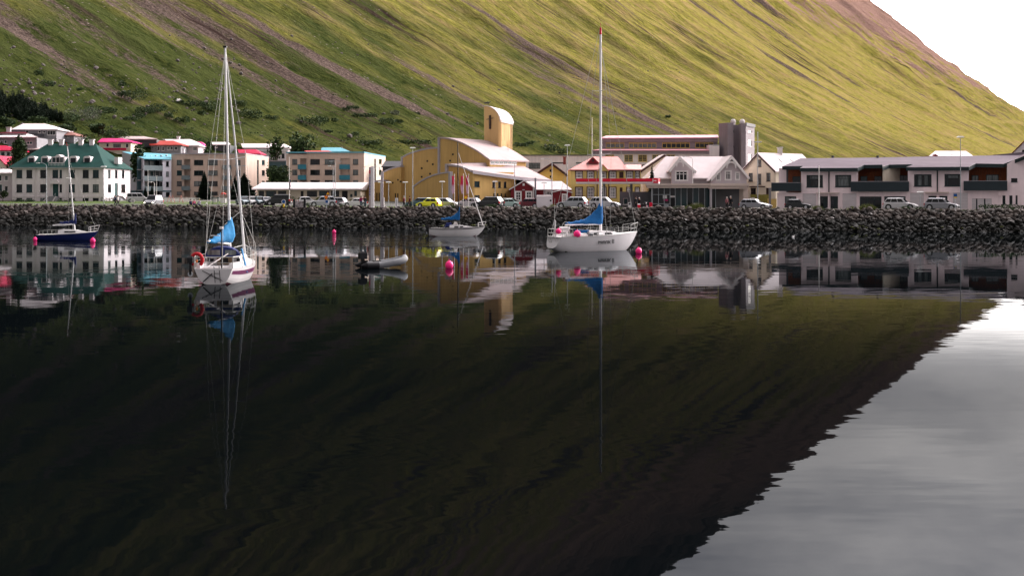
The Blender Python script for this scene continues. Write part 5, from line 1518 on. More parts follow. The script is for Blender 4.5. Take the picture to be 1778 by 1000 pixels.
def far_white():
    b = Bd('house', 'far house of which only the white hipped roof shows above the long terrace', 'house', 1650, 300, 300)
    f = Fac((1616, 300), (1686, 300))
    b.wall(f, [(1616, 350), (1686, 350), (1686, 270.5), (1616, 270.5)], M['maroon']); b.back(f, [(1616, 350), (1686, 350), (1686, 270.6), (1616, 270.6)], 9, M['maroon'])
    b.hull([W(1612.6, 271.4, 299.4), W(1690, 271, 299.4), W(1624, 262.4, 305), W(1677, 262.4, 305), W(1616, 271.4, 310), W(1687, 271, 310)], M['roof_white'])
    b.poly(Fac((1600, 299.2), (1700, 299.2)), [(1619, 271.6), (1630, 271.6), (1624.5, 267.6)], 0, -2, M['maroon'], 'gablet')
    for px in (1653, 1671): b.mk(MB().tube(W(px, 272, 301), W(px, 268, 301), .2), 'roof_vent', M['grey'])
    b = Bd('house', 'tall white gabled house cut by the frame behind the terrace end', 'house', 1790, 350, 250)
    f = Fac((1740, 254), (1880, 248))
    out = [(1748, 350), (1872, 350), (1872, 280), (1810, 216), (1748, 277)]
    b.wall(f, out, M['white'], [(1774.4, 260.4, 1779, 268.6)]); b.win(f, (1774.4, 260.4, 1779, 268.6), 1, 1, 'fbrown', 'glass')
    b.back(f, out, 10, M['white'])
    b.gable(f, (1748, 277), (1872, 280), (1810, 215.6), 10, M['roof_maroon'], over=.4, th=.2)
far_white()

# ================================================================ houses up the slope
def hill_house(label, px0, px1, yb, ye, kind, roofm, wallm, wins=(), ridge=None, apex=None, d=None, depth=9, chim=None, extra=None, nm='hillside_house'):
    """kind 'eave': ridge=(pxa,pxb,py); 'gable': apex=(px,py); 'flat'"""
    d = d or dground((px0 + px1) / 2, yb)
    b = Bd(nm, label, 'house', (px0 + px1) / 2, yb, d)
    f = Fac((px0, d), (px1, d)); base = yb + 5 * 300 / d
    if kind == 'gable': out = [(px0, base), (px1, base), (px1, ye), apex, (px0, ye)]
    else: out = [(px0, base), (px1, base), (px1, ye), (px0, ye)]
    b.wall(f, out, M[wallm], [w[:4] for w in wins])
    for w in wins: b.win(f, w[:4], w[4] if len(w) > 4 else 1, 1, 'fwhite' if wallm not in ('white', 'offwhite') else 'fdark', 'glass', fw=.09)
    b.back(f, out, depth, M[wallm])
    if kind == 'gable': b.gable(f, (px0, ye), (px1, ye), apex, depth, M[roofm], over=.6, th=.25)
    elif kind == 'eave':
        e = W(0, ye, d - .6).z; a, c = W(px0 - 2.5, 0, d - .6).x, W(px1 + 2.5, 0, d - .6).x; dm = d + depth / 2; r0, r1 = W(ridge[0], ridge[2], dm), W(ridge[1], ridge[2], dm)
        b.hull([Vector((x, y, z)) for x in (a, c) for y in (d - .6, d + depth + .6) for z in (e, e + .22)] + [r0, r1], M[roofm])
    elif kind == 'mono':
        e = W(0, ye, d - .6).z; a, c = W(px0 - 2, 0, d - .6).x, W(px1 + 2, 0, d - .6).x; zt = W(0, ridge[2], d + depth).z
        b.hull([Vector((a, d - .6, e)), Vector((c, d - .6, e)), Vector((a, d - .6, e + .25)), Vector((c, d - .6, e + .25)), W(ridge[0], ridge[2], d + depth), W(ridge[1], ridge[2], d + depth), W(ridge[0], ridge[2], d + depth) - Vector((0, 0, .3)), W(ridge[1], ridge[2], d + depth) - Vector((0, 0, .3))], M[roofm])
    if chim: b.chimney(chim[0], chim[1], chim[2], chim[3], d + depth / 2, M['white'])
    if extra: extra(b, f)
    return b
def balcony_of(r, m='darkgrey'):
    return lambda b, f: b.rect(f, r, .9, 1.0, M[m], 'balcony')
hill_house('grey gabled house high on the slope with a white roof and dark balcony', 22, 98, 243, 226, 'eave', 'roof_white', 'grey', [(66, 227.4, 71, 231.6), (74, 227.4, 79, 231.6), (82, 227, 96, 235, 3), (44, 226.4, 50, 231)], ridge=(40, 78, 215), extra=balcony_of((48, 232.4, 79, 238.4)), depth=12)
hill_house('low grey house with brown hipped roof beside the grey gabled house', 99, 128.5, 247, 236, 'eave', 'roof_brown', 'grey', [(104, 237, 108, 240), (110, 237, 120, 240, 3)], ridge=(103, 111, 225), depth=11)
hill_house('white house with dark maroon roof and pale square chimney up the slope', -8, 46, 243, 232.6, 'mono', 'roof_maroon', 'white', [(36, 233.6, 40, 236)], ridge=(-14, 40, 228.6), chim=(11, 222, 17.5, 231))
hill_house('grey flat-fronted house with pale lean-to roof behind the dark tree', -8, 64, 258, 239.4, 'mono', 'roof_white', 'grey', [(1, 244, 5, 250), (7, 243.6, 12, 249.5), (46, 245.6, 56, 251, 2)], ridge=(-14, 50, 234))
hill_house('small shed with pale pink hipped roof tucked beside the dark tree', 48, 67, 268, 260.6, 'eave', 'roof_pinkwhite', 'darkgrey', [], ridge=(51, 57, 252.6), depth=8, nm='shed')
hill_house('white bungalow with crimson roof at the edge of town', -10, 24, 276, 262.4, 'eave', 'roof_red', 'white', [(2, 264.6, 8, 270), (12, 264.6, 17, 270)], ridge=(-14, 8, 252.8), chim=(18, 262, 24, 272))
hill_house('cream house with big crimson gabled roof next to the green-roofed villa', -22, 16, 300, 293, 'gable', 'roof_red', 'cream', [(1, 290.6, 4, 294), (5, 290.6, 8, 294)], apex=(-3, 272.6), d=300, depth=9)
def crim(b, f):
    pass
hill_house('crimson-roofed wing reaching behind the green-roofed villa', 17, 36, 303, 289, 'eave', 'roof_red', 'maroon', [], ridge=(6, 39, 272.6), d=302, depth=12, nm='house_wing')
hill_house('pale grey three-storey house with white roof and dark windows near the shore lawn', -20, 21, 348, 302, 'eave', 'roof_white', 'lilac', [(-6, 304, 3, 315), (7.6, 305, 14, 314), (-6, 320, 4, 333), (7.6, 323, 14, 333)], ridge=(-18, 14, 293.4), d=290, depth=10, nm='house')
hill_house('cream house with bright magenta roof above the green-roofed villa', 172, 227, 264, 248, 'eave', 'roof_magenta', 'cream', [(184, 249.2, 189, 256), (196, 249.6, 210, 257.4, 4), (218, 249.4, 223, 257)], ridge=(177, 212, 240.4), extra=balcony_of((180, 257.4, 221, 261.4), 'roof_red'), depth=10)
hill_house('low house with long off-white roof behind the magenta-roofed house', 206, 272, 252, 242.8, 'mono', 'roof_pinkwhite', 'darkgrey', [], ridge=(207, 250, 237))
hill_house('grey house with rust red roof and row of narrow windows', 262, 314, 268, 253, 'eave', 'roof_orange', 'grey', [(273, 254.4, 277, 262), (281, 254.4, 285, 262), (290, 254.6, 294, 261), (296, 254.6, 300, 261), (303, 254.6, 308, 261)], ridge=(258, 300, 244.6), depth=9)
hill_house('grey house with broad white roof beside the rust red one', 316, 344, 268, 254, 'eave', 'roof_white', 'lilac', [(335, 255.4, 342, 262, 2)], ridge=(282, 330, 242), depth=14, chim=(306.8, 237.8, 311.6, 243))
hill_house('small house showing a pink-red roof edge behind the broad white roof', 338, 352, 262, 254.6, 'eave', 'roof_magenta', 'grey', [], ridge=(338, 350, 246.6), depth=8)
hill_house('dark-walled garage house with thin white roof below the bushes', 371, 399, 263, 252.4, 'mono', 'roof_white', 'darkgrey', [(373, 254, 378, 257)], ridge=(368, 396, 247))
hill_house('white chalet with wide pale low-pitched roof and balcony', 424, 500, 278, 257.6, 'eave', 'roof_white', 'white', [(477.6, 268, 483.6, 274, 2), (489, 267, 494, 275)], ridge=(418, 492, 249.6), chim=(476.8, 247.4, 481, 253), depth=12, extra=balcony_of((428, 260, 507, 262.4), 'fwhite'))
hill_house('house with crimson roof in front of the white chalet', 418, 450, 272, 268.4, 'eave', 'roof_red', 'white', [], ridge=(412, 444, 259.6), depth=8, d=378)
hill_house('low slate-grey link building between the two beige blocks', 467.6, 496.4, 300, 280.6, 'flat', 'roof_dark', 'tealbase', [], d=372, depth=8, nm='link_building', extra=lambda b, f: b.rect(f, (466.6, 279, 497, 280.6), -8, .3, M['grey'], 'roof'))
hill_house('house showing a turquoise roof above the second beige block', 560, 606, 274, 264.6, 'mono', 'roof_teal', 'darkgrey', [], ridge=(557, 592, 256.4), extra=None)
hill_house('house showing a thin rust red roof behind the second beige block', 534, 576, 274, 265.6, 'mono', 'roof_orange', 'grey', [], ridge=(528, 570, 261.8), d=392)
hill_house('building with dark blue-black roof behind the church slabs', 664, 700, 310, 291, 'mono', 'roof_dark', 'darkgrey', [], ridge=(669, 700, 280), d=345, depth=12, nm='shed')
# ---------------------------------------------------------------- vegetation
def leaf_material(name, c0, c1):
    m = bpy.data.materials.new(name); m.use_nodes = True
    t = m.node_tree; b = t.nodes['Principled BSDF']; b.inputs['Roughness'].default_value = .8; b.inputs['Specular IOR Level'].default_value = .15
    g = t.nodes.new('ShaderNodeNewGeometry'); r = t.nodes.new('ShaderNodeValToRGB')
    r.color_ramp.elements[0].color = (*c0, 1); r.color_ramp.elements[1].color = (*c1, 1)
    t.links.new(g.outputs['Random Per Island'], r.inputs['Fac']); t.links.new(r.outputs['Color'], b.inputs['Base Color'])
    return m
M['spruce'] = leaf_material('spruce_needles', (.006, .014, .009), (.022, .040, .020))
M['leaf'] = leaf_material('dark_leaves', (.010, .022, .008), (.042, .070, .022))
M['scrub'] = leaf_material('scrub_leaves', (.014, .030, .010), (.048, .080, .026))
M['willow'] = leaf_material('grey_green_leaves', (.050, .062, .045), (.14, .15, .11))
M['tuft'] = leaf_material('coarse_grass', (.04, .06, .012), (.16, .17, .05))
M['bark'] = pmat('bark', (.06, .045, .035), .9, .3, 4)
lr = random.Random(11)
def leaves(mb, c, rad, n, size):
    "leaf-sized triangles spread through an ellipsoid"
    for _ in range(n):
        while True:
            p = Vector((lr.uniform(-1, 1), lr.uniform(-1, 1), lr.uniform(-1, 1)))
            if .25 < p.length < 1: break
        q = Vector((c[0] + p.x * rad[0], c[1] + p.y * rad[1], c[2] + p.z * rad[2])); s = size * lr.uniform(.6, 1.3)
        a = Vector((lr.uniform(-1, 1), lr.uniform(-1, 1), lr.uniform(-.6, .6))).normalized(); b_ = a.cross(Vector((lr.uniform(-1, 1), lr.uniform(-1, 1), lr.uniform(-1, 1)))).normalized()
        mb.add([q - a * s, q + b_ * s * .7, q + a * s, q - b_ * s * .5], [(0, 1, 2, 3)])
def conifer_mesh(mb, base, h, r, whorls=14, per=12):
    for k in range(whorls):
        f = k / (whorls - 1); z = base[2] + h * (.10 + .88 * f); rr = r * (1 - f) ** .85 + .06
        for j in range(max(4, int(per * (1 - .5 * f)))):
            a = lr.uniform(0, 6.283); L = rr * lr.uniform(.65, 1.15); w = L * lr.uniform(.22, .38) + .06
            d = Vector((math.cos(a), math.sin(a), 0)); e = Vector((-d.y, d.x, 0)); o = Vector((base[0], base[1], z + lr.uniform(-.04, .04) * h))
            tip = o + d * L + Vector((0, 0, -L * lr.uniform(.15, .5)))
            mid = o + d * L * .55 + Vector((0, 0, L * .03))
            mb.add([o, mid + e * w, tip, mid - e * w, mid + Vector((0, 0, -w * 1.2))], [(0, 1, 2, 3), (0, 4, 2)])
            for q in range(2):
                u = o.lerp(tip, lr.uniform(.4, .9)); mb.add([u, u + e * w * lr.choice((-1, 1)) * 1.6 + d * .1 * L + Vector((0, 0, -.15 * L)), u + d * w], [(0, 1, 2)])
def conifer(px, py0, py1, wpx, label, d, group=None):
    p = W(px, py1, d); h = (py1 - py0) * d / F; r = wpx * d / F / 2
    p.z = min(p.z, terr(p.x, p.y)); h = W(0, py0, d).z - p.z
    t = thing('spruce_tree', label, 'tree', p, 0, group)
    mb = MB(); conifer_mesh(mb, (0, 0, 0), h, r, 26, 34); mb.build('crown', M['spruce'], t)
    MB().tube((0, 0, 0), (0, 0, h * .85), h * .022, .03, 7).build('trunk', M['bark'], t)
def broadleaf(px, py0, py1, wpx, label, d, mat='leaf', n=1700, size=.28, group=None, nm='leafy_tree'):
    p = W(px, py1, d); p.z = min(p.z, terr(p.x, p.y)); top = W(0, py0, d).z; h = top - p.z; r = wpx * d / F / 2
    t = thing(nm, label, 'tree', p, 0, group)
    mb = MB()
    for _ in range(11):
        a = lr.uniform(0, 6.28); q = r * lr.uniform(.1, .62); zz = h * lr.uniform(.38, .82)
        leaves(mb, (q * math.cos(a), q * math.sin(a), zz), (r * .42, r * .42, h * .19), n // 11, size)
    mb.build('crown', M[mat], t)
    tr = MB().tube((0, 0, 0), (0, 0, h * .5), h * .035, h * .02, 7)
    for k in range(5):
        a = k * 1.3; tr.tube((0, 0, h * .3), (r * .5 * math.cos(a), r * .5 * math.sin(a), h * .7), h * .015, h * .005, 5)
    tr.build('trunk', M['bark'], t)

conifer(355, 297, 345, 27, 'dark spruce in front of the beige block with grey-green balconies', 300)
conifer(424, 300, 348, 46, 'broad dark spruce at the corner of the beige block, next to the pavilion', 300)
conifer(408, 305, 348, 20, 'slender dark spruce pressed against the broad spruce', 303)
conifer(252, 324, 350, 9, 'narrow dark spruce by the pale flats, nearer the villa', 300)
conifer(264, 321, 349, 9, 'narrow dark spruce by the pale flats, nearer the beige block', 300)
conifer(1132, 284, 322, 18, 'ragged spruce between the yellow house and the grey villa', 258)
broadleaf(486, 288, 330, 62, 'round leafy tree above the low pavilion roof', 318, n=3200)
broadleaf(31, 231, 276, 36, 'dense dark tree among the hillside houses above the villa', 300, n=3200)
broadleaf(148, 226, 262, 60, 'dark leafy tree behind the villa roof', 348, n=1300, size=.48)
broadleaf(118, 212, 238, 44, 'dark tree mass between the brown-roofed house and the villa chimneys', dground(118, 238, 230, 900), n=1400, size=.4)
broadleaf(172, 214, 240, 40, 'dark tree uphill of the magenta-roofed house', dground(172, 240, 230, 900), n=1200, size=.4)
broadleaf(12, 202, 224, 46, 'dark tree behind the highest houses, nearest the frame edge', dground(12, 224, 230, 900), n=1300, size=.4)
broadleaf(66, 202, 218, 40, 'low dark tree directly behind the grey gabled house', dground(66, 218, 230, 900), n=900, size=.4)
broadleaf(96, 236, 256, 12, 'small dark tree just over the villa chimneys', 312, n=350)
broadleaf(240, 243, 268, 30, 'dark tree beside the magenta-roofed house', 335, n=700, size=.45)
broadleaf(362, 240, 268, 24, 'dark tree by the garage house with the thin white roof', 362, n=600, size=.45)
broadleaf(456, 268, 285, 22, 'dark tree below the white chalet', 366, n=450, size=.4)
broadleaf(520, 228, 262, 70, 'wide dark thicket tree above the link building', 408, 'scrub', n=1200, size=.55)
broadleaf(478, 236, 258, 30, 'grey-green tree beside the white chalet', 402, 'scrub', n=500, size=.48)
broadleaf(16, 266, 280, 14, 'small green tree before the crimson-roofed bungalow', 296, n=300)
broadleaf(5, 328, 350, 22, 'young tree on the shore lawn beside the pale grey house', 282, n=400, size=.18)

def bush(px, py, wpx, hpx, mat='scrub', label=None, group='bushes dotted over the lower mountain slope', d=None, nm='bush', n=None, size=None):
    d = d or dground(px, py, 230, 1200)
    p = W(px, py, d); w, h = wpx * d / F, hpx * d / F
    t = MB(); k = max(1, round(wpx / max(hpx, 4)))
    n = n or int(min(900, 60 + wpx * hpx * 1.6)); size = size or max(.12, 1.3 * d / F)
    for j in range(k):
        x = (j + .5) / k * w - w / 2; hh = h * lr.uniform(.7, 1)
        leaves(t, (x, lr.uniform(-.1, .1) * w, hh * .38), (w / k * .75, w / k * .7, hh * .6), n // k, size)
    o = t.build(nm, M[mat]); o.location = (p.x, p.y, p.z); tag(o, label, 'bush', group)
    return o
hb = [(233, 172, 40, 20), (215, 166, 22, 9), (252, 196, 30, 13), (272, 192, 26, 18), (241, 203, 20, 8), (317, 212, 22, 12), (293, 204, 14, 9), (334, 184, 46, 11), (310, 178, 14, 8), (368, 190, 24, 17), (350, 199, 12, 8), (417, 182, 20, 10),
      (436, 204, 34, 18), (472, 207, 22, 9), (540, 216, 44, 20), (560, 212, 20, 12), (581, 211, 9, 8), (570, 230, 14, 6), (212, 149, 9, 10), (67, 130, 14, 9), (84, 149, 22, 12), (138, 157, 8, 6), (600, 192, 12, 6), (612, 189, 20, 6),
      (634, 203, 44, 8), (671, 214, 24, 10), (692, 213, 14, 7), (723, 201, 11, 7), (617, 236, 12, 8), (644, 250, 40, 9), (718, 250, 60, 9), (958, 262, 20, 15), (978, 266, 14, 10), (904, 254, 24, 8), (1160, 204, 8, 5), (920, 250, 12, 6), (226, 208, 24, 7), (205, 236, 36, 14), (120, 246, 20, 10)]
hl = ['broad dark bush highest above the turquoise-roofed flats', 'smaller bush touching the broad one above the magenta-roofed house', 'flat dark bush just under the broad cluster over the pale flats', 'rounded bush at the lower side of the cluster over the pale flats', 'low bush strip at the foot of the cluster above the magenta-roofed house', 'single bush above the broad white hillside roof', 'little bush between the cluster and the gull over the slope', 'long flat bush beside the flying gull', 'small bush right below the flying gull', 'tall bush just before the mast rigging of the stern-on boat', 'small low bush under the tall one near the mast rigging', 'bush just past the mast of the stern-on boat, uphill', 'wide bush downhill of the one past the mast, above the chalet roof', 'flat bush between the chalet and the thicket tree', 'wide bush above the second beige block', 'small round-topped bush on the shoulder of the wide bush above the second beige block', 'lone ball-shaped bush above the turquoise hill roof', 'flat bush just over the turquoise hill roof', 'tiny dark bush high over the magenta-roofed house', 'small dark bush high above the hillside wood edge', 'dark twin bush high above the hillside wood, nearer the villa chimneys', 'speck-like bush alone above the willows', 'small bush high over the church low slabs', 'flat bush uphill of the church low slabs', 'long low bush streak above the second beige block side wall', 'bush directly above the church low slab, in the pair', 'smaller bush of the pair above the church low slab', 'round bush between the pair and the church tower', 'small bush low beside the second beige block roof', 'wide low scrub just behind the dark shed roof by the church', 'longest dark scrub strip behind the church big slab', 'round dark bush above the long white hall', 'smaller bush next to the round one above the long white hall', 'low bush at the foot of the church tower', 'lone bush halfway up over the purple-grey school', 'little bush behind the long white hall near the tower', 'flat bush between the cluster and the willows above the magenta-roofed house', 'wide dark scrub just above the hillside roofs behind the villa', 'dark scrub below the hillside wood behind the brown-roofed house']
assert len(hl) >= len(hb), (len(hl), len(hb))
for i, (x, y, w, h) in enumerate(hb):
    bush(x, y, w, h, 'scrub', hl[i])
for i, (x, y, w, h) in enumerate([(142, 206, 54, 24), (165, 200, 30, 22), (190, 196, 22, 12), (120, 210, 26, 18), (686, 200, 12, 9)]):
    bush(x, y, w, h, 'willow' if i in (0, 4) else 'scrub', ['pale grey-green willow bush, largest beside the hillside wood', 'dark willow bush next to the pale one beside the wood', 'small dark willow bush furthest from the hillside wood', 'dark willow bush touching the hillside wood', 'tiny pale bush alone above the church slabs'][i], 'willow bushes beside the hillside wood')
# the wood above the left of town: reads as one mass
wood = MB()
for k in range(230):
    x = lr.uniform(-30, 108); top = 158 + max(0, x - 10) * .36 + lr.uniform(0, 6)
    y = lr.uniform(top + 8, 208)
    d = dground(x, y, 280, 700); p = W(x, y, d)
    h = lr.uniform(15, 25) * d / F * (1 if x < 80 else .7)
    conifer_mesh(wood, (p.x, p.y, p.z - .3), h, h * .30, 9, 11)
wood.build('hillside_wood', M['spruce'], kind='stuff')
# scrub mat and boulders scattered on the slope, beyond counting
scr = MB()
for k in range(600):
    x = lr.uniform(-40, 1250); y = 268 - abs(lr.gauss(0, 38)) - max(0, (x - 500)) * .02
    if y < 60: continue
    d = dground(x, y, 280, 1100); p = W(x, y, d); s = lr.uniform(.5, 1.7)
    leaves(scr, (p.x, p.y, p.z + s * .1), (s * 1.5, s, s * .4), 26, .2)
scr.build('low_scrub', M['scrub'], kind='stuff')
M['hillstone'] = pmat('pale_hill_stone', (.13, .11, .108), .9, .35, .3)
hs_ = MB()
for k in range(620):
    x = lr.uniform(-20, 1300); y = lr.uniform(60, 262) if x < 700 else lr.uniform(120, 262)
    if lr.random() < .5: y = lr.gauss(150, 35); x = lr.uniform(0, 420)
    if y > 262 or y < 5: continue
    d = dground(x, y, 280, 1300); p = W(x, y, d); s = abs(lr.gauss(0, .36)) + .2
    vs, fs = shapes[lr.randrange(16)]
    q = Matrix.Rotation(lr.uniform(0, 6), 3, 'Z')
    hs_.add([q @ (Vector(v) * s) + p for v in vs], fs)
hs_.build('hillside_stones', M['hillstone'], kind='stuff')
# coarse grass on the crest of the stones, shrubs on the verge
gt = MB()
for k in range(2600):
    x = lr.uniform(-95, 85); y = shore(x) + lr.uniform(6.0, 8.3); z = gz(x)
    h = lr.uniform(.08, .3) * (1.0 if lr.random() < .8 else 1.8); a = lr.uniform(0, 6.28); dx, dy = .05 * math.cos(a), .05 * math.sin(a)
    gt.add([(x - dx, y - dy, z), (x + dx, y + dy, z), (x + lr.uniform(-.1, .1), y + lr.uniform(-.1, .1), z + h)], [(0, 1, 2)])
gt.build('verge_grass', M['tuft'], kind='stuff')
def tuft(px, w, h, label, mat='tuft', nm='grass_tuft', off=7.0, cat='plant', group=None):
    d = 205.0
    for _ in range(6): x = (px - 889) * d / F; d = shore(x) + off
    mb = MB(); ww, hh = w * d / F, h * d / F
    for k in range(int(w * 16)):
        a = lr.uniform(-1, 1); q = Vector((a * ww * .5, lr.uniform(-.4, .4), 0)); t_ = hh * (1 - a * a * .6) * lr.uniform(.5, 1.05); s = .05
        mb.add([q, q + Vector((s, .03, 0)), q + Vector((lr.uniform(-.3, .3) * hh + a * .3, lr.uniform(-.2, .2), t_))], [(0, 1, 2)])
    leaves(mb, (0, 0, hh * .35), (ww * .45, .5, hh * .35), int(w * 8), .1)
    o = mb.build(nm, M[mat]); o.location = (x, d, gz(x)); tag(o, label, cat, group)
tuft(1210, 22, 14, 'big spiky grass clump before the glass front, nearest the two walkers')
tuft(1178, 18, 8, 'low brownish plant clump before the glass shop front', 'willow')
tuft(1196, 8, 9, 'small yellowish grass tuft beside the shop column')
tuft(1419, 16, 10, 'grass clump at the foot of the white flagpole by the terrace')
tuft(1480, 12, 8, 'small grass clump before the second garage door')
tuft(1506, 30, 13, 'tall yellow-green grass clump before the dark terrace glazing')
tuft(1573, 18, 10, 'leafy green clump beside the white estate car', 'scrub')
tuft(1598, 16, 8, 'low leafy clump between the two parked cars by the terrace', 'scrub')
tuft(1760, 12, 10, 'leafy tuft on the stone crest nearest the terrace end', 'scrub')
tuft(960, 10, 10, 'grass tuft at the foot of the white container')
tuft(856, 22, 9, 'leafy clump in front of the black estate car', 'scrub')
tuft(785, 16, 6, 'leafy clump in front of the silver hatchback', 'scrub')
tuft(706, 10, 6, 'small clump on the stone crest near the two men in dark red', 'scrub')
def hedge(px0, px1, y0, y1, d, label, mat='scrub'):
    p, q = W(px0, y1, d), W(px1, y0, d); mb = MB(); n = max(2, int((q.x - p.x) / .8)); h = q.z - p.z
    for i in range(n):
        leaves(mb, ((q.x - p.x) * (i + .5) / n, 0, h * .45), (.7, .6, h * .55 * lr.uniform(.75, 1.1)), 110, .11)
    o = mb.build('hedge', M[mat]); o.location = p; tag(o, label, 'hedge')
hedge(1702, 1762, 354, 363, 196, 'trimmed green hedge before the terrace end wall')
hedge(1766, 1800, 355.5, 363.5, 196, 'short hedge piece at the very end of the terrace')
hedge(1060, 1075, 356, 362, 226, 'low hedge behind the white estate car at the forecourt', 'leaf')
hedge(22, 60, 346, 352, 276, 'dark hedge at the foot of the villa beyond the steps', 'leaf')
hedge(100, 130, 347, 352, 276, 'dark shrubs at the foot of the villa beneath its middle windows', 'leaf')
hedge(176, 205, 341, 352, 278, 'dark shrubs beside the villa side stairs', 'leaf')
hedge(435, 512, 341, 347, 286, 'green hedge along the pavilion windows', 'scrub')

# ---------------------------------------------------------------- cars
CARM = {}
def paint(name, c, metal=.0):
    if name not in CARM: CARM[name] = pmat(name, c, .32, .05, 1.2, metal=metal, coat=.4)
    return CARM[name]
M['tyre'] = pmat('tyre_rubber', (.012, .012, .012), .9, .2, 4)
M['rim'] = pmat('alloy_rim', (.42, .42, .44), .35, .1, 4, metal=.6)
M['taillamp'] = pmat('red_tail_lamp', (.45, .01, .02), .3, .1, 3)
M['headlamp'] = pmat('clear_headlamp', (.62, .62, .62), .15, .1, 3)
M['headlamp_lit'] = pmat('lit_headlamp', (.9, .9, .85), .2, 0, 1, emit=((1.0, .90, .72), 7))
M['trimblack'] = pmat('black_bumper', (.02, .02, .022), .7, .1, 3)
STY = {  # L, W, H, belt, hoodx, screen foot, roof front, roof rear, rear foot
    'hatch': (3.9, 1.68, 1.50, .92, .78), 'suv': (4.7, 1.92, 1.74, 1.06, .95), 'wagon': (4.6, 1.78, 1.50, .93, .9), 'sedan': (4.5, 1.78, 1.42, .92, .9), 'van': (4.4, 1.8, 1.85, 1.05, .9)}
GEO = {'hatch': (.62, .12, -1.45, -1.86), 'suv': (.95, .30, -1.85, -2.28), 'wagon': (.85, .15, -1.85, -2.24), 'sedan': (.75, .05, -1.05, -1.62), 'van': (1.25, .65, -2.0, -2.16)}
def car(px, off, rz, style, col, label, lit=False, d=None, nm='parked_car', rails=False):
    L, Wd, Ht, belt, _ = STY[style]; fx0, fx1, rx1, rx0 = GEO[style]
    if d is None:
        d = 215.0
        for _k in range(8): x = (px - 889) * d / F; d = shore(x) + off
    x = (px - 889) * d / F
    t = thing(nm, label, 'car', (x, d, G(x, d) + .012), rz)
    w = Wd / 2; h = L / 2; cl = .22
    # lower body: closed loft of side profiles, narrower at the flanks' edges
    hood = belt - .06
    prof = [(-h, cl + .12), (-h - .02, cl + .4), (-h + .05, belt - .1), (rx0, belt), (fx0, belt), (h - .55, hood - .08), (h - .12, hood - .24), (h, cl + .38), (h - .04, cl + .05), (-h + .1, cl)]
    def ring(y, s, dz=0): 
        cx, cz = 0, .6
        return [(cx + (a - cx) * (1 - s * .03), y, cz + (b - cz) * (1 - s * .12)) for a, b in prof]
    mb = MB().loft([ring(-w, 1), ring(-w + .06, .2), ring(-w + .25, 0), ring(0, -.06), ring(w - .25, 0), ring(w - .06, .2), ring(w, 1)])
    # cabin
    wi, wt = w - .10, w - .26
    B0 = [Vector((rx0, -wi, belt - .03)), Vector((fx0, -wi, belt - .03)), Vector((fx0, wi, belt - .03)), Vector((rx0, wi, belt - .03))]
    T0 = [Vector((rx1, -wt, Ht - .07)), Vector((fx1, -wt, Ht - .05)), Vector((fx1, wt, Ht - .05)), Vector((rx1, wt, Ht - .07))]
    T1 = [Vector((rx1 + .15, -wt + .14, Ht)), Vector((fx1 - .2, -wt + .14, Ht)), Vector((fx1 - .2, wt - .14, Ht)), Vector((rx1 + .15, wt - .14, Ht))]
    mb.loft([B0, T0, T1])
    body = mb.build('body', col, t)
    def pane(a, b, c, e, u0, u1, v0, v1, name='window', m='glass'):
        "panel on the cabin face a b (bottom) c e (top)"
        n = (b - a).cross(e - a).normalized()
        ctr = (a + b + c + e) / 4
        if n.dot(ctr - Vector((ctr.x * .3, 0, .6))) < 0: n = -n
        P_ = lambda u, v: a.lerp(b, u).lerp(e.lerp(c, u), v)
        q = [P_(u0, v0), P_(u1, v0), P_(u1, v1), P_(u0, v1)]
        MB().prism([p + n * .004 for p in q], n * .018).build(name, M[m], t)
    pane(B0[1], B0[2], T0[2], T0[1], .06, .94, .12, .94, 'windscreen')
    pane(B0[3], B0[0], T0[0], T0[3], .10, .90, .22, .90, 'rear_window')
    cuts = [(.05, .30), (.33, .63), (.66, .93)] if style in ('suv', 'wagon', 'van') else [(.10, .52), (.55, .92)]
    for a, b, c, e in ((B0[0], B0[1], T0[1], T0[0]), (B0[3], B0[2], T0[2], T0[3])):
        for u0, u1 in cuts: pane(a, b, c, e, u0, u1, .16, .90)
    rad = .40 if style == 'suv' else .33
    for sx in (h - .82, -h + .80):
        for sy in (-1, 1):
            y0 = sy * (w - .20); y1 = sy * (w + .012)
            arch = MB().tube((sx, sy * (w - .25), rad), (sx, sy * (w + .004), rad), rad + .07, n=16).build('wheel_arch', M['trimblack'], t)
            wh = MB().tube((sx, y0, rad), (sx, y1, rad), rad, n=18).build('wheel', M['tyre'], t)
            r_ = MB().tube((sx, y1 - sy * .01, rad), (sx, y1 + sy * .015, rad), rad * .62, n=14).build('rim', M['rim'], t); r_.parent = wh
    for sy in (-1, 1):
        MB().hull([(h - .30, sy * (w - .02), hood - .30), (h - .02, sy * (w - .30), hood - .33), (h + .01, sy * (w - .1), hood - .36), (h - .28, sy * (w + .01), hood - .44), (h + .015, sy * (w - .34), hood - .46), (h + .01, sy * (w - .08), hood - .48)]).build('headlight', M['headlamp_lit' if lit else 'headlamp'], t)
        MB().box((-h - .03, min(sy * (w - .24), sy * (w - .02)), belt - .36), (-h + .20, max(sy * (w - .24), sy * (w + .006)), belt - .06)).build('taillight', M['taillamp'], t)
        MB().box((fx0 - .25, min(sy * w, sy * (w + .17)), belt), (fx0 - .08, max(sy * w, sy * (w + .17)), belt + .14)).build('wing_mirror', col, t)
    MB().box((-h - .05, -w + .08, cl + .05), (-h + .12, w - .08, cl + .26)).build('rear_bumper', M['trimblack'] if style in ('suv', 'van') else col, t)
    MB().box((h - .14, -w + .35, cl + .12), (h + .02, w - .35, cl + .32)).build('grille', M['trimblack'], t)
    MB().box((-h - .055, -.26, cl + .30), (-h - .02, .26, cl + .42)).build('number_plate', M['fwhite'], t)
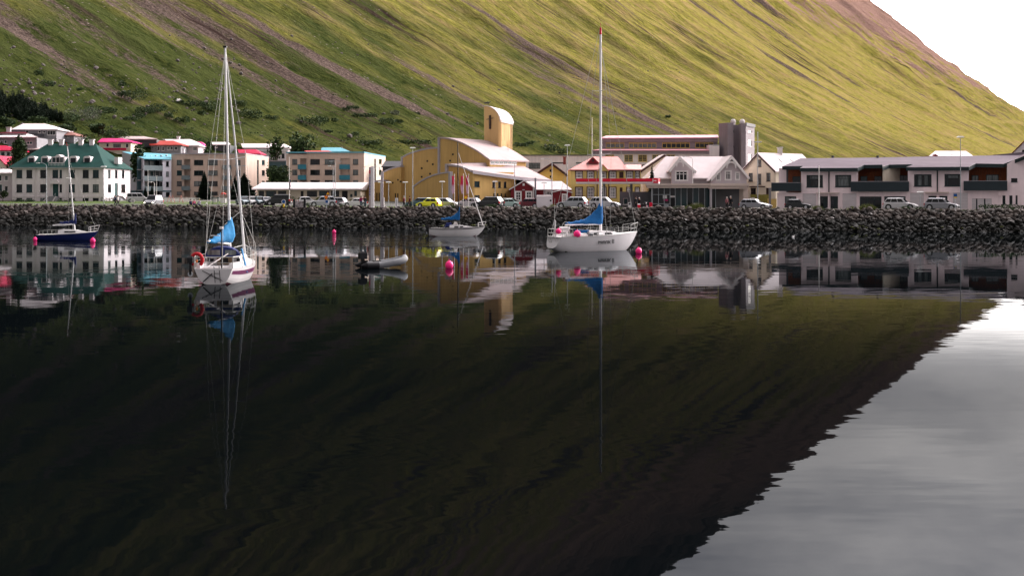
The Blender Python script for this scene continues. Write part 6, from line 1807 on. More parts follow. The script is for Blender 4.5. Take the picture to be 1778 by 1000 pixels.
    if rails:
        for sy in (-1, 1): MB().tube((fx1 - .1, sy * (wt - .04), Ht + .03), (rx1 + .1, sy * (wt - .04), Ht + .03), .025).build('roof_rail', M['black'], t)
    return t
P_ = math.pi
silver = paint('silver_paint', (.28, .29, .31), .3); white_p = paint('white_car_paint', (.42, .41, .42)); dark_p = paint('black_car_paint', (.012, .014, .014))
blue_p = paint('blue_grey_paint', (.08, .14, .17), .2); green_p = paint('dark_green_paint', (.010, .035, .018)); mint_p = paint('pale_mint_paint', (.30, .40, .37)); red_p = paint('dark_red_paint', (.10, .006, .014))
yel_p = paint('acid_yellow_paint', (.72, .72, .02)); grey_p = paint('grey_car_paint', (.20, .20, .22), .3)
car(266.5, 9.5, -P_ / 2 - .12, 'van', grey_p, 'grey minivan facing the water with both headlights lit', lit=True)
car(240, 28, 0.2, 'van', white_p, 'pale van half hidden by shrubs beside the villa', d=268)
for px, c, l, r in ((424, blue_p, 'blue-grey estate car, first in the row behind the tall ketch mast', 'wagon'), (438, white_p, 'white-roofed hatchback between two blue-grey cars by the broad spruce', 'hatch'), (451, blue_p, 'small blue car nosing in front of the broad spruce', 'hatch'), (463, grey_p, 'blue-grey saloon parked next to the dark van', 'sedan')):
    car(px, 26, -P_ / 2 + .5, r, c, l)
car(484, 25, P_ - .1, 'van', dark_p, 'black van parked before the pavilion hedge')
car(557.5, 12, P_ + .45, 'suv', silver, 'silver off-roader with dark grille below the orange warning sign')
car(583, 15, P_ - .3, 'hatch', grey_p, 'grey hatchback behind the silver off-roader', nm='parked_car')
car(613, 14, P_ + .5, 'sedan', white_p, 'white saloon with broad windscreen near the waving woman')
car(535, 24, .4, 'hatch', white_p, 'white hatchback beside the mural board')
car(729, 18, P_ - .5, 'wagon', blue_p, 'blue-grey estate car hidden behind the yellow hatchback')
car(744.5, 10.5, P_ - .38, 'hatch', yel_p, 'bright yellow hatchback parked on the crest of the stones')
car(776, 14, -.45, 'wagon', silver, 'silver hatchback between the yellow car and the banners')
car(810, 15, P_ - .35, 'wagon', white_p, 'white estate car behind the pink banner poles')
car(848, 10.5, P_ - .42, 'suv', dark_p, 'black estate car with roof rails before the church hall', rails=True)
car(877, 12, P_ + .2, 'sedan', mint_p, 'pale mint saloon between the black car and the cottage')
car(889, 20, .3, 'wagon', green_p, 'dark green estate car in front of the red cottage gable')
car(914, 15, P_ - .2, 'wagon', red_p, 'dark red estate car beside the square grey post')
car(994, 10.5, P_ - .35, 'suv', silver, 'silver off-roader before the yellow two-storey house', rails=True)
car(1050, 13.5, -.30, 'suv', white_p, 'white estate car behind the blue sail cover of the white yacht')
car(1312, 11, -.55, 'wagon', grey_p, 'grey-blue estate car low behind the stones by the board fence')
car(1387, 11.5, -.35, 'hatch', dark_p, 'black hatchback in front of the first garage door')
car(1564, 9.5, -.50, 'suv', white_p, 'white off-roader before the dark terrace glazing')
car(1636, 9.0, -.55, 'suv', grey_p, 'grey coupe-like off-roader before the second pair of doors')

# ---------------------------------------------------------------- people
SK = pmat('skin', (.42, .24, .17), .6, .05, 4)
HR = {'dark': pmat('dark_hair', (.02, .014, .01), .8, .2, 8), 'fair': pmat('fair_hair', (.35, .24, .12), .8, .2, 8), 'grey': pmat('white_hair', (.6, .56, .52), .8, .1, 8)}
def skin_obj(name, verts, edges, radii, mat, parent, root=0, sub=1):
    me = bpy.data.meshes.new(name); me.from_pydata(verts, edges, []); me.materials.append(mat)
    o = bpy.data.objects.new(name, me); COL.objects.link(o); o.parent = parent
    m = o.modifiers.new('skin', 'SKIN'); m.use_smooth_shade = True
    sv = me.skin_vertices[0].data
    for i, r in enumerate(radii): sv[i].radius = (r, r) if not isinstance(r, tuple) else r
    for i in range(len(verts)): sv[i].use_root = (i == root)
    s = o.modifiers.new('sub', 'SUBSURF'); s.levels = sub; s.render_levels = sub
    return o
def person(px, off, label, rz=0.0, coat=(.2, .02, .05), legs=(.02, .025, .04), hair='dark', h=1.72, pose='stand', d=None, cap=None, bag=False):
    if d is None:
        d = 215.0
        for _k in range(8): x = (px - 889) * d / F; d = shore(x) + off
    x = (px - 889) * d / F
    t = thing('person', label, 'person', (x, d, G(x, d) + .01), rz)
    k = h / 1.72; st_ = .13 if pose == 'walk' else 0
    seat = pose == 'sit'; hz = .30 if seat else .92
    V = lambda *p: tuple(c * k for c in p)
    # x to the figure's left, -y the way it faces
    if seat: legL = [V(.1, -.02, hz), V(.12, -.42, .50), V(.12, -.62, .10), V(.12, -.78, .05)]
    else: legL = [V(.09, 0, hz - .03), V(.10, -st_ * .6, .50), V(.10, -st_ * 1.2 + (.0), .09), V(.10, -st_ * 1.2 - .14, .04)]
    legR = [V(-.09, 0, hz - .03), V(-.10, st_ * .3, .50), V(-.10, st_ * 1.5, .09), V(-.10, st_ * 1.5 - .14, .04)] if not seat else [V(-a / k, b / k, c / k) for a, b, c in legL]
    sh = hz + .50; nk = hz + .60
    if pose == 'wave': armL = [V(.20, 0, sh), V(.36, -.05, sh - .10), V(.42, -.08, sh + .22), V(.42, -.08, sh + .32)]
    else: armL = [V(.20, 0, sh), V(.25, .03, sh - .28), V(.23, -.08, sh - .52), V(.23, -.10, sh - .61)]
    armR = [V(-.20, 0, sh), V(-.25, .02, sh - .28), V(-.22, -.12, sh - .50), V(-.22, -.15, sh - .58)]
    tor = [V(0, 0, hz), V(0, 0, hz + .22), V(0, .01, hz + .42), V(0, .01, sh), V(0, 0, nk), V(0, -.015, nk + .08), V(0, -.02, nk + .19)]
    vs = tor + legL + legR + armL + armR
    r = [.13, .12, .14, .11, .05, .085, .075] + [.085, .055, .04, .035] * 2 + [.05, .038, .028, .03] * 2
    r = [v * k for v in r]
    e = [(i, i + 1) for i in range(6)] + [(0, 7), (7, 8), (8, 9), (9, 10), (0, 11), (11, 12), (12, 13), (13, 14), (3, 15), (15, 16), (16, 17), (17, 18), (3, 19), (19, 20), (20, 21), (21, 22)]
    # fingers and thumb of each hand
    for hand, prev in ((18, 17), (22, 21)):
        a, b = Vector(vs[hand]), Vector(vs[prev]); dirn = (a - b).normalized(); side = dirn.cross(Vector((1, 0, 0))).normalized()
        for j, (o_, ln) in enumerate(((-.028, .06), (-.010, .072), (.010, .068), (.028, .052), (-.045, .02))):
            p1 = a + side * o_ * k + dirn * ln * .6 * k; p2 = p1 + dirn * ln * .6 * k + Vector((0, -.012, 0)) * k
            n0 = len(vs); vs += [tuple(p1), tuple(p2)]; r += [.010 * k, .008 * k]; e += [(hand, n0), (n0, n0 + 1)]
    skin_obj('body', vs, e, r, SK, t)
    cm = pmat('coat_cloth', coat, .85, .15, 4); lm = pmat('trouser_cloth', legs, .85, .15, 4)
    cv = [V(0, 0, hz - .06), V(0, 0, hz + .2), V(0, .01, hz + .42), V(0, .01, sh + .02), V(0, 0, nk - .02)] + [Vector(p) for p in armL[:3]] + [Vector(p) for p in armR[:3]]
    cr_ = [(.19, .15), (.17, .14), (.19, .145), (.15, .12), (.07, .07)] + [(.075,) * 2, (.062,) * 2, (.048,) * 2] * 2
    skin_obj('coat', [tuple(p) for p in cv], [(0, 1), (1, 2), (2, 3), (3, 4), (3, 5), (5, 6), (6, 7), (3, 8), (8, 9), (9, 10)], [(a * k, b * k) for a, b in cr_], cm, t)
    skin_obj('trousers', [V(0, 0, hz + .02)] + [p for p in legL[:3]] + [p for p in legR[:3]], [(0, 1), (1, 2), (2, 3), (0, 4), (4, 5), (5, 6)], [v * k for v in (.14, .105, .075, .058, .105, .075, .058)], lm, t)
    for L_ in (legL, legR):
        a, b = Vector(L_[2]), Vector(L_[3])
        MB().hull([a + Vector((sx * .055, .07, z)) for sx in (-1, 1) for z in (-.085, .02)] + [b + Vector((sx * .045, -.04, z)) for sx in (-1, 1) for z in (-.035, .02)]).build('shoe', M['black'], t)
    hc = Vector(tor[6])
    mb = MB(); n = 10
    rings = []
    for q, (rad, z, yy) in enumerate(((.098, -.06, .03), (.108, .0, .018), (.10, .06, .01), (.06, .10, .005), (.01, .115, .0))):
        rings.append([hc + Vector((math.cos(2 * P_ * i / n) * rad, math.sin(2 * P_ * i / n) * rad * 1.05 + yy, z)) * 1 for i in range(n)])
    mb.loft(rings).build('hair' if not cap else 'cap', HR[hair] if not cap else pmat('cap_cloth', cap, .8, .1, 4), t, smooth=True)
    f = MB()
    f.hull([hc + Vector(p) for p in ((-.014, -.085, -.03), (.014, -.085, -.03), (0, -.082, .015), (0, -.112, -.028))]).build('nose', SK, t)
    for sx in (-1, 1):
        MB().ball(hc + Vector((sx * .032, -.078, .01)), .012, 6, 4).build('eye', M['black'], t)
        MB().ball(hc + Vector((sx * .088, 0, -.015)), .022, 6, 4).build('ear', SK, t)
    MB().box(tuple(hc + Vector((-.024, -.084, -.058))), tuple(hc + Vector((.024, -.076, -.05)))).build('mouth', M['taillamp'], t)
    return t
person(627, 8.2, 'person in a plum red coat waving one arm beside the tall sign pylon', 0, (.22, .01, .07), (.03, .06, .09), pose='wave')
person(634, 8.6, 'person in black standing next to the one waving by the pylon', .6, (.008, .008, .01), (.02, .05, .08))
person(701.4, 8.4, 'person with pale hair in a dark red jacket before the church slabs', 1.2, (.12, .012, .02), (.01, .02, .03), 'grey', pose='walk')
person(711.4, 8.4, 'person with dark hair in a dark red jacket, nearer the yellow car', -1.1, (.10, .01, .015), (.012, .012, .016), pose='walk')
person(200.4, 8.0, 'person in dark blue walking on the shore lawn beside one in white', 1.4, (.01, .015, .05), (.01, .012, .03), pose='walk')
person(205.0, 8.2, 'person in a white top walking on the shore lawn by the villa stairs', 1.4, (.62, .58, .58), (.03, .03, .05), pose='walk')
person(1262, 14.5, 'person in a pinkish jacket before the dark wall of the shop', .5, (.26, .10, .11), (.01, .01, .012), 'grey')
person(1268.6, 14.0, 'tall person in a long black coat before the dark wall of the shop', -.3, (.006, .006, .008), (.008, .008, .01), 'grey', h=1.85)
person(337, 12, 'person in a pink jacket sitting on the lawn before the spruce', .4, (.60, .10, .20), (.05, .06, .09), pose='sit')
person(346, 12.4, 'person in pale clothes sitting on the lawn beside the one in pink', -.3, (.45, .42, .48), (.10, .10, .14), 'fair', pose='sit')
person(331, 12.6, 'person in navy sitting on the lawn, furthest from the pale pole', .9, (.015, .015, .05), (.02, .02, .04), pose='sit')
person(1104, 11.5, 'person in dark leathers beside the grey ribbed block', .7, (.012, .012, .014), (.012, .012, .014), h=1.78)
person(1110, 12.2, 'person in dark clothes bending by the forecourt, next to the red container', -.9, (.02, .016, .02), (.012, .012, .014), 'grey', h=1.6)
# ---------------------------------------------------------------- lamps, poles, flags, signs
def ground_at(px, d):
    x = (px - 889) * d / F
    return Vector((x, d, G(x, d)))
def lamp(px, ytop, d, kind, label, arm=0.0, col='steel', group=None, ybase=None):
    p = ground_at(px, d) if ybase is None else W(px, ybase, d); z = W(0, ytop, d).z - p.z
    t = thing('street_lamp', label, 'street lamp', p, 0, group)
    if kind == 'arch':
        pts = [(0, 0, z * .93)] + [(arm * (1 - math.cos(a)), 0, z * .93 + z * .07 * math.sin(a)) for a in [P_ / 2 * i / 4 for i in range(1, 5)]]
        MB().tube((0, 0, 0), (0, 0, z * .93), .085, .055, 8).build('pole', M[col], t)
        MB().path(pts, .045, 6).build('arm', M[col], t)
        MB().hull([(arm + sx * .0 + dx, dy, z + dz) for sx in (0,) for dx in (-.1, .62 if arm > 0 else -.62) for dy in (-.14, .14) for dz in (-.10, .04)]).build('lamp_head', M['lampglass'], t)
    elif kind == 'tee':
        MB().tube((0, 0, 0), (0, 0, z), .085, .05, 8).build('pole', M[col], t)
        MB().tube((-.75, 0, z), (.75, 0, z), .035).build('arm', M[col], t)
        for s in (-1, 1): MB().box((s * .75 - .28, -.15, z - .09), (s * .75 + .28, .15, z + .05)).build('lamp_head', M[col], t)
    else:
        MB().tube((0, 0, 0), (0, 0, z - .1), .07, .045, 8).build('pole', M[col], t)
        MB().hull([(sx * a, sy * b, z + c) for sx in (-1, 1) for sy in (-1, 1) for a, b, c in ((.42, .2, -.06), (.48, .24, .02), (.3, .14, .14))]).build('lamp_head', M['lampglass'], t)
    return t
lamp(716.6, 257.4, 226, 'post', 'very tall thin lamp post rising in front of the big church slab')
lamp(985, 253, 222, 'post', 'tall lamp post before the red cottage porch')
lamp(1667.7, 238.6, 194, 'post', 'tall thin lamp post standing before the terrace, above its roof')
lamp(958.4, 276, 224, 'arch', 'curved lamp before the yellow gabled house', -1.2)
lamp(80.5, 283, 240, 'arch', 'curved lamp before the villa entrance, its arm over the dormers', -1.15)
lamp(1202.7, 272, 250, 'arch', 'pale curved lamp rising in front of the grey villa roof', -1.2, 'palepole')
lamp(268, 316, 250, 'arch', 'small pale curved lamp behind the grey minivan', -.45, 'palepole')
lamp(893.6, 284, 232, 'post', 'slim lamp post between the church hall and the red cottage')
lamp(944.8, 318, 232, 'post', 'short lamp post before the cottage roof')
lamp(859.6, 315.8, 226, 'post', 'short lamp post before the church hall windows')
lamp(767.6, 316, 226, 'post', 'short lamp post before the front church slab')
lamp(703.6, 317, 228, 'post', 'short lamp post before the church slab with small square niches')
lamp(674.6, 317, 228, 'post', 'short lamp post before the second lowest church slab')
lamp(660.8, 317, 228, 'post', 'short lamp post just beside the narrow pale pillar sign')
lamp(581.8, 280, 234, 'tee', 'tall double-headed lamp before the turquoise balconies')
lamp(578.4, 288, 240, 'arch', 'tall single lamp directly behind the double-headed one', -.3)
lamp(416.8, 288, 246, 'tee', 'double-headed lamp beside the broad spruce')
lamp(180, 290, 236, 'post', 'tall slim lamp post at the corner of the villa')
lamp(119.4, 310, 238, 'post', 'thin dark post before the villa middle windows', col='black')
lamp(1421.8 + 176, 334, 198, 'post', 'short thin post sign-like lamp before the third garage door')

def pole(px, y0, y1, d, label, r=.06, col='palepole', cross=None, nm='flagpole', ybase=True):
    p = ground_at(px, d); z = W(0, y0, d).z - p.z
    t = thing(nm, label, 'flagpole', p)
    MB().tube((0, 0, 0), (0, 0, z), r * 1.3, r * .7, 8).build('pole', M[col], t)
    MB().ball((0, 0, z + .06), .09, 8, 6).build('finial', M[col], t)
    if cross:
        zc = W(0, cross, d).z - p.z
        MB().tube((-.55, 0, zc), (.55, 0, zc), .06).build('crossbar', M[col], t)
        MB().hull([(sx * .62, sy * .2, zc + q) for sx in (-1, 1) for sy in (-1, 1) for q in (.02, .14)]).build('floodlight', M['lampglass'], t)
    return t
pole(1028, 206, 262, 330, 'tall white flagpole beside the purple-grey school', .1)
pole(1315.6, 231, 361, 225, 'tall pole with a crossbar of floodlights before the cream gable', .07, 'steel', cross=247.5, nm='light_mast')['category'] = 'light mast'
pole(1422, 290, 361, 203, 'white flagpole before the first pair of terrace doors', .08)
pole(257, 297, 350, 255, 'white flagpole standing next to the grey minivan', .06)
pole(272, 307, 345, 262, 'shorter white flagpole before the pale flats', .05)
t = pole(502.3, 274.5, 350, 240, 'white flagpole with a limp dark blue flag before the pavilion', .07)
mb = MB()
for k in range(6): mb.tube((.10 + .05 * math.sin(k * 2), 0, 2.9 - k * .3 + 1.6), (.12 + .05 * math.sin(k * 2 + 2), .03, 2.6 - k * .3 + 1.6), .12, .10, 6)
mb.build('flag', pmat('navy_flag_cloth', (.01, .012, .06), .8, .2, 3), t)
def banner_mat():
    m = bpy.data.materials.new('pink_banner_print'); m.use_nodes = True; tt = m.node_tree; b = tt.nodes['Principled BSDF']; b.inputs['Roughness'].default_value = .8
    tc_ = tt.nodes.new('ShaderNodeTexCoord'); s = tt.nodes.new('ShaderNodeSeparateXYZ'); tt.links.new(tc_.outputs['Object'], s.inputs[0])
    r = tt.nodes.new('ShaderNodeValToRGB'); e = r.color_ramp.elements
    e[0].position, e[0].color = .42, (.62, .40, .52, 1); e[1].position, e[1].color = .56, (.62, .015, .09, 1)
    mr_ = tt.nodes.new('ShaderNodeMapRange'); mr_.inputs['From Min'].default_value = 2.2; mr_.inputs['From Max'].default_value = 5.0
    tt.links.new(s.outputs['Z'], mr_.inputs['Value']); tt.links.new(mr_.outputs['Result'], r.inputs['Fac']); tt.links.new(r.outputs['Color'], b.inputs['Base Color'])
    return m
M['banner'] = banner_mat()
for i, (px, wv, l) in enumerate(((789, .5, 'pink banner flag nearest the church front slab, furthest from the church windows'), (804.6, 1.6, 'pink banner flag in the middle of the three poles'), (813.6, 2.4, 'pink banner flag nearest the church hall windows'))):
    p = ground_at(px, 219); p.z = gz(p.x)
    t = thing('banner_flag', l, 'flag', p, 0, 'pink banner flags before the church')
    z = W(0, 302, 219).z - p.z
    MB().tube((0, 0, 0), (0, 0, z), .06, .045, 8).build('pole', M['palepole'], t)
    X = []; n = 9
    mb = MB(); rings = []
    for k in range(14):
        f = k / 13; zz = z - .35 - f * 2.75; half = (.42 if k < 11 else .42 - .04 * (k - 10)) * (1 - .25 * abs(math.sin(f * 3 + wv)))
        rings.append([(-.06 - half * j / (n - 1), .07 * math.sin(j * .9 + f * 5 + wv), zz - .1 * j / (n - 1) * f) for j in range(n)])
    vs = [p_ for r_ in rings for p_ in r_]; vs2 = [(a, b + .012, c) for a, b, c in vs]
    fs = [(k * n + j, k * n + j + 1, (k + 1) * n + j + 1, (k + 1) * n + j) for k in range(13) for j in range(n - 1)]
    o_ = len(vs); mb.add(vs + vs2, fs + [tuple(o_ + q for q in reversed(f)) for f in fs])
    mb.build('banner', M['banner'], t, smooth=True)

M['signblue'] = pmat('blue_sign_face', (.01, .08, .28), .4, .05, 3)
M['signyellow'] = pmat('yellow_sign_face', (.75, .50, .02), .4, .05, 3)
M['signorange'] = pmat('orange_sign_face', (.80, .20, .01), .4, .05, 3)
M['signred'] = pmat('red_sign_face', (.60, .01, .01), .4, .05, 3)
# pylon with upright lettering
p = ground_at(645.6, 214); p.z = gz(p.x); t = thing('sign_pylon', 'tall white sign pylon with a red square and blue upright letters', 'sign', p)
zt = W(0, 290.6, 214).z - p.z
MB().box((-.42, -.2, 0), (-.16, .2, zt)).build('letter_panel', M['roof_pinkwhite'], t)
MB().box((-.157, -.24, 0), (.34, .24, zt + .1)).build('tower_body', M['fwhite'], t)
s_ = MB().box((-.38, -.222, zt - 1.0), (-.2, -.203, zt - .45)).build('red_square', M['redband'], t)
lr2 = random.Random(4)
for k in range(7):                                     # seven upright glyphs, too small in the picture to be read as letters
    z_ = zt - 1.8 - k * .43; g_ = MB()
    g_.box((-.37, -.212, z_), (-.31, -.202, z_ + .30))
    for q in range(2): zz_ = z_ + lr2.choice((0, .12, .24)) + q * .002; g_.box((-.309, -.212, zz_), (-.22, -.202, zz_ + .06)) if q == 0 else g_.box((-.219, -.212, z_ + .05), (-.17, -.202, z_ + .25))
    g_.build('glyph', M['signblue'], t)
MB().path([(-1.25, 0, zt - .1), (-1.1, 0, zt + .12), (-.5, 0, zt + .15), (.5, 0, zt + .15), (1.1, 0, zt + .12), (1.3, 0, zt - .1)], .03).build('lamp_arm', M['fwhite'], t)
for s in (-1, 1): MB().box((s * 1.25 - .1, -.08, zt - .3), (s * 1.25 + .1, .08, zt - .08)).build('lamp_head', M['lampglass'], t)
p = ground_at(664.4, 216); p.z = gz(p.x); t = thing('sign_pillar', 'narrow pale stone pillar sign beside the tall pylon', 'sign', p)
MB().box((-.28, -.15, 0), (.10, .15, W(0, 299, 216).z - p.z)).build('pillar', M['trimgrey'], t); MB().box((.103, -.17, 0), (.26, .17, W(0, 343, 216).z - p.z)).build('pale_edge', M['fwhite'], t)
p = ground_at(688.4, 216); p.z = gz(p.x); t = thing('information_board', 'white upright information board with a dark column of print', 'sign', p)
MB().box((-.22, -.05, 0), (.22, .05, 1.52)).build('board', M['fwhite'], t); MB().box((-.06, -.058, .3), (.06, -.052, 1.35)).build('print', M['steel'], t)
def road_sign(px, yc, d, shape, m, label, size=.34, z0=None, border=None):
    p = ground_at(px, d); p.z = max(p.z, gz(p.x)); z = W(0, yc, d).z - p.z
    t = thing('road_sign', label, 'road sign', p)
    MB().tube((0, 0, 0), (0, 0, z + size * .8), .035).build('post', M['steel'], t)
    n, a0 = {'round': (18, 0), 'down': (3, -P_ / 2), 'up': (3, P_ / 2), 'square': (4, P_ / 4)}[shape]
    def pl(s, y): return [(s * math.cos(a0 + 2 * P_ * i / n), y, z + s * math.sin(a0 + 2 * P_ * i / n)) for i in range(n)]
    MB().prism(pl(size, -.045), (0, -.02, 0)).build('border', M[border or 'signred'], t)
    MB().prism(pl(size * .74, -.0655), (0, -.008, 0)).build('face', M[m], t)
    return t
road_sign(566.6, 342.6, 216, 'down', 'signorange', 'orange triangle sign pointing down above the silver off-roader', .40, border='signorange')
road_sign(569.4, 336.6, 222, 'up', 'signyellow', 'yellow warning triangle just above the orange one', .34)
t = road_sign(567.4, 350.4, 214.5, 'square', 'signblue', 'blue square sign in front of the silver off-roader', .40, border='fwhite')
t = road_sign(492.6, 350.4, 218.5, 'round', 'signblue', 'round blue sign on a yellow sleeve before the black van', .36, border='fwhite')
MB().box((-.1, -.1, 0), (.1, .1, .55)).build('sleeve', M['signyellow'], t)
road_sign(808.6, 343, 213.6, 'round', 'signyellow', 'round red and yellow sign between the banner poles', .32)
t = road_sign(1658.6, 339.6, 193, 'square', 'signblue', 'blue and yellow crossing sign before the fourth garage door', .34, border='signblue')
zz = W(0, 342.4, 193).z - t.location.z; MB().box((-.22, -.07, zz - .12), (.22, -.05, zz + .04)).build('lower_plate', M['signyellow'], t)
road_sign(230.6, 349, 240, 'square', 'trimgrey', 'small pale square board on a post beside the villa side stairs', .42, border='fwhite')

# forecourt things
p = ground_at(945, 217); t = thing('container', 'white boxy container standing on the stone crest by the cottage', 'container', W(945, 361, 218))
q = W(945, 361, 218); a, c = W(931.6, 361.6, 218), W(959, 341.6, 218)
mb = MB().box((a.x - q.x, 0, a.z - q.z - .3), (c.x - q.x, 2.6, c.z - q.z)); mb.build('body', pmat('white_panel', (.66, .60, .62), .6, .05, .6, ribs=1.8, bump=.2), t)
MB().hull([(a.x - q.x - .05, -.06, c.z - q.z + .003), (c.x - q.x + .06, -.06, c.z - q.z + .003), (a.x - q.x - .05, 2.7, c.z - q.z + .003), (c.x - q.x + .06, 2.7, c.z - q.z + .003), (a.x - q.x + .1, .1, c.z - q.z + .26), (c.x - q.x - .3, .1, c.z - q.z + .26), (a.x - q.x + .1, 2.5, c.z - q.z + .26), (c.x - q.x - .3, 2.5, c.z - q.z + .26)]).build('lid', M['roof_white'], t)
MB().box((.88, -.03, 1.0), (1.14, -.004, 1.28)).build('vent', M['black'], t)
t = thing('post', 'square grey concrete post rising between the cottage and the container', 'post', ground_at(929.6, 219))
MB().box((-.13, -.13, 0), (.13, .13, W(0, 309, 219).z - t.location.z)).build('shaft', M['grey'], t); MB().box((-.16, -.16, -.01), (.16, .16, .12)).build('foot', M['trimgrey'], t)
for px, l in ((1109.4, 'bright red fire bin low on the forecourt edge, nearer the canopy post'), (1130, 'red upright dispenser beside the glass shop front')):
    t = thing('bin', l, 'bin', ground_at(px, 210)); h_ = .62 if px < 1120 else .85
    MB().box((-.22, -.2, 0), (.22, .2, h_)).build('body', M['redband'], t); MB().hull([(sx * .24, sy * .22, h_ + .002) for sx in (-1, 1) for sy in (-1, 1)] + [(sx * .14, sy * .12, h_ + .12) for sx in (-1, 1) for sy in (-1, 1)]).build('lid', M['roof_red'] if px > 1120 else M['fwhite'], t)
t = thing('fuel_pump', 'small white pump-like box beside the canopy post', 'pump', ground_at(1093, 214))
MB().box((-.22, -.18, 0), (.22, .18, .95)).build('body', M['fwhite'], t); MB().box((-.16, -.19, .55), (.16, -.183, .85)).build('panel', M['darkgrey'], t); MB().path([(.22, 0, .8), (.34, 0, .6), (.3, 0, .25), (.23, 0, .4)], .02).build('hose', M['black'], t)
# motorcycle beside the riders
t = thing('motorcycle', 'dark motorcycle parked beside the two people in dark clothes', 'motorcycle', ground_at(1116, 211), .35)
for x in (-.72, .72):
    w_ = MB().tube((x, -.06, .32), (x, .06, .32), .32, n=16).build('wheel', M['tyre'], t); MB().tube((x, -.065, .32), (x, .065, .32), .2, n=12).build('rim', M['rim'], t).parent = w_
MB().hull([(-.3, -.12, .4), (.35, -.14, .35), (.45, -.1, .85), (-.1, -.12, .8), (-.3, .12, .4), (.35, .14, .35), (.45, .1, .85), (-.1, .12, .8)]).build('engine_and_tank', M['black'], t)
MB().hull([(-.85, -.1, .85), (-.1, -.14, .78), (-.85, .1, .85), (-.1, .14, .78), (-.8, -.08, .95), (-.1, -.1, .86), (-.8, .08, .95), (-.1, .1, .86)]).build('seat', M['trimblack'], t)
MB().tube((.72, 0, .32), (.48, 0, 1.0), .04).build('fork', M['steel'], t); MB().tube((.46, -.34, 1.02), (.46, .34, 1.02), .02).build('handlebar', M['steel'], t); MB().ball((.6, 0, .88), .1, 8, 6).build('headlight', M['headlamp'], t)
# mural board by the crest
t = thing('mural_board', 'painted white board with dark swirls between two dark posts', 'board', ground_at(520, 214))
MB().box((-.62, -.05, 0), (.62, .05, .98)).build('panel', None or (lambda: (lambda m: m)(pmat('painted_mural', (.34, .30, .30), .7, .95, 2.2)))(), t)
for s in (-1, 1): MB().box((s * .82 - .16, -.12, 0), (s * .82 + .16, .12, 1.25)).build('post', M['black'], t)
# picket fence and play things before the flats
t = thing('picket_fence', 'white picket fence round the play area before the flats', 'fence', ground_at(270, 262))
f = Fac((269, 268), (348, 262)); 
o0 = t.location
k0 = f.sz(269, 340)[0]; k1 = f.sz(348, 340)[0]; zb = G(-60, 265); k = k0; j = 0
pk = bpy.data.meshes.new('picket')
pm = MB().box((-.04, -.015, 0), (.04, .015, 1.0)); pk.from_pydata(pm.v, [], pm.f); pk.materials.append(M['fwhite'])
while k < k1:
    q = f.P(k, zb); o = bpy.data.objects.new('picket', pk); COL.objects.link(o); o.parent = t; o.location = q - o0; k += .34; j += 1
for z_ in (.3, .8): MB().tube(f.P(k0, zb + z_, -.04) - o0, f.P(k1, zb + z_, -.04) - o0, .03, n=4).build('rail', M['fwhite'], t)
for px, lean, l in ((290, .5, 'pink slanting play pole nearest the pale flats'), (304, -.5, 'pink slanting play pole in the middle of the play area'), (318, -.4, 'pink slanting play pole nearest the spruce')):
    p = ground_at(px, 262); t = thing('play_pole', l, 'play equipment', p)
    MB().tube((0, 0, 0), (lean, 0, 1.5), .06).build('strut', M['roof_salmon'], t); MB().tube((lean * 2, 0, 0), (lean, 0, 1.48), .05).build('strut', M['roof_salmon'], t)
# notice shelter and red-topped stall by the spruce
t = thing('notice_shelter', 'small dark green notice shelter with a pale board beside the spruce', 'notice board', ground_at(374, 250))
zz = 1.5
for s in (-.45, .45): MB().box((s - .05, -.05, 0), (s + .05, .05, 1.35)).build('post', M['doorgreen'], t)
MB().hull([(-.7, -.3, 1.25), (.75, -.3, 1.05), (-.7, .3, 1.25), (.75, .3, 1.05), (-.7, -.3, 1.36), (.75, -.3, 1.16), (-.7, .3, 1.36), (.75, .3, 1.16)]).build('roof', M['doorgreen'], t)
MB().box((-.36, -.03, .35), (.2, .03, 1.15)).build('board', M['fwhite'], t)
t = thing('parasol_stall', 'small white stall under a faded red parasol beside the spruces', 'stall', ground_at(388, 262))
MB().loft([[(r_ * math.cos(a), r_ * math.sin(a), z_) for a in [2 * P_ * i / 8 for i in range(8)]] for r_, z_ in ((.62, 1.65), (.5, 1.8), (.08, 2.05))]).build('parasol', M['roof_orange'], t)
MB().tube((0, 0, 0), (0, 0, 1.9), .03).build('pole', M['fwhite'], t); MB().box((-.5, -.3, 0), (.45, .3, .8)).build('counter', M['fwhite'], t)
# long white kerb rail on the lawn
t = MB(); a = ground_at(362, 238); c = ground_at(447, 236); t.prism([(a.x, a.y, a.z + .02), (c.x, c.y, c.z + .02), (c.x, c.y + .3, c.z + .02), (a.x, a.y + .3, a.z + .02)], (0, 0, .12)); t.build('kerb', M['fwhite'], kind='structure')
t = thing('mooring_ball', 'white ball bollard at the end of the white kerb on the lawn', 'bollard', ground_at(358.6, 237)); MB().ball((0, 0, .3), .2, 10, 8).build('ball', M['fwhite'], t); MB().tube((0, 0, 0), (0, 0, .2), .07).build('stem', M['fwhite'], t)
def boulder_white(px, off, label):
    pass

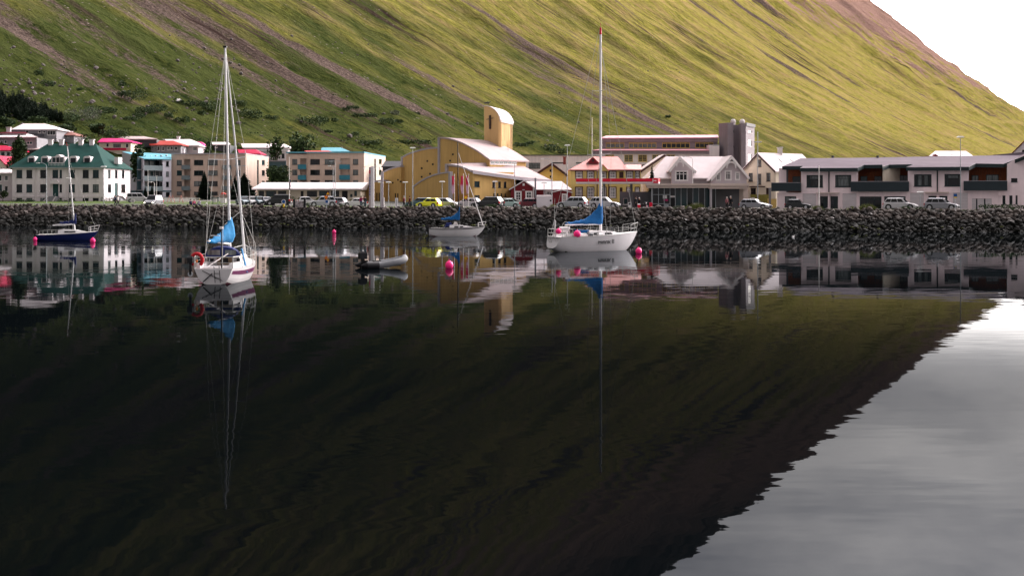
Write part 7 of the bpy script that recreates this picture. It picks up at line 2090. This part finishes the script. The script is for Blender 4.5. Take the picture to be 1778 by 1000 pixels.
# ---------------------------------------------------------------- birds
def bird(p, label, col, flying=False, s=1.0, rz=0.0, group=None):
    t = thing('bird', label, 'bird', p, rz, group)
    mb = MB()
    prof = [(-.30, .01, .20), (-.20, .035, .19), (-.08, .07, .20), (.05, .075, .23), (.14, .05, .29), (.19, .045, .35), (.24, .03, .36), (.31, .006, .35)]
    mb.loft([[(x * s, r_ * s * math.cos(a), (z + r_ * math.sin(a)) * s) for a in [2 * P_ * i / 8 for i in range(8)]] for x, r_, z in prof])
    mb.build('body', M[col], t, smooth=True)
    for sy in (-1, 1):
        if flying: MB().hull([(-.05 * s, sy * .05 * s, .24 * s), (.1 * s, sy * .05 * s, .26 * s), (-.02 * s, sy * .35 * s, .42 * s), (.06 * s, sy * .34 * s, .42 * s), (-.12 * s, sy * .62 * s, .38 * s), (-.06 * s, sy * .3 * s, .40 * s)]).build('wing', M[col], t)
        else:
            MB().hull([(.08 * s, sy * .07 * s, .26 * s), (-.3 * s, sy * .03 * s, .2 * s), (-.05 * s, sy * .085 * s, .17 * s), (-.1 * s, sy * .06 * s, .25 * s)]).build('wing', M[col], t)
            MB().tube((0, sy * .03 * s, .16 * s), (.01, sy * .03 * s, 0), .008 * s).build('leg', M['black'], t)
    return t
for px, l in ((843.8, 'black raven on the tower roof, nearer its outer edge'), (848.2, 'black raven on the tower roof, nearer the curve')):
    bird(W(px, 184.6, 290.4) + Vector((0, 0, .25)), l, 'black', s=1.9, rz=.4)
bird(W(310, 178.5, 330), 'white gull flying low over the slope bushes', 'fwhite', True, 2.2, .5)
for px, py, l in ((635, 376.5, 'white gull on the stones beyond the inflatable dinghy'), (1191, 384, 'white gull low on the stones before the glass shop'), (1445, 381, 'white gull on the stones below the terrace flagpole'), (1512, 374, 'white gull on the stones below the dark glazing')):
    d = 200.0
    for _k in range(12):
        x = (px - 889) * d / F; z = H - (py - HY) * d / F; d = shore(x) + 6.3 * max(0.0, z) / gz(x) - .6
    bird(Vector((x, d - .3, z)), l, 'fwhite', s=.95, rz=lr.uniform(0, 6), group=None)

# ---------------------------------------------------------------- boats
M['hullwhite'] = pmat('white_gelcoat', (.62, .60, .60), .3, .06, .8, coat=.3, stain=.03)
M['hullgrey'] = pmat('grey_white_gelcoat', (.60, .58, .59), .35, .05, .6, coat=.3, stain=.03)
M['hullnavy'] = pmat('navy_gelcoat', (.008, .014, .075), .3, .08, .8, coat=.3)
M['deck'] = pmat('cream_deck', (.52, .48, .45), .7, .08, 2)
M['boot'] = pmat('dark_red_antifoul', (.09, .01, .025), .8, .2, 2)
M['slime'] = pmat('waterline_slime', (.05, .055, .03), .8, .4, 3)
M['alu'] = pmat('anodised_mast', (.62, .62, .62), .45, .06, 1, metal=.1)
M['mastwhite'] = pmat('white_mast', (.74, .71, .70), .4, .04, 1)
M['wire'] = pmat('rigging_wire', (.40, .40, .38), .5, .1, 2)
M['bluecover'] = pmat('blue_canvas', (.008, .095, .27), .85, .22, 2.2, bump=.6, bscale=5)
M['skycover'] = pmat('bright_blue_canvas', (.008, .135, .30), .85, .25, 2.2, bump=.6, bscale=5)
M['navycover'] = pmat('navy_canvas', (.010, .018, .09), .85, .2, 2, bump=.5, bscale=5)
M['buoy'] = pmat('fluorescent_pink_plastic', (.95, .03, .22), .45, .05, 3)
M['rope'] = pmat('dark_rope', (.035, .03, .028), .9, .3, 6)
M['lifebuoy'] = pmat('red_foam', (.42, .012, .02), .7, .1, 3)
M['tan'] = pmat('tan_timber', (.28, .20, .12), .7, .2, 4)
class Hull:
    def __init__(s, L, B, zs, zb, draft, tw, stern_z, sag=.10, over=.0):
        s.L, s.B, s.zs, s.zb, s.dr, s.tw, s.sz0, s.sag, s.over = L, B, zs, zb, draft, tw, stern_z, sag, over
    def half(s, f):
        if f > .42: return s.B / 2 * max(.012, 1 - ((f - .42) / .58) ** 2.1)
        return s.B / 2 * (s.tw + (1 - s.tw) * (1 - ((.42 - f) / .42) ** 2))
    def sheer(s, f): return lerp(s.zs, s.zb, f) - s.sag * 4 * f * (1 - f)
    def bot(s, f):
        b = -s.dr
        if f < .3: b = lerp(s.sz0, -s.dr, math.sin(f / .3 * P_ / 2))
        if f > .68: b = -s.dr + (s.sheer(f) + s.dr) * ((f - .68) / .32) ** 2.4 * .97
        return b
    def pt(s, f, t, side):
        h = s.half(f) * (abs(t) ** .5); z = s.bot(f) + (s.sheer(f) - s.bot(f)) * abs(t) ** 1.9
        x = -s.L / 2 + s.L * f + s.over * (1 - f) ** 6 * -(z / max(s.zs, .1))
        return Vector((x, side * h, z))
    def build(s, t, mat, deckmat):
        mb = MB(); N_ = 30; K = 9
        rings = []
        for i in range(N_ + 1):
            f = i / N_
            rings.append([s.pt(f, 1 - k / K, -1) for k in range(K)] + [s.pt(f, k / K, 1) for k in range(K + 1)])
        mb.loft(rings); mb.build('hull', mat, t, smooth=False)
        dk = MB(); rr_ = []
        for i in range(1, N_):
            f = i / N_; z = s.sheer(f); h = s.half(f) * .93
            rr_.append([Vector((-s.L / 2 + s.L * f, -h, z + .006)), Vector((-s.L / 2 + s.L * f, h, z + .006)), Vector((-s.L / 2 + s.L * f, h * .5, z + .05)), Vector((-s.L / 2 + s.L * f, -h * .5, z + .05))])
        dk.loft(rr_).build('deck', deckmat, t)
    def band(s, t, t0, t1, mat, name, f0=.0, f1=.97, out=.012):
        for side in (-1, 1):
            mb = MB(); rings = []
            for i in range(25):
                f = lerp(f0, f1, i / 24); a, b = s.pt(f, t0, side), s.pt(f, t1, side); o = Vector((0, side * out, 0))
                rings.append([a - o, a + o, b + o, b - o])
            mb.loft(rings).build(name, mat, t)
    def toerail(s, t, mat):
        for side in (-1, 1):
            MB().path([s.pt(i / 24, 1, side) + Vector((0, 0, .03)) for i in range(25)], .03, 5).build('toe_rail', mat, t)
def stanchions(t, h, f0, f1, n, ht, mat, lines=2, side=(-1, 1)):
    for sd in side:
        pts = [h.pt(lerp(f0, f1, i / (n - 1)), 1, sd) for i in range(n)]
        for p in pts: MB().tube(p, p + Vector((0, 0, ht)), .017, n=5).build('stanchion', mat, t)
        for k in range(lines):
            MB().path([p + Vector((0, 0, ht * (1 - .45 * k))) for p in pts], .011, 4).build('lifeline', mat, t)
def pulpit(t, h, f0, ht, mat, bow=True):
    if bow:
        a, c, tip = h.pt(f0, 1, -1), h.pt(f0, 1, 1), h.pt(.985, 1, 1); tip.y = 0
        mb = MB().path([a, a + Vector((0, 0, ht)), tip + Vector((.25, 0, ht + .12)), c + Vector((0, 0, ht)), c], .025, 6)
        mb.path([a + Vector((0, 0, ht * .5)), tip + Vector((.12, 0, ht * .55)), c + Vector((0, 0, ht * .5))], .018, 5).tube(tip, tip + Vector((.25, 0, ht + .12)), .022).tube(h.pt(lerp(f0, 1, .5), 1, -1), h.pt(lerp(f0, 1, .5), 1, -1) + Vector((.1, 0.02, ht + .03)), .02)
        mb.build('pulpit', mat, t)
    else:
        a, c = h.pt(f0, 1, -1), h.pt(f0, 1, 1); e, g = h.pt(0.01, 1, -1), h.pt(0.01, 1, 1); u = Vector((0, 0, ht))
        MB().path([a, a + u, e + u, g + u, c + u, c], .024, 6).path([a + u * .5, e + u * .5, g + u * .5, c + u * .5], .017, 5).tube(e, e + u, .022).tube(g, g + u, .022).build('pushpit', mat, t)
def cover(t, mast_x, z_mast_top, z_boom, boom_len, mat, name='sail_cover', fall=2.2, thick=.2, y0=0.0, y1=0.0):
    "canvas cover over the flaked mainsail: deep at the mast, thin at the boom's end"
    rings = []
    for i in range(15):
        f = i / 14; x = mast_x + .12 - f * boom_len; zt = z_boom + (z_mast_top - z_boom) * math.exp(-f * fall) * (1 - f) + .16 * (1 - f) + .14
        zb_ = z_boom - .06 - .03 * math.sin(i * 1.3); w = thick * (1 - .45 * f) * (.86 + .16 * math.sin(i * 2.1)); zt += .05 * math.sin(i * 2.6) + .03 * math.sin(i * 5.1); y = lerp(y0, y1, f); m_ = lerp(zb_, zt, .4)
        rings.append([Vector((x, y + a * w, z)) for a, z in ((-.5, zb_), (-1.0, lerp(zb_, zt, .25)), (-.8, lerp(zb_, zt, .6)), (-.25, zt - .03), (.25, zt), (.8, lerp(zb_, zt, .6)), (1.0, lerp(zb_, zt, .25)), (.5, zb_))])
    return MB().loft(rings).build(name, mat, t, smooth=True)
def spreaders(t, mx, z, half, mat, r=.03, sweep=-.15):
    for sd in (-1, 1): MB().tube((mx, 0, z), (mx + sweep, sd * half, z + .08), r, r * .7, 6).build('spreader', mat, t)

def outboard(t, x, y, z, mat='black', s=1.0):
    o = MB().hull([(x + a * s, y + b * s, z + c * s) for a in (-.22, .16) for b in (-.14, .14) for c in (.05, .34)] + [(x - .1 * s, y + b * s, z + .44 * s) for b in (-.09, .09)]).build('outboard_motor', M[mat], t)
    MB().box((x - .1 * s, y - .06 * s, z - .6 * s), (x + .06 * s, y + .06 * s, z + .048 * s)).build('shaft', M[mat], t).parent = o
    MB().tube((x, y, z - .55 * s), (x - .1, y, z - .55 * s), .14 * s, n=8).build('propeller', M['steel'], t).parent = o

def yacht_white():
    th = R(33); c = Vector((7.24, 122.0, 0))
    t = thing('sailing_yacht', 'large white sailing yacht with a tall white mast, blue sail cover and steering wheel', 'sailing boat', c, th)
    h = Hull(9.6, 3.05, 1.28, 1.62, .45, .70, .32, .12, -.55)
    h.build(t, M['hullgrey'], M['hullwhite']); h.toerail(t, M['wire']); h.band(t, .30, .36, M['slime'], 'waterline_stain', .12, .80)
    zm = 19.7; mx = .72
    MB().tube((mx, 0, 1.3), (mx, 0, zm - .6), .125, .10, 10).build('mast', M['mastwhite'], t)
    MB().tube((mx, 0, zm - .598), (mx, 0, zm), .105, .08, 8).tube((mx, 0, zm), (mx, 0, zm + .4), .012).build('masthead', M['redband'], t)
    for z, q in ((14.1, 1.0), (8.45, 1.75)): spreaders(t, mx, z, q, M['mastwhite'])
    for sd in (-1, 1):
        p = h.pt(.57, 1, sd)
        MB().path([p, (mx - .15, sd * 1.75, 8.53), (mx - .15, sd * 1.0, 14.18), (mx, 0, zm - .8)], .013, 4).build('shroud', M['wire'], t)
        MB().tube(h.pt(.53, 1, sd), (mx, 0, 8.4), .013, n=4).build('shroud', M['wire'], t)
    MB().tube((h.L / 2 - .05, 0, 1.65), (mx + .05, 0, zm - 1.8), .018, n=4).build('forestay', M['wire'], t)
    MB().tube((-h.L / 2 + .1, 0, 1.3), (mx - .1, 0, zm - .1), .014, n=4).build('backstay', M['wire'], t)
    MB().tube((mx, 0, 2.35), (mx - 3.9, -.1, 2.3), .075, .06, 8).build('boom', M['mastwhite'], t)
    cover(t, mx, 4.35, 2.4, 3.9, M['bluecover'], fall=3.3, thick=.24)
    # coachroof
    MB().loft([[(x, -w, z0), (x, -w * .82, z1), (x, w * .82, z1), (x, w, z0)] for x, w, z0, z1 in ((-1.1, .95, 1.28, 1.75), (0.2, .98, 1.25, 1.80), (1.6, .82, 1.28, 1.72), (2.7, .5, 1.38, 1.45))]).build('coachroof', M['hullwhite'], t)
    for sd in (-1, 1):
        for x0, x1 in ((-.75, .25), (.5, 1.35)):
            MB().hull([(x0, sd * .935, 1.44), (x1, sd * .925, 1.44), (x0 + .1, sd * .87, 1.62), (x1 - .14, sd * .85, 1.62), (x0, sd * .955, 1.44), (x1, sd * .945, 1.44), (x0 + .1, sd * .89, 1.62), (x1 - .14, sd * .87, 1.62)]).build('cabin_window', M['glass'], t)
    for x0, x1 in ((1.9, 2.4),): MB().box((x0, -.25, 1.6), (x1, .25, 1.66)).build('hatch', M['glass'], t)
    MB().hull([(a, b, c_) for a in (-1.7, -.9) for b in (-.55, .55) for c_ in (1.5, 1.86)]).build('sprayhood_folded', M['bluecover'], t)
    # cockpit
    for sd in (-1, 1): MB().box((-3.7, sd * 1.02 - .08, 1.24), (-1.12, sd * 1.02 + .08, 1.50)).build('coaming', M['hullwhite'], t)
    MB().box((-3.9, -.9, 1.22), (-1.15, .9, 1.27)).build('cockpit_floor', M['tan'], t)
    ring = [(-3.05, .62 * math.cos(a), 1.95 + .62 * math.sin(a)) for a in [2 * P_ * i / 24 for i in range(25)]]
    wh = MB().path(ring, .022, 5)
    for i in range(5): wh.tube((-3.05, 0, 1.95), ring[i * 24 // 5], .012, n=4)
    wh.build('steering_wheel', M['wire'], t); MB().tube((-2.9, 0, 1.25), (-3.0, 0, 2.0), .09, n=8).build('pedestal', M['hullwhite'], t)
    for k, (x, y) in enumerate(((-2.0, -.75), (-1.6, -.72), (-2.4, -.78), (-1.2, -1.0), (-.2, -1.15))):
        MB().hull([(x + a * .22, y + b * .18, 1.3 + c_) for a in (-1, 1) for b in (-1, 1) for c_ in (0, .22)] + [(x, y, 1.62)]).build('sail_bag', M[['hullwhite', 'deck', 'hullwhite', 'darkgrey', 'hullwhite'][k]], t)
    for k in range(3):
        y = .9 - .0 * k; z = 1.75 + k * .16
        MB().tube((-4.3 + .1 * k, -.55, z), (-3.3 + .1 * k, -.65, z - .02), .085, n=8).build('fender', M['hullwhite'], t)
    for p in ((-4.35, -.75, 1.78), (-2.75, -1.28, 1.55)):
        rd = .24 if p[0] < -4 else .32
        MB().ball(p, rd, 14, 10).tube((p[0], p[1], p[2] + rd * .9), (p[0], p[1], p[2] + rd * 1.2), .04).build('buoy_fender', M['buoy'], t, smooth=True)
    pulpit(t, h, .88, .72, M['wire']); pulpit(t, h, .14, .68, M['wire'], False); stanchions(t, h, .22, .84, 7, .62, M['wire'])
    MB().tube((-4.5, -.55, .9), (-4.62, -.6, 2.75), .035, .09, 6).build('oar', M['hullwhite'], t)
    MB().tube((-4.45, -.2, 1.2), (-4.35, -.2, 4.6), .028, .016, 6).build('antenna_pole', M['wire'], t); MB().box((-4.45, -.3, 2.3), (-4.3, -.1, 2.5)).build('antenna', M['hullwhite'], t)
    lad = MB()
    for y in (.1, .45): lad.tube((-4.62, y, 1.3), (-4.25, y, .15), .02)
    for k in range(4): lad.tube((-4.55 + .09 * k, .1, 1.1 - .26 * k), (-4.55 + .09 * k, .45, 1.1 - .26 * k), .015)
    lad.build('boarding_ladder', M['wire'], t)
    o = text_mesh('lettering', 'Hinrik II', .56, M['black'], .008, .006, shear=.25); o.parent = t
    a, b = h.pt(.43, .80, -1), h.pt(.66, .80, -1); o.location = (a.x, min(a.y, b.y) - .13, a.z - .04); o.rotation_euler = (R(76), 0, math.atan2(b.y - a.y, b.x - a.x) * .6)
    MB().path([(4.75, 0, 1.6), (4.95, .0, .9), (5.1, 0, .1)], .03, 5).path([(4.75, .1, 1.6), (5.2, .3, .4), (5.3, .4, -.05)], .03, 5).build('mooring_line', M['rope'], t)
yacht_white()

def boat_stern_on():
    c = Vector((-16.12, 79.0, 0))
    t = thing('sailing_boat', 'small white sailing boat seen from astern with red horseshoe lifebuoy and bright blue sail cover', 'sailing boat', c, R(90))
    h = Hull(8.6, 2.9, .86, 1.12, .40, .70, -.02, .06, .12)
    h.build(t, M['hullwhite'], M['hullwhite']); h.band(t, .80, .92, pmat('purple_stripe', (.10, .012, .06), .4, .05, 1), 'stripe', .02, .95); h.band(t, .30, .42, M['boot'], 'boot_top', .02, .86)
    mx = .1; zm = 13.25
    MB().tube((mx, 0, .9), (mx, .30, zm), .085, .062, 10).build('mast', M['alu'], t)
    MB().box((mx - .1, .2, zm), (mx + .12, .4, zm + .1)).tube((mx, .3, zm), (mx, .3, zm + .35), .012).build('masthead', M['black'], t)
    for sd in (-1, 1):
        tip = Vector((mx - .12, .14 + sd * 1.08, 6.95 - sd * .08))
        MB().tube((mx, .14, 6.85), tip, .028, .02, 6).build('spreader', M['mastwhite'], t)
        MB().path([h.pt(.52, 1, sd), tip, (mx, .29, zm - .2)], .013, 4).build('shroud', M['wire'], t)
        MB().tube(h.pt(.46, 1, sd), (mx, .14, 6.8), .012, n=4).build('shroud', M['wire'], t)
    # furled genoa: a thick sleeve on the forestay
    MB().path([(h.L / 2 - .25, -.05, 1.25), (h.L / 2 - .55, -.05, 2.0), (2.0, .12, 8.0), (mx + .15, .29, zm - .25)], .105, 8, .035).build('furled_genoa', M['alu'], t)
    MB().tube((h.L / 2 - .1, -.05, 1.1), (h.L / 2 - .25, -.05, 1.25), .09, n=8).build('furler_drum', M['black'], t)
    MB().path([(h.L / 2 - 1.1, .0, 3.9), (h.L / 2 - 1.2, -.85, 2.0), (h.L / 2 - 1.3, -.95, 1.3)], .018, 4).path([(h.L / 2 - 1.1, 0, 3.9), (2.4, .8, 3.1)], .018, 4).build('sheet', M['wire'], t)
    for y in (.55, -.45): MB().tube((-h.L / 2 + .1, y, .9), (mx, .29, zm - .05), .013, n=4).build('backstay', M['wire'], t)
    MB().tube((mx, .02, 2.05), (mx - 2.9, .62, 2.3), .06, .05, 8).build('boom', M['alu'], t)
    cover(t, mx, 3.28, 2.22, 2.9, M['skycover'], fall=1.5, thick=.30, y0=.0, y1=.62)
    # cabin and sprayhood
    MB().loft([[(x, -w, z0), (x, -w * .85, z1), (x, w * .85, z1), (x, w, z0)] for x, w, z0, z1 in ((-1.5, .95, .84, 1.48), (-.2, .98, .84, 1.50), (1.4, .8, .9, 1.40), (2.6, .45, .98, 1.08))]).build('coachroof', M['hullwhite'], t)
    sh_ = []
    for x, w, zt in ((-2.1, .98, 1.95), (-1.75, .98, 2.02), (-1.3, .9, 1.85), (-.9, .8, 1.52)):
        sh_.append([(x, w * math.cos(a), 1.40 + (zt - 1.40) * math.sin(a)) for a in [P_ * i / 10 for i in range(11)]])
    MB().loft(sh_).build('sprayhood', M['navycover'], t)
    for y0, y1 in ((-.78, -.15), (.12, .82)):
        MB().hull([(-2.13, y, z) for y in (y0, y1) for z in (1.5, 1.78)] + [(-2.11, y, z) for y in (y0, y1) for z in (1.5, 1.78)]).build('hood_window', M['glasspale'], t)
    MB().box((-1.53, -.42, .95), (-1.505, .42, 1.46)).build('companionway_boards', M['tan'], t)
    MB().box((-1.56, -.22, 1.02), (-1.532, .22, 1.3)).build('companionway', M['black'], t)
    for y in (-.78, .7): MB().box((-1.54, y - .1, 1.12), (-1.508, y + .1, 1.28)).build('cabin_port', M['glass'], t)
    for sd in (-1, 1): MB().box((-4.1, sd * .88 - .1, .82), (-1.55, sd * .88 + .1, 1.12)).build('coaming', M['hullwhite'], t)
    MB().box((-4.2, -.75, .82), (-1.6, .75, .86)).build('cockpit_floor', M['deck'], t)
    pulpit(t, h, .88, .62, M['wire']); pulpit(t, h, .16, .62, M['wire'], False); stanchions(t, h, .24, .84, 5, .56, M['wire'])
    # horseshoe lifebuoy on the pushpit
    q = [Vector((-4.28, .92 + .30 * math.cos(a), 1.32 + .34 * math.sin(a))) for a in [-.9 + (P_ + 1.8) * i / 14 for i in range(15)]]
    MB().sweep(q, .10, 10).build('horseshoe_lifebuoy', M['lifebuoy'], t, smooth=True)
    MB().tube((-4.3, .92, 1.2), (-4.3, .92, 1.34), .05, n=8).build('buoy_light', M['signorange'], t)
    outboard(t, -4.42, 1.22, 1.12)
    MB().tube((-4.3, -.42, .35), (-4.28, -.42, 3.1), .035, .03, 6).build('stern_mast', M['black'], t); MB().box((-4.36, -.5, 3.0), (-4.22, -.32, 3.12)).box((-4.33, -.32, 2.62), (-4.29, .15, 2.66)).build('instrument', M['fwhite'], t)
    lad = MB()
    for y in (-.30, -.02): lad.tube((-4.36, y, 1.0), (-4.5, y - .1, .1), .018)
    for z in (.85, .6, .35): lad.tube((-4.4, -.3, z), (-4.4, -.02, z), .014)
    lad.build('boarding_ladder', M['black'], t)
    MB().tube((-4.4, .55, .15), (-4.45, .05, .6), .03).tube((-4.4, .6, .75), (-4.45, -.5, .2), .02).build('tiller_and_rudder_stock', M['black'], t)
    MB().tube((-3.2, -.55, 1.62), (-4.35, .35, .95), .025).build('tiller', M['fwhite'], t)
    MB().loft([[(-1.9 + a, -.98 - .05 * i - b, 1.85 - .22 * i) for a, b in ((0, 0), (.3, 0), (.32, .05), (.0, .06))] for i in range(7)]).build('blue_cloth', M['skycover'], t)
boat_stern_on()

def boat_small_white():
    x0, d = (793.5 - 889) * 168 / F, 168.0
    t = thing('sailing_boat', 'small white sailing boat with black mast and blue sail cover, moored near the stones', 'sailing boat', (x0, d, 0), R(4))
    h = Hull(6.8, 2.3, .98, 1.16, .3, .72, .05, .08, .0)
    h.build(t, M['hullwhite'], M['hullwhite']); h.toerail(t, M['black']); h.band(t, .30, .40, M['boot'], 'boot_top', .01, .84); h.band(t, .93, .97, M['black'], 'rubbing_strake', .0, .97)
    mx = .22
    MB().tube((mx, 0, 1.2), (mx - .15, 0, 11.4), .075, .05, 8).build('mast', M['black'], t)
    spreaders(t, mx - .05, 6.2, .75, M['black'], .02)
    for sd in (-1, 1): MB().path([h.pt(.53, 1, sd), (mx - .2, sd * .75, 6.28), (mx - .1, 0, 10.2)], .012, 4).build('shroud', M['rope'], t)
    MB().path([(3.2, 0, 1.25), (mx - .05, 0, 10.1)], .06, 6, .025).build('furled_jib', M['mastwhite'], t)
    MB().tube((mx, 0, 2.0), (mx - 2.3, 0, 1.98), .045).build('boom', M['black'], t)
    cover(t, mx, 3.3, 2.05, 2.3, M['bluecover'], fall=4.2, thick=.18)
    MB().loft([[(x, -w, z0), (x, -w * .82, z1), (x, w * .82, z1), (x, w, z0)] for x, w, z0, z1 in ((-.9, .7, .92, 1.38), (.3, .72, .95, 1.36), (1.8, .5, 1.05, 1.14))]).build('coachroof', M['hullwhite'], t)
    for xa, xb in ((-.35, .15), (.35, .75)): MB().hull([(xa, -.735, 1.08), (xb, -.74, 1.09), (xa, -.66, 1.22), (xb, -.665, 1.22), (xa, -.75, 1.08), (xb, -.755, 1.09), (xa, -.68, 1.22), (xb, -.685, 1.22)]).build('cabin_window', M['glass'], t)
    MB().hull([(-1.5, -.5, 1.1), (-.6, -.5, 1.3), (-1.5, .5, 1.1), (-.6, .5, 1.3), (-1.3, -.35, 1.62), (-.7, -.35, 1.68), (-1.3, .35, 1.62), (-.7, .35, 1.68)]).build('folded_sail', M['navycover'], t)
    MB().hull([(-.45, -.2, 1.4), (.1, -.2, 1.42), (-.45, .2, 1.4), (.1, .2, 1.42), (-.35, -.12, 1.7), (.0, -.12, 1.7), (-.2, .12, 1.72)]).build('sail_bag', M['deck'], t)
    pulpit(t, h, .88, .5, M['mastwhite']); outboard(t, -3.62, -.35, .95); outboard(t, -3.55, .35, .75, s=.8)
    MB().tube((-3.3, -.3, .9), (-3.8, -.25, 1.9), .025).tube((-3.2, 0, 1.0), (-3.75, .0, 2.15), .02).tube((-3.3, -.2, 1.25), (-2.5, -.1, 1.2), .02).build('tiller', M['rope'], t)
    MB().box((-3.55, -.12, -.2), (-3.44, .12, .8)).build('rudder', M['black'], t)
boat_small_white()

def boat_navy():
    x0, d = (118 - 889) * 152 / F, 152.0
    t = thing('sailing_boat', 'small navy blue sailing boat with low white cabin and grey mast', 'sailing boat', (x0, d, 0), R(6))
    h = Hull(6.5, 2.2, .62, .98, .28, .70, .0, .06, .0)
    h.build(t, M['hullnavy'], M['hullwhite']); h.band(t, .97, 1.0, M['hullwhite'], 'gunwale', .0, .98, .02)
    mx = .75
    MB().tube((mx, 0, .9), (mx - .82, 0, 10.3), .085, .05, 8).build('mast', M['alu'], t)
    MB().tube((mx - .82, 0, 10.3), (mx - .92, 0, 10.75), .02).tube((mx - 1.2, 0, 10.45), (mx - .6, 0, 10.45), .015).build('masthead', M['redband'], t)
    for sd in (-1, 1): MB().tube(h.pt(.55, 1, sd), (mx - .7, 0, 9.0), .011, n=4).build('shroud', M['wire'], t)
    MB().tube((3.1, 0, 1.0), (mx - .7, 0, 9.0), .012, n=4).build('forestay', M['wire'], t)
    MB().tube((mx, 0, 1.72), (mx - 2.4, 0, 1.6), .04).build('boom', M['alu'], t)
    cover(t, mx, 2.75, 1.85, 1.75, M['navycover'], fall=6.0, thick=.13)
    MB().loft([[(mx - .3 - 2.1 * f, -.12 * (1 - f * .5), 1.72 - .04 * f), (mx - .3 - 2.1 * f, .12 * (1 - f * .5), 1.72 - .04 * f), (mx - .3 - 2.1 * f, 0, 1.98 - .28 * f)] for f in (0, .3, .6, 1)]).build('furled_sail', M['hullwhite'], t)
    MB().loft([[(x, -w, z0), (x, -w * .84, z1), (x, w * .84, z1), (x, w, z0)] for x, w, z0, z1 in ((-.95, .66, .6, 1.12), (-.6, .7, .6, 1.20), (.9, .62, .68, 1.14), (2.0, .4, .85, .92))]).build('coachroof', M['hullwhite'], t)
    MB().hull([(-.30, -.685, .84), (.95, -.62, .88), (-.2, -.63, 1.0), (.9, -.58, 1.0), (-.3, -.705, .84), (.95, -.64, .88), (-.2, -.65, 1.0), (.9, -.60, 1.0)]).build('cabin_window', M['glass'], t)
    MB().box((-1.0, -.3, .66), (-.955, .3, 1.05)).build('companionway', M['black'], t)
    pulpit(t, h, .86, .55, M['mastwhite']); stanchions(t, h, .06, .34, 3, .45, M['wire'], 1); outboard(t, -3.5, .1, .72, s=1.1)
    MB().box((-3.35, -.1, -.2), (-3.25, .1, .6)).build('rudder', M['black'], t)
boat_navy()

def dinghy():
    c = W(0, 0, 92.5); x0 = (667 - 889) * 92.5 / F
    t = thing('inflatable_dinghy', 'grey inflatable dinghy with a black outboard motor and raised bow', 'dinghy', (x0, 92.5, 0), R(26))
    g = pmat('grey_hypalon', (.125, .13, .14), .6, .1, 3)
    r = .23
    pts = []
    for sd, seq in ((-1, range(17)), (1, range(15, -1, -1))):
        for i in seq:
            f = i / 16; x = -1.45 + 2.9 * (f if f < .6 else .6 + .4 * math.sin((f - .6) / .4 * P_ / 2)); y = sd * .58 * (1 if f < .6 else math.cos((f - .6) / .4 * P_ / 2)); z = .20 + .75 * max(0, f - .3) ** 1.5
            pts.append(Vector((x, y, z)))
    MB().sweep(pts, r, 14).build('tube', g, t, smooth=True)
    for sd in (-1, 1):
        MB().tube((-1.45, sd * .58, .2), (-1.85, sd * .58, .2), r, .04, 12).tube((-1.451, sd * .58, .2), (-.62, sd * .58, .2), r + .012, r + .012, 14).build('tube_cone', M['black'], t)
        MB().path([Vector((p.x, p.y * 1.34, p.z)) for p in pts[:12]] if sd < 0 else [Vector((p.x, p.y * 1.34, p.z)) for p in pts[-12:]], .03, 5).build('rubbing_strake', M['trimblack'], t)
        MB().path([(-.9, sd * .55, .41), (-.4, sd * .56, .44), (.1, sd * .56, .47), (.6, sd * .52, .54)], .025, 5).build('grab_rope', M['rope'], t)
    MB().box((-1.3, -.5, .12), (1.0, .5, .18)).build('floor', M['trimblack'], t)
    MB().box((-1.34, -.42, .15), (-1.28, .42, .52)).build('transom', M['trimblack'], t)
    MB().box((-.1, -.45, .36), (.15, .45, .40)).build('thwart', M['tan'], t)
    MB().box((-.75, -.35, .2), (-.35, .2, .5)).build('fuel_tank', M['black'], t)
    outboard(t, -1.48, 0, .55, s=1.35)
dinghy()

def buoy(px, py_water, d, r, label, group='pink mooring buoys'):
    x = (px - 889) * d / F
    t = thing('mooring_buoy', label, 'buoy', (x, d, 0), 0, group)
    MB().ball((0, 0, r * .72), r, 16, 12, 1.08).build('float', M['buoy'], t, smooth=True)
    MB().tube((0, 0, r * 1.7), (0, 0, r * 2.0), r * .14).path([(r * .16 * math.cos(a), 0, r * 2.05 + r * .16 * math.sin(a)) for a in [P_ * i / 4 for i in range(9)]], r * .05, 4).build('eye', M['buoy'], t)
buoy(780, 466, 92, .27, 'pink mooring buoy floating alone beyond the dinghy')
buoy(1109, 441, 116, .27, 'pink mooring buoy off the bow of the white yacht')
buoy(161, 424, 144, .27, 'pink mooring buoy beside the bow of the navy boat')
buoy(61, 409, 150, .22, 'pink buoy behind the stern of the navy boat')
buoy(580, 405, 182, .25, 'small pink mooring buoy out in the calm before the stones')
t = thing('gull_on_water', 'tiny white gull sitting on the water below the black hatchback', 'bird', ((1377 - 889) * 163 / F, 163, .0))
MB().ball((0, 0, .06), .16, 8, 6, .6).build('body', M['fwhite'], t); MB().ball((.13, 0, .2), .06, 8, 6).build('head', M['fwhite'], t)
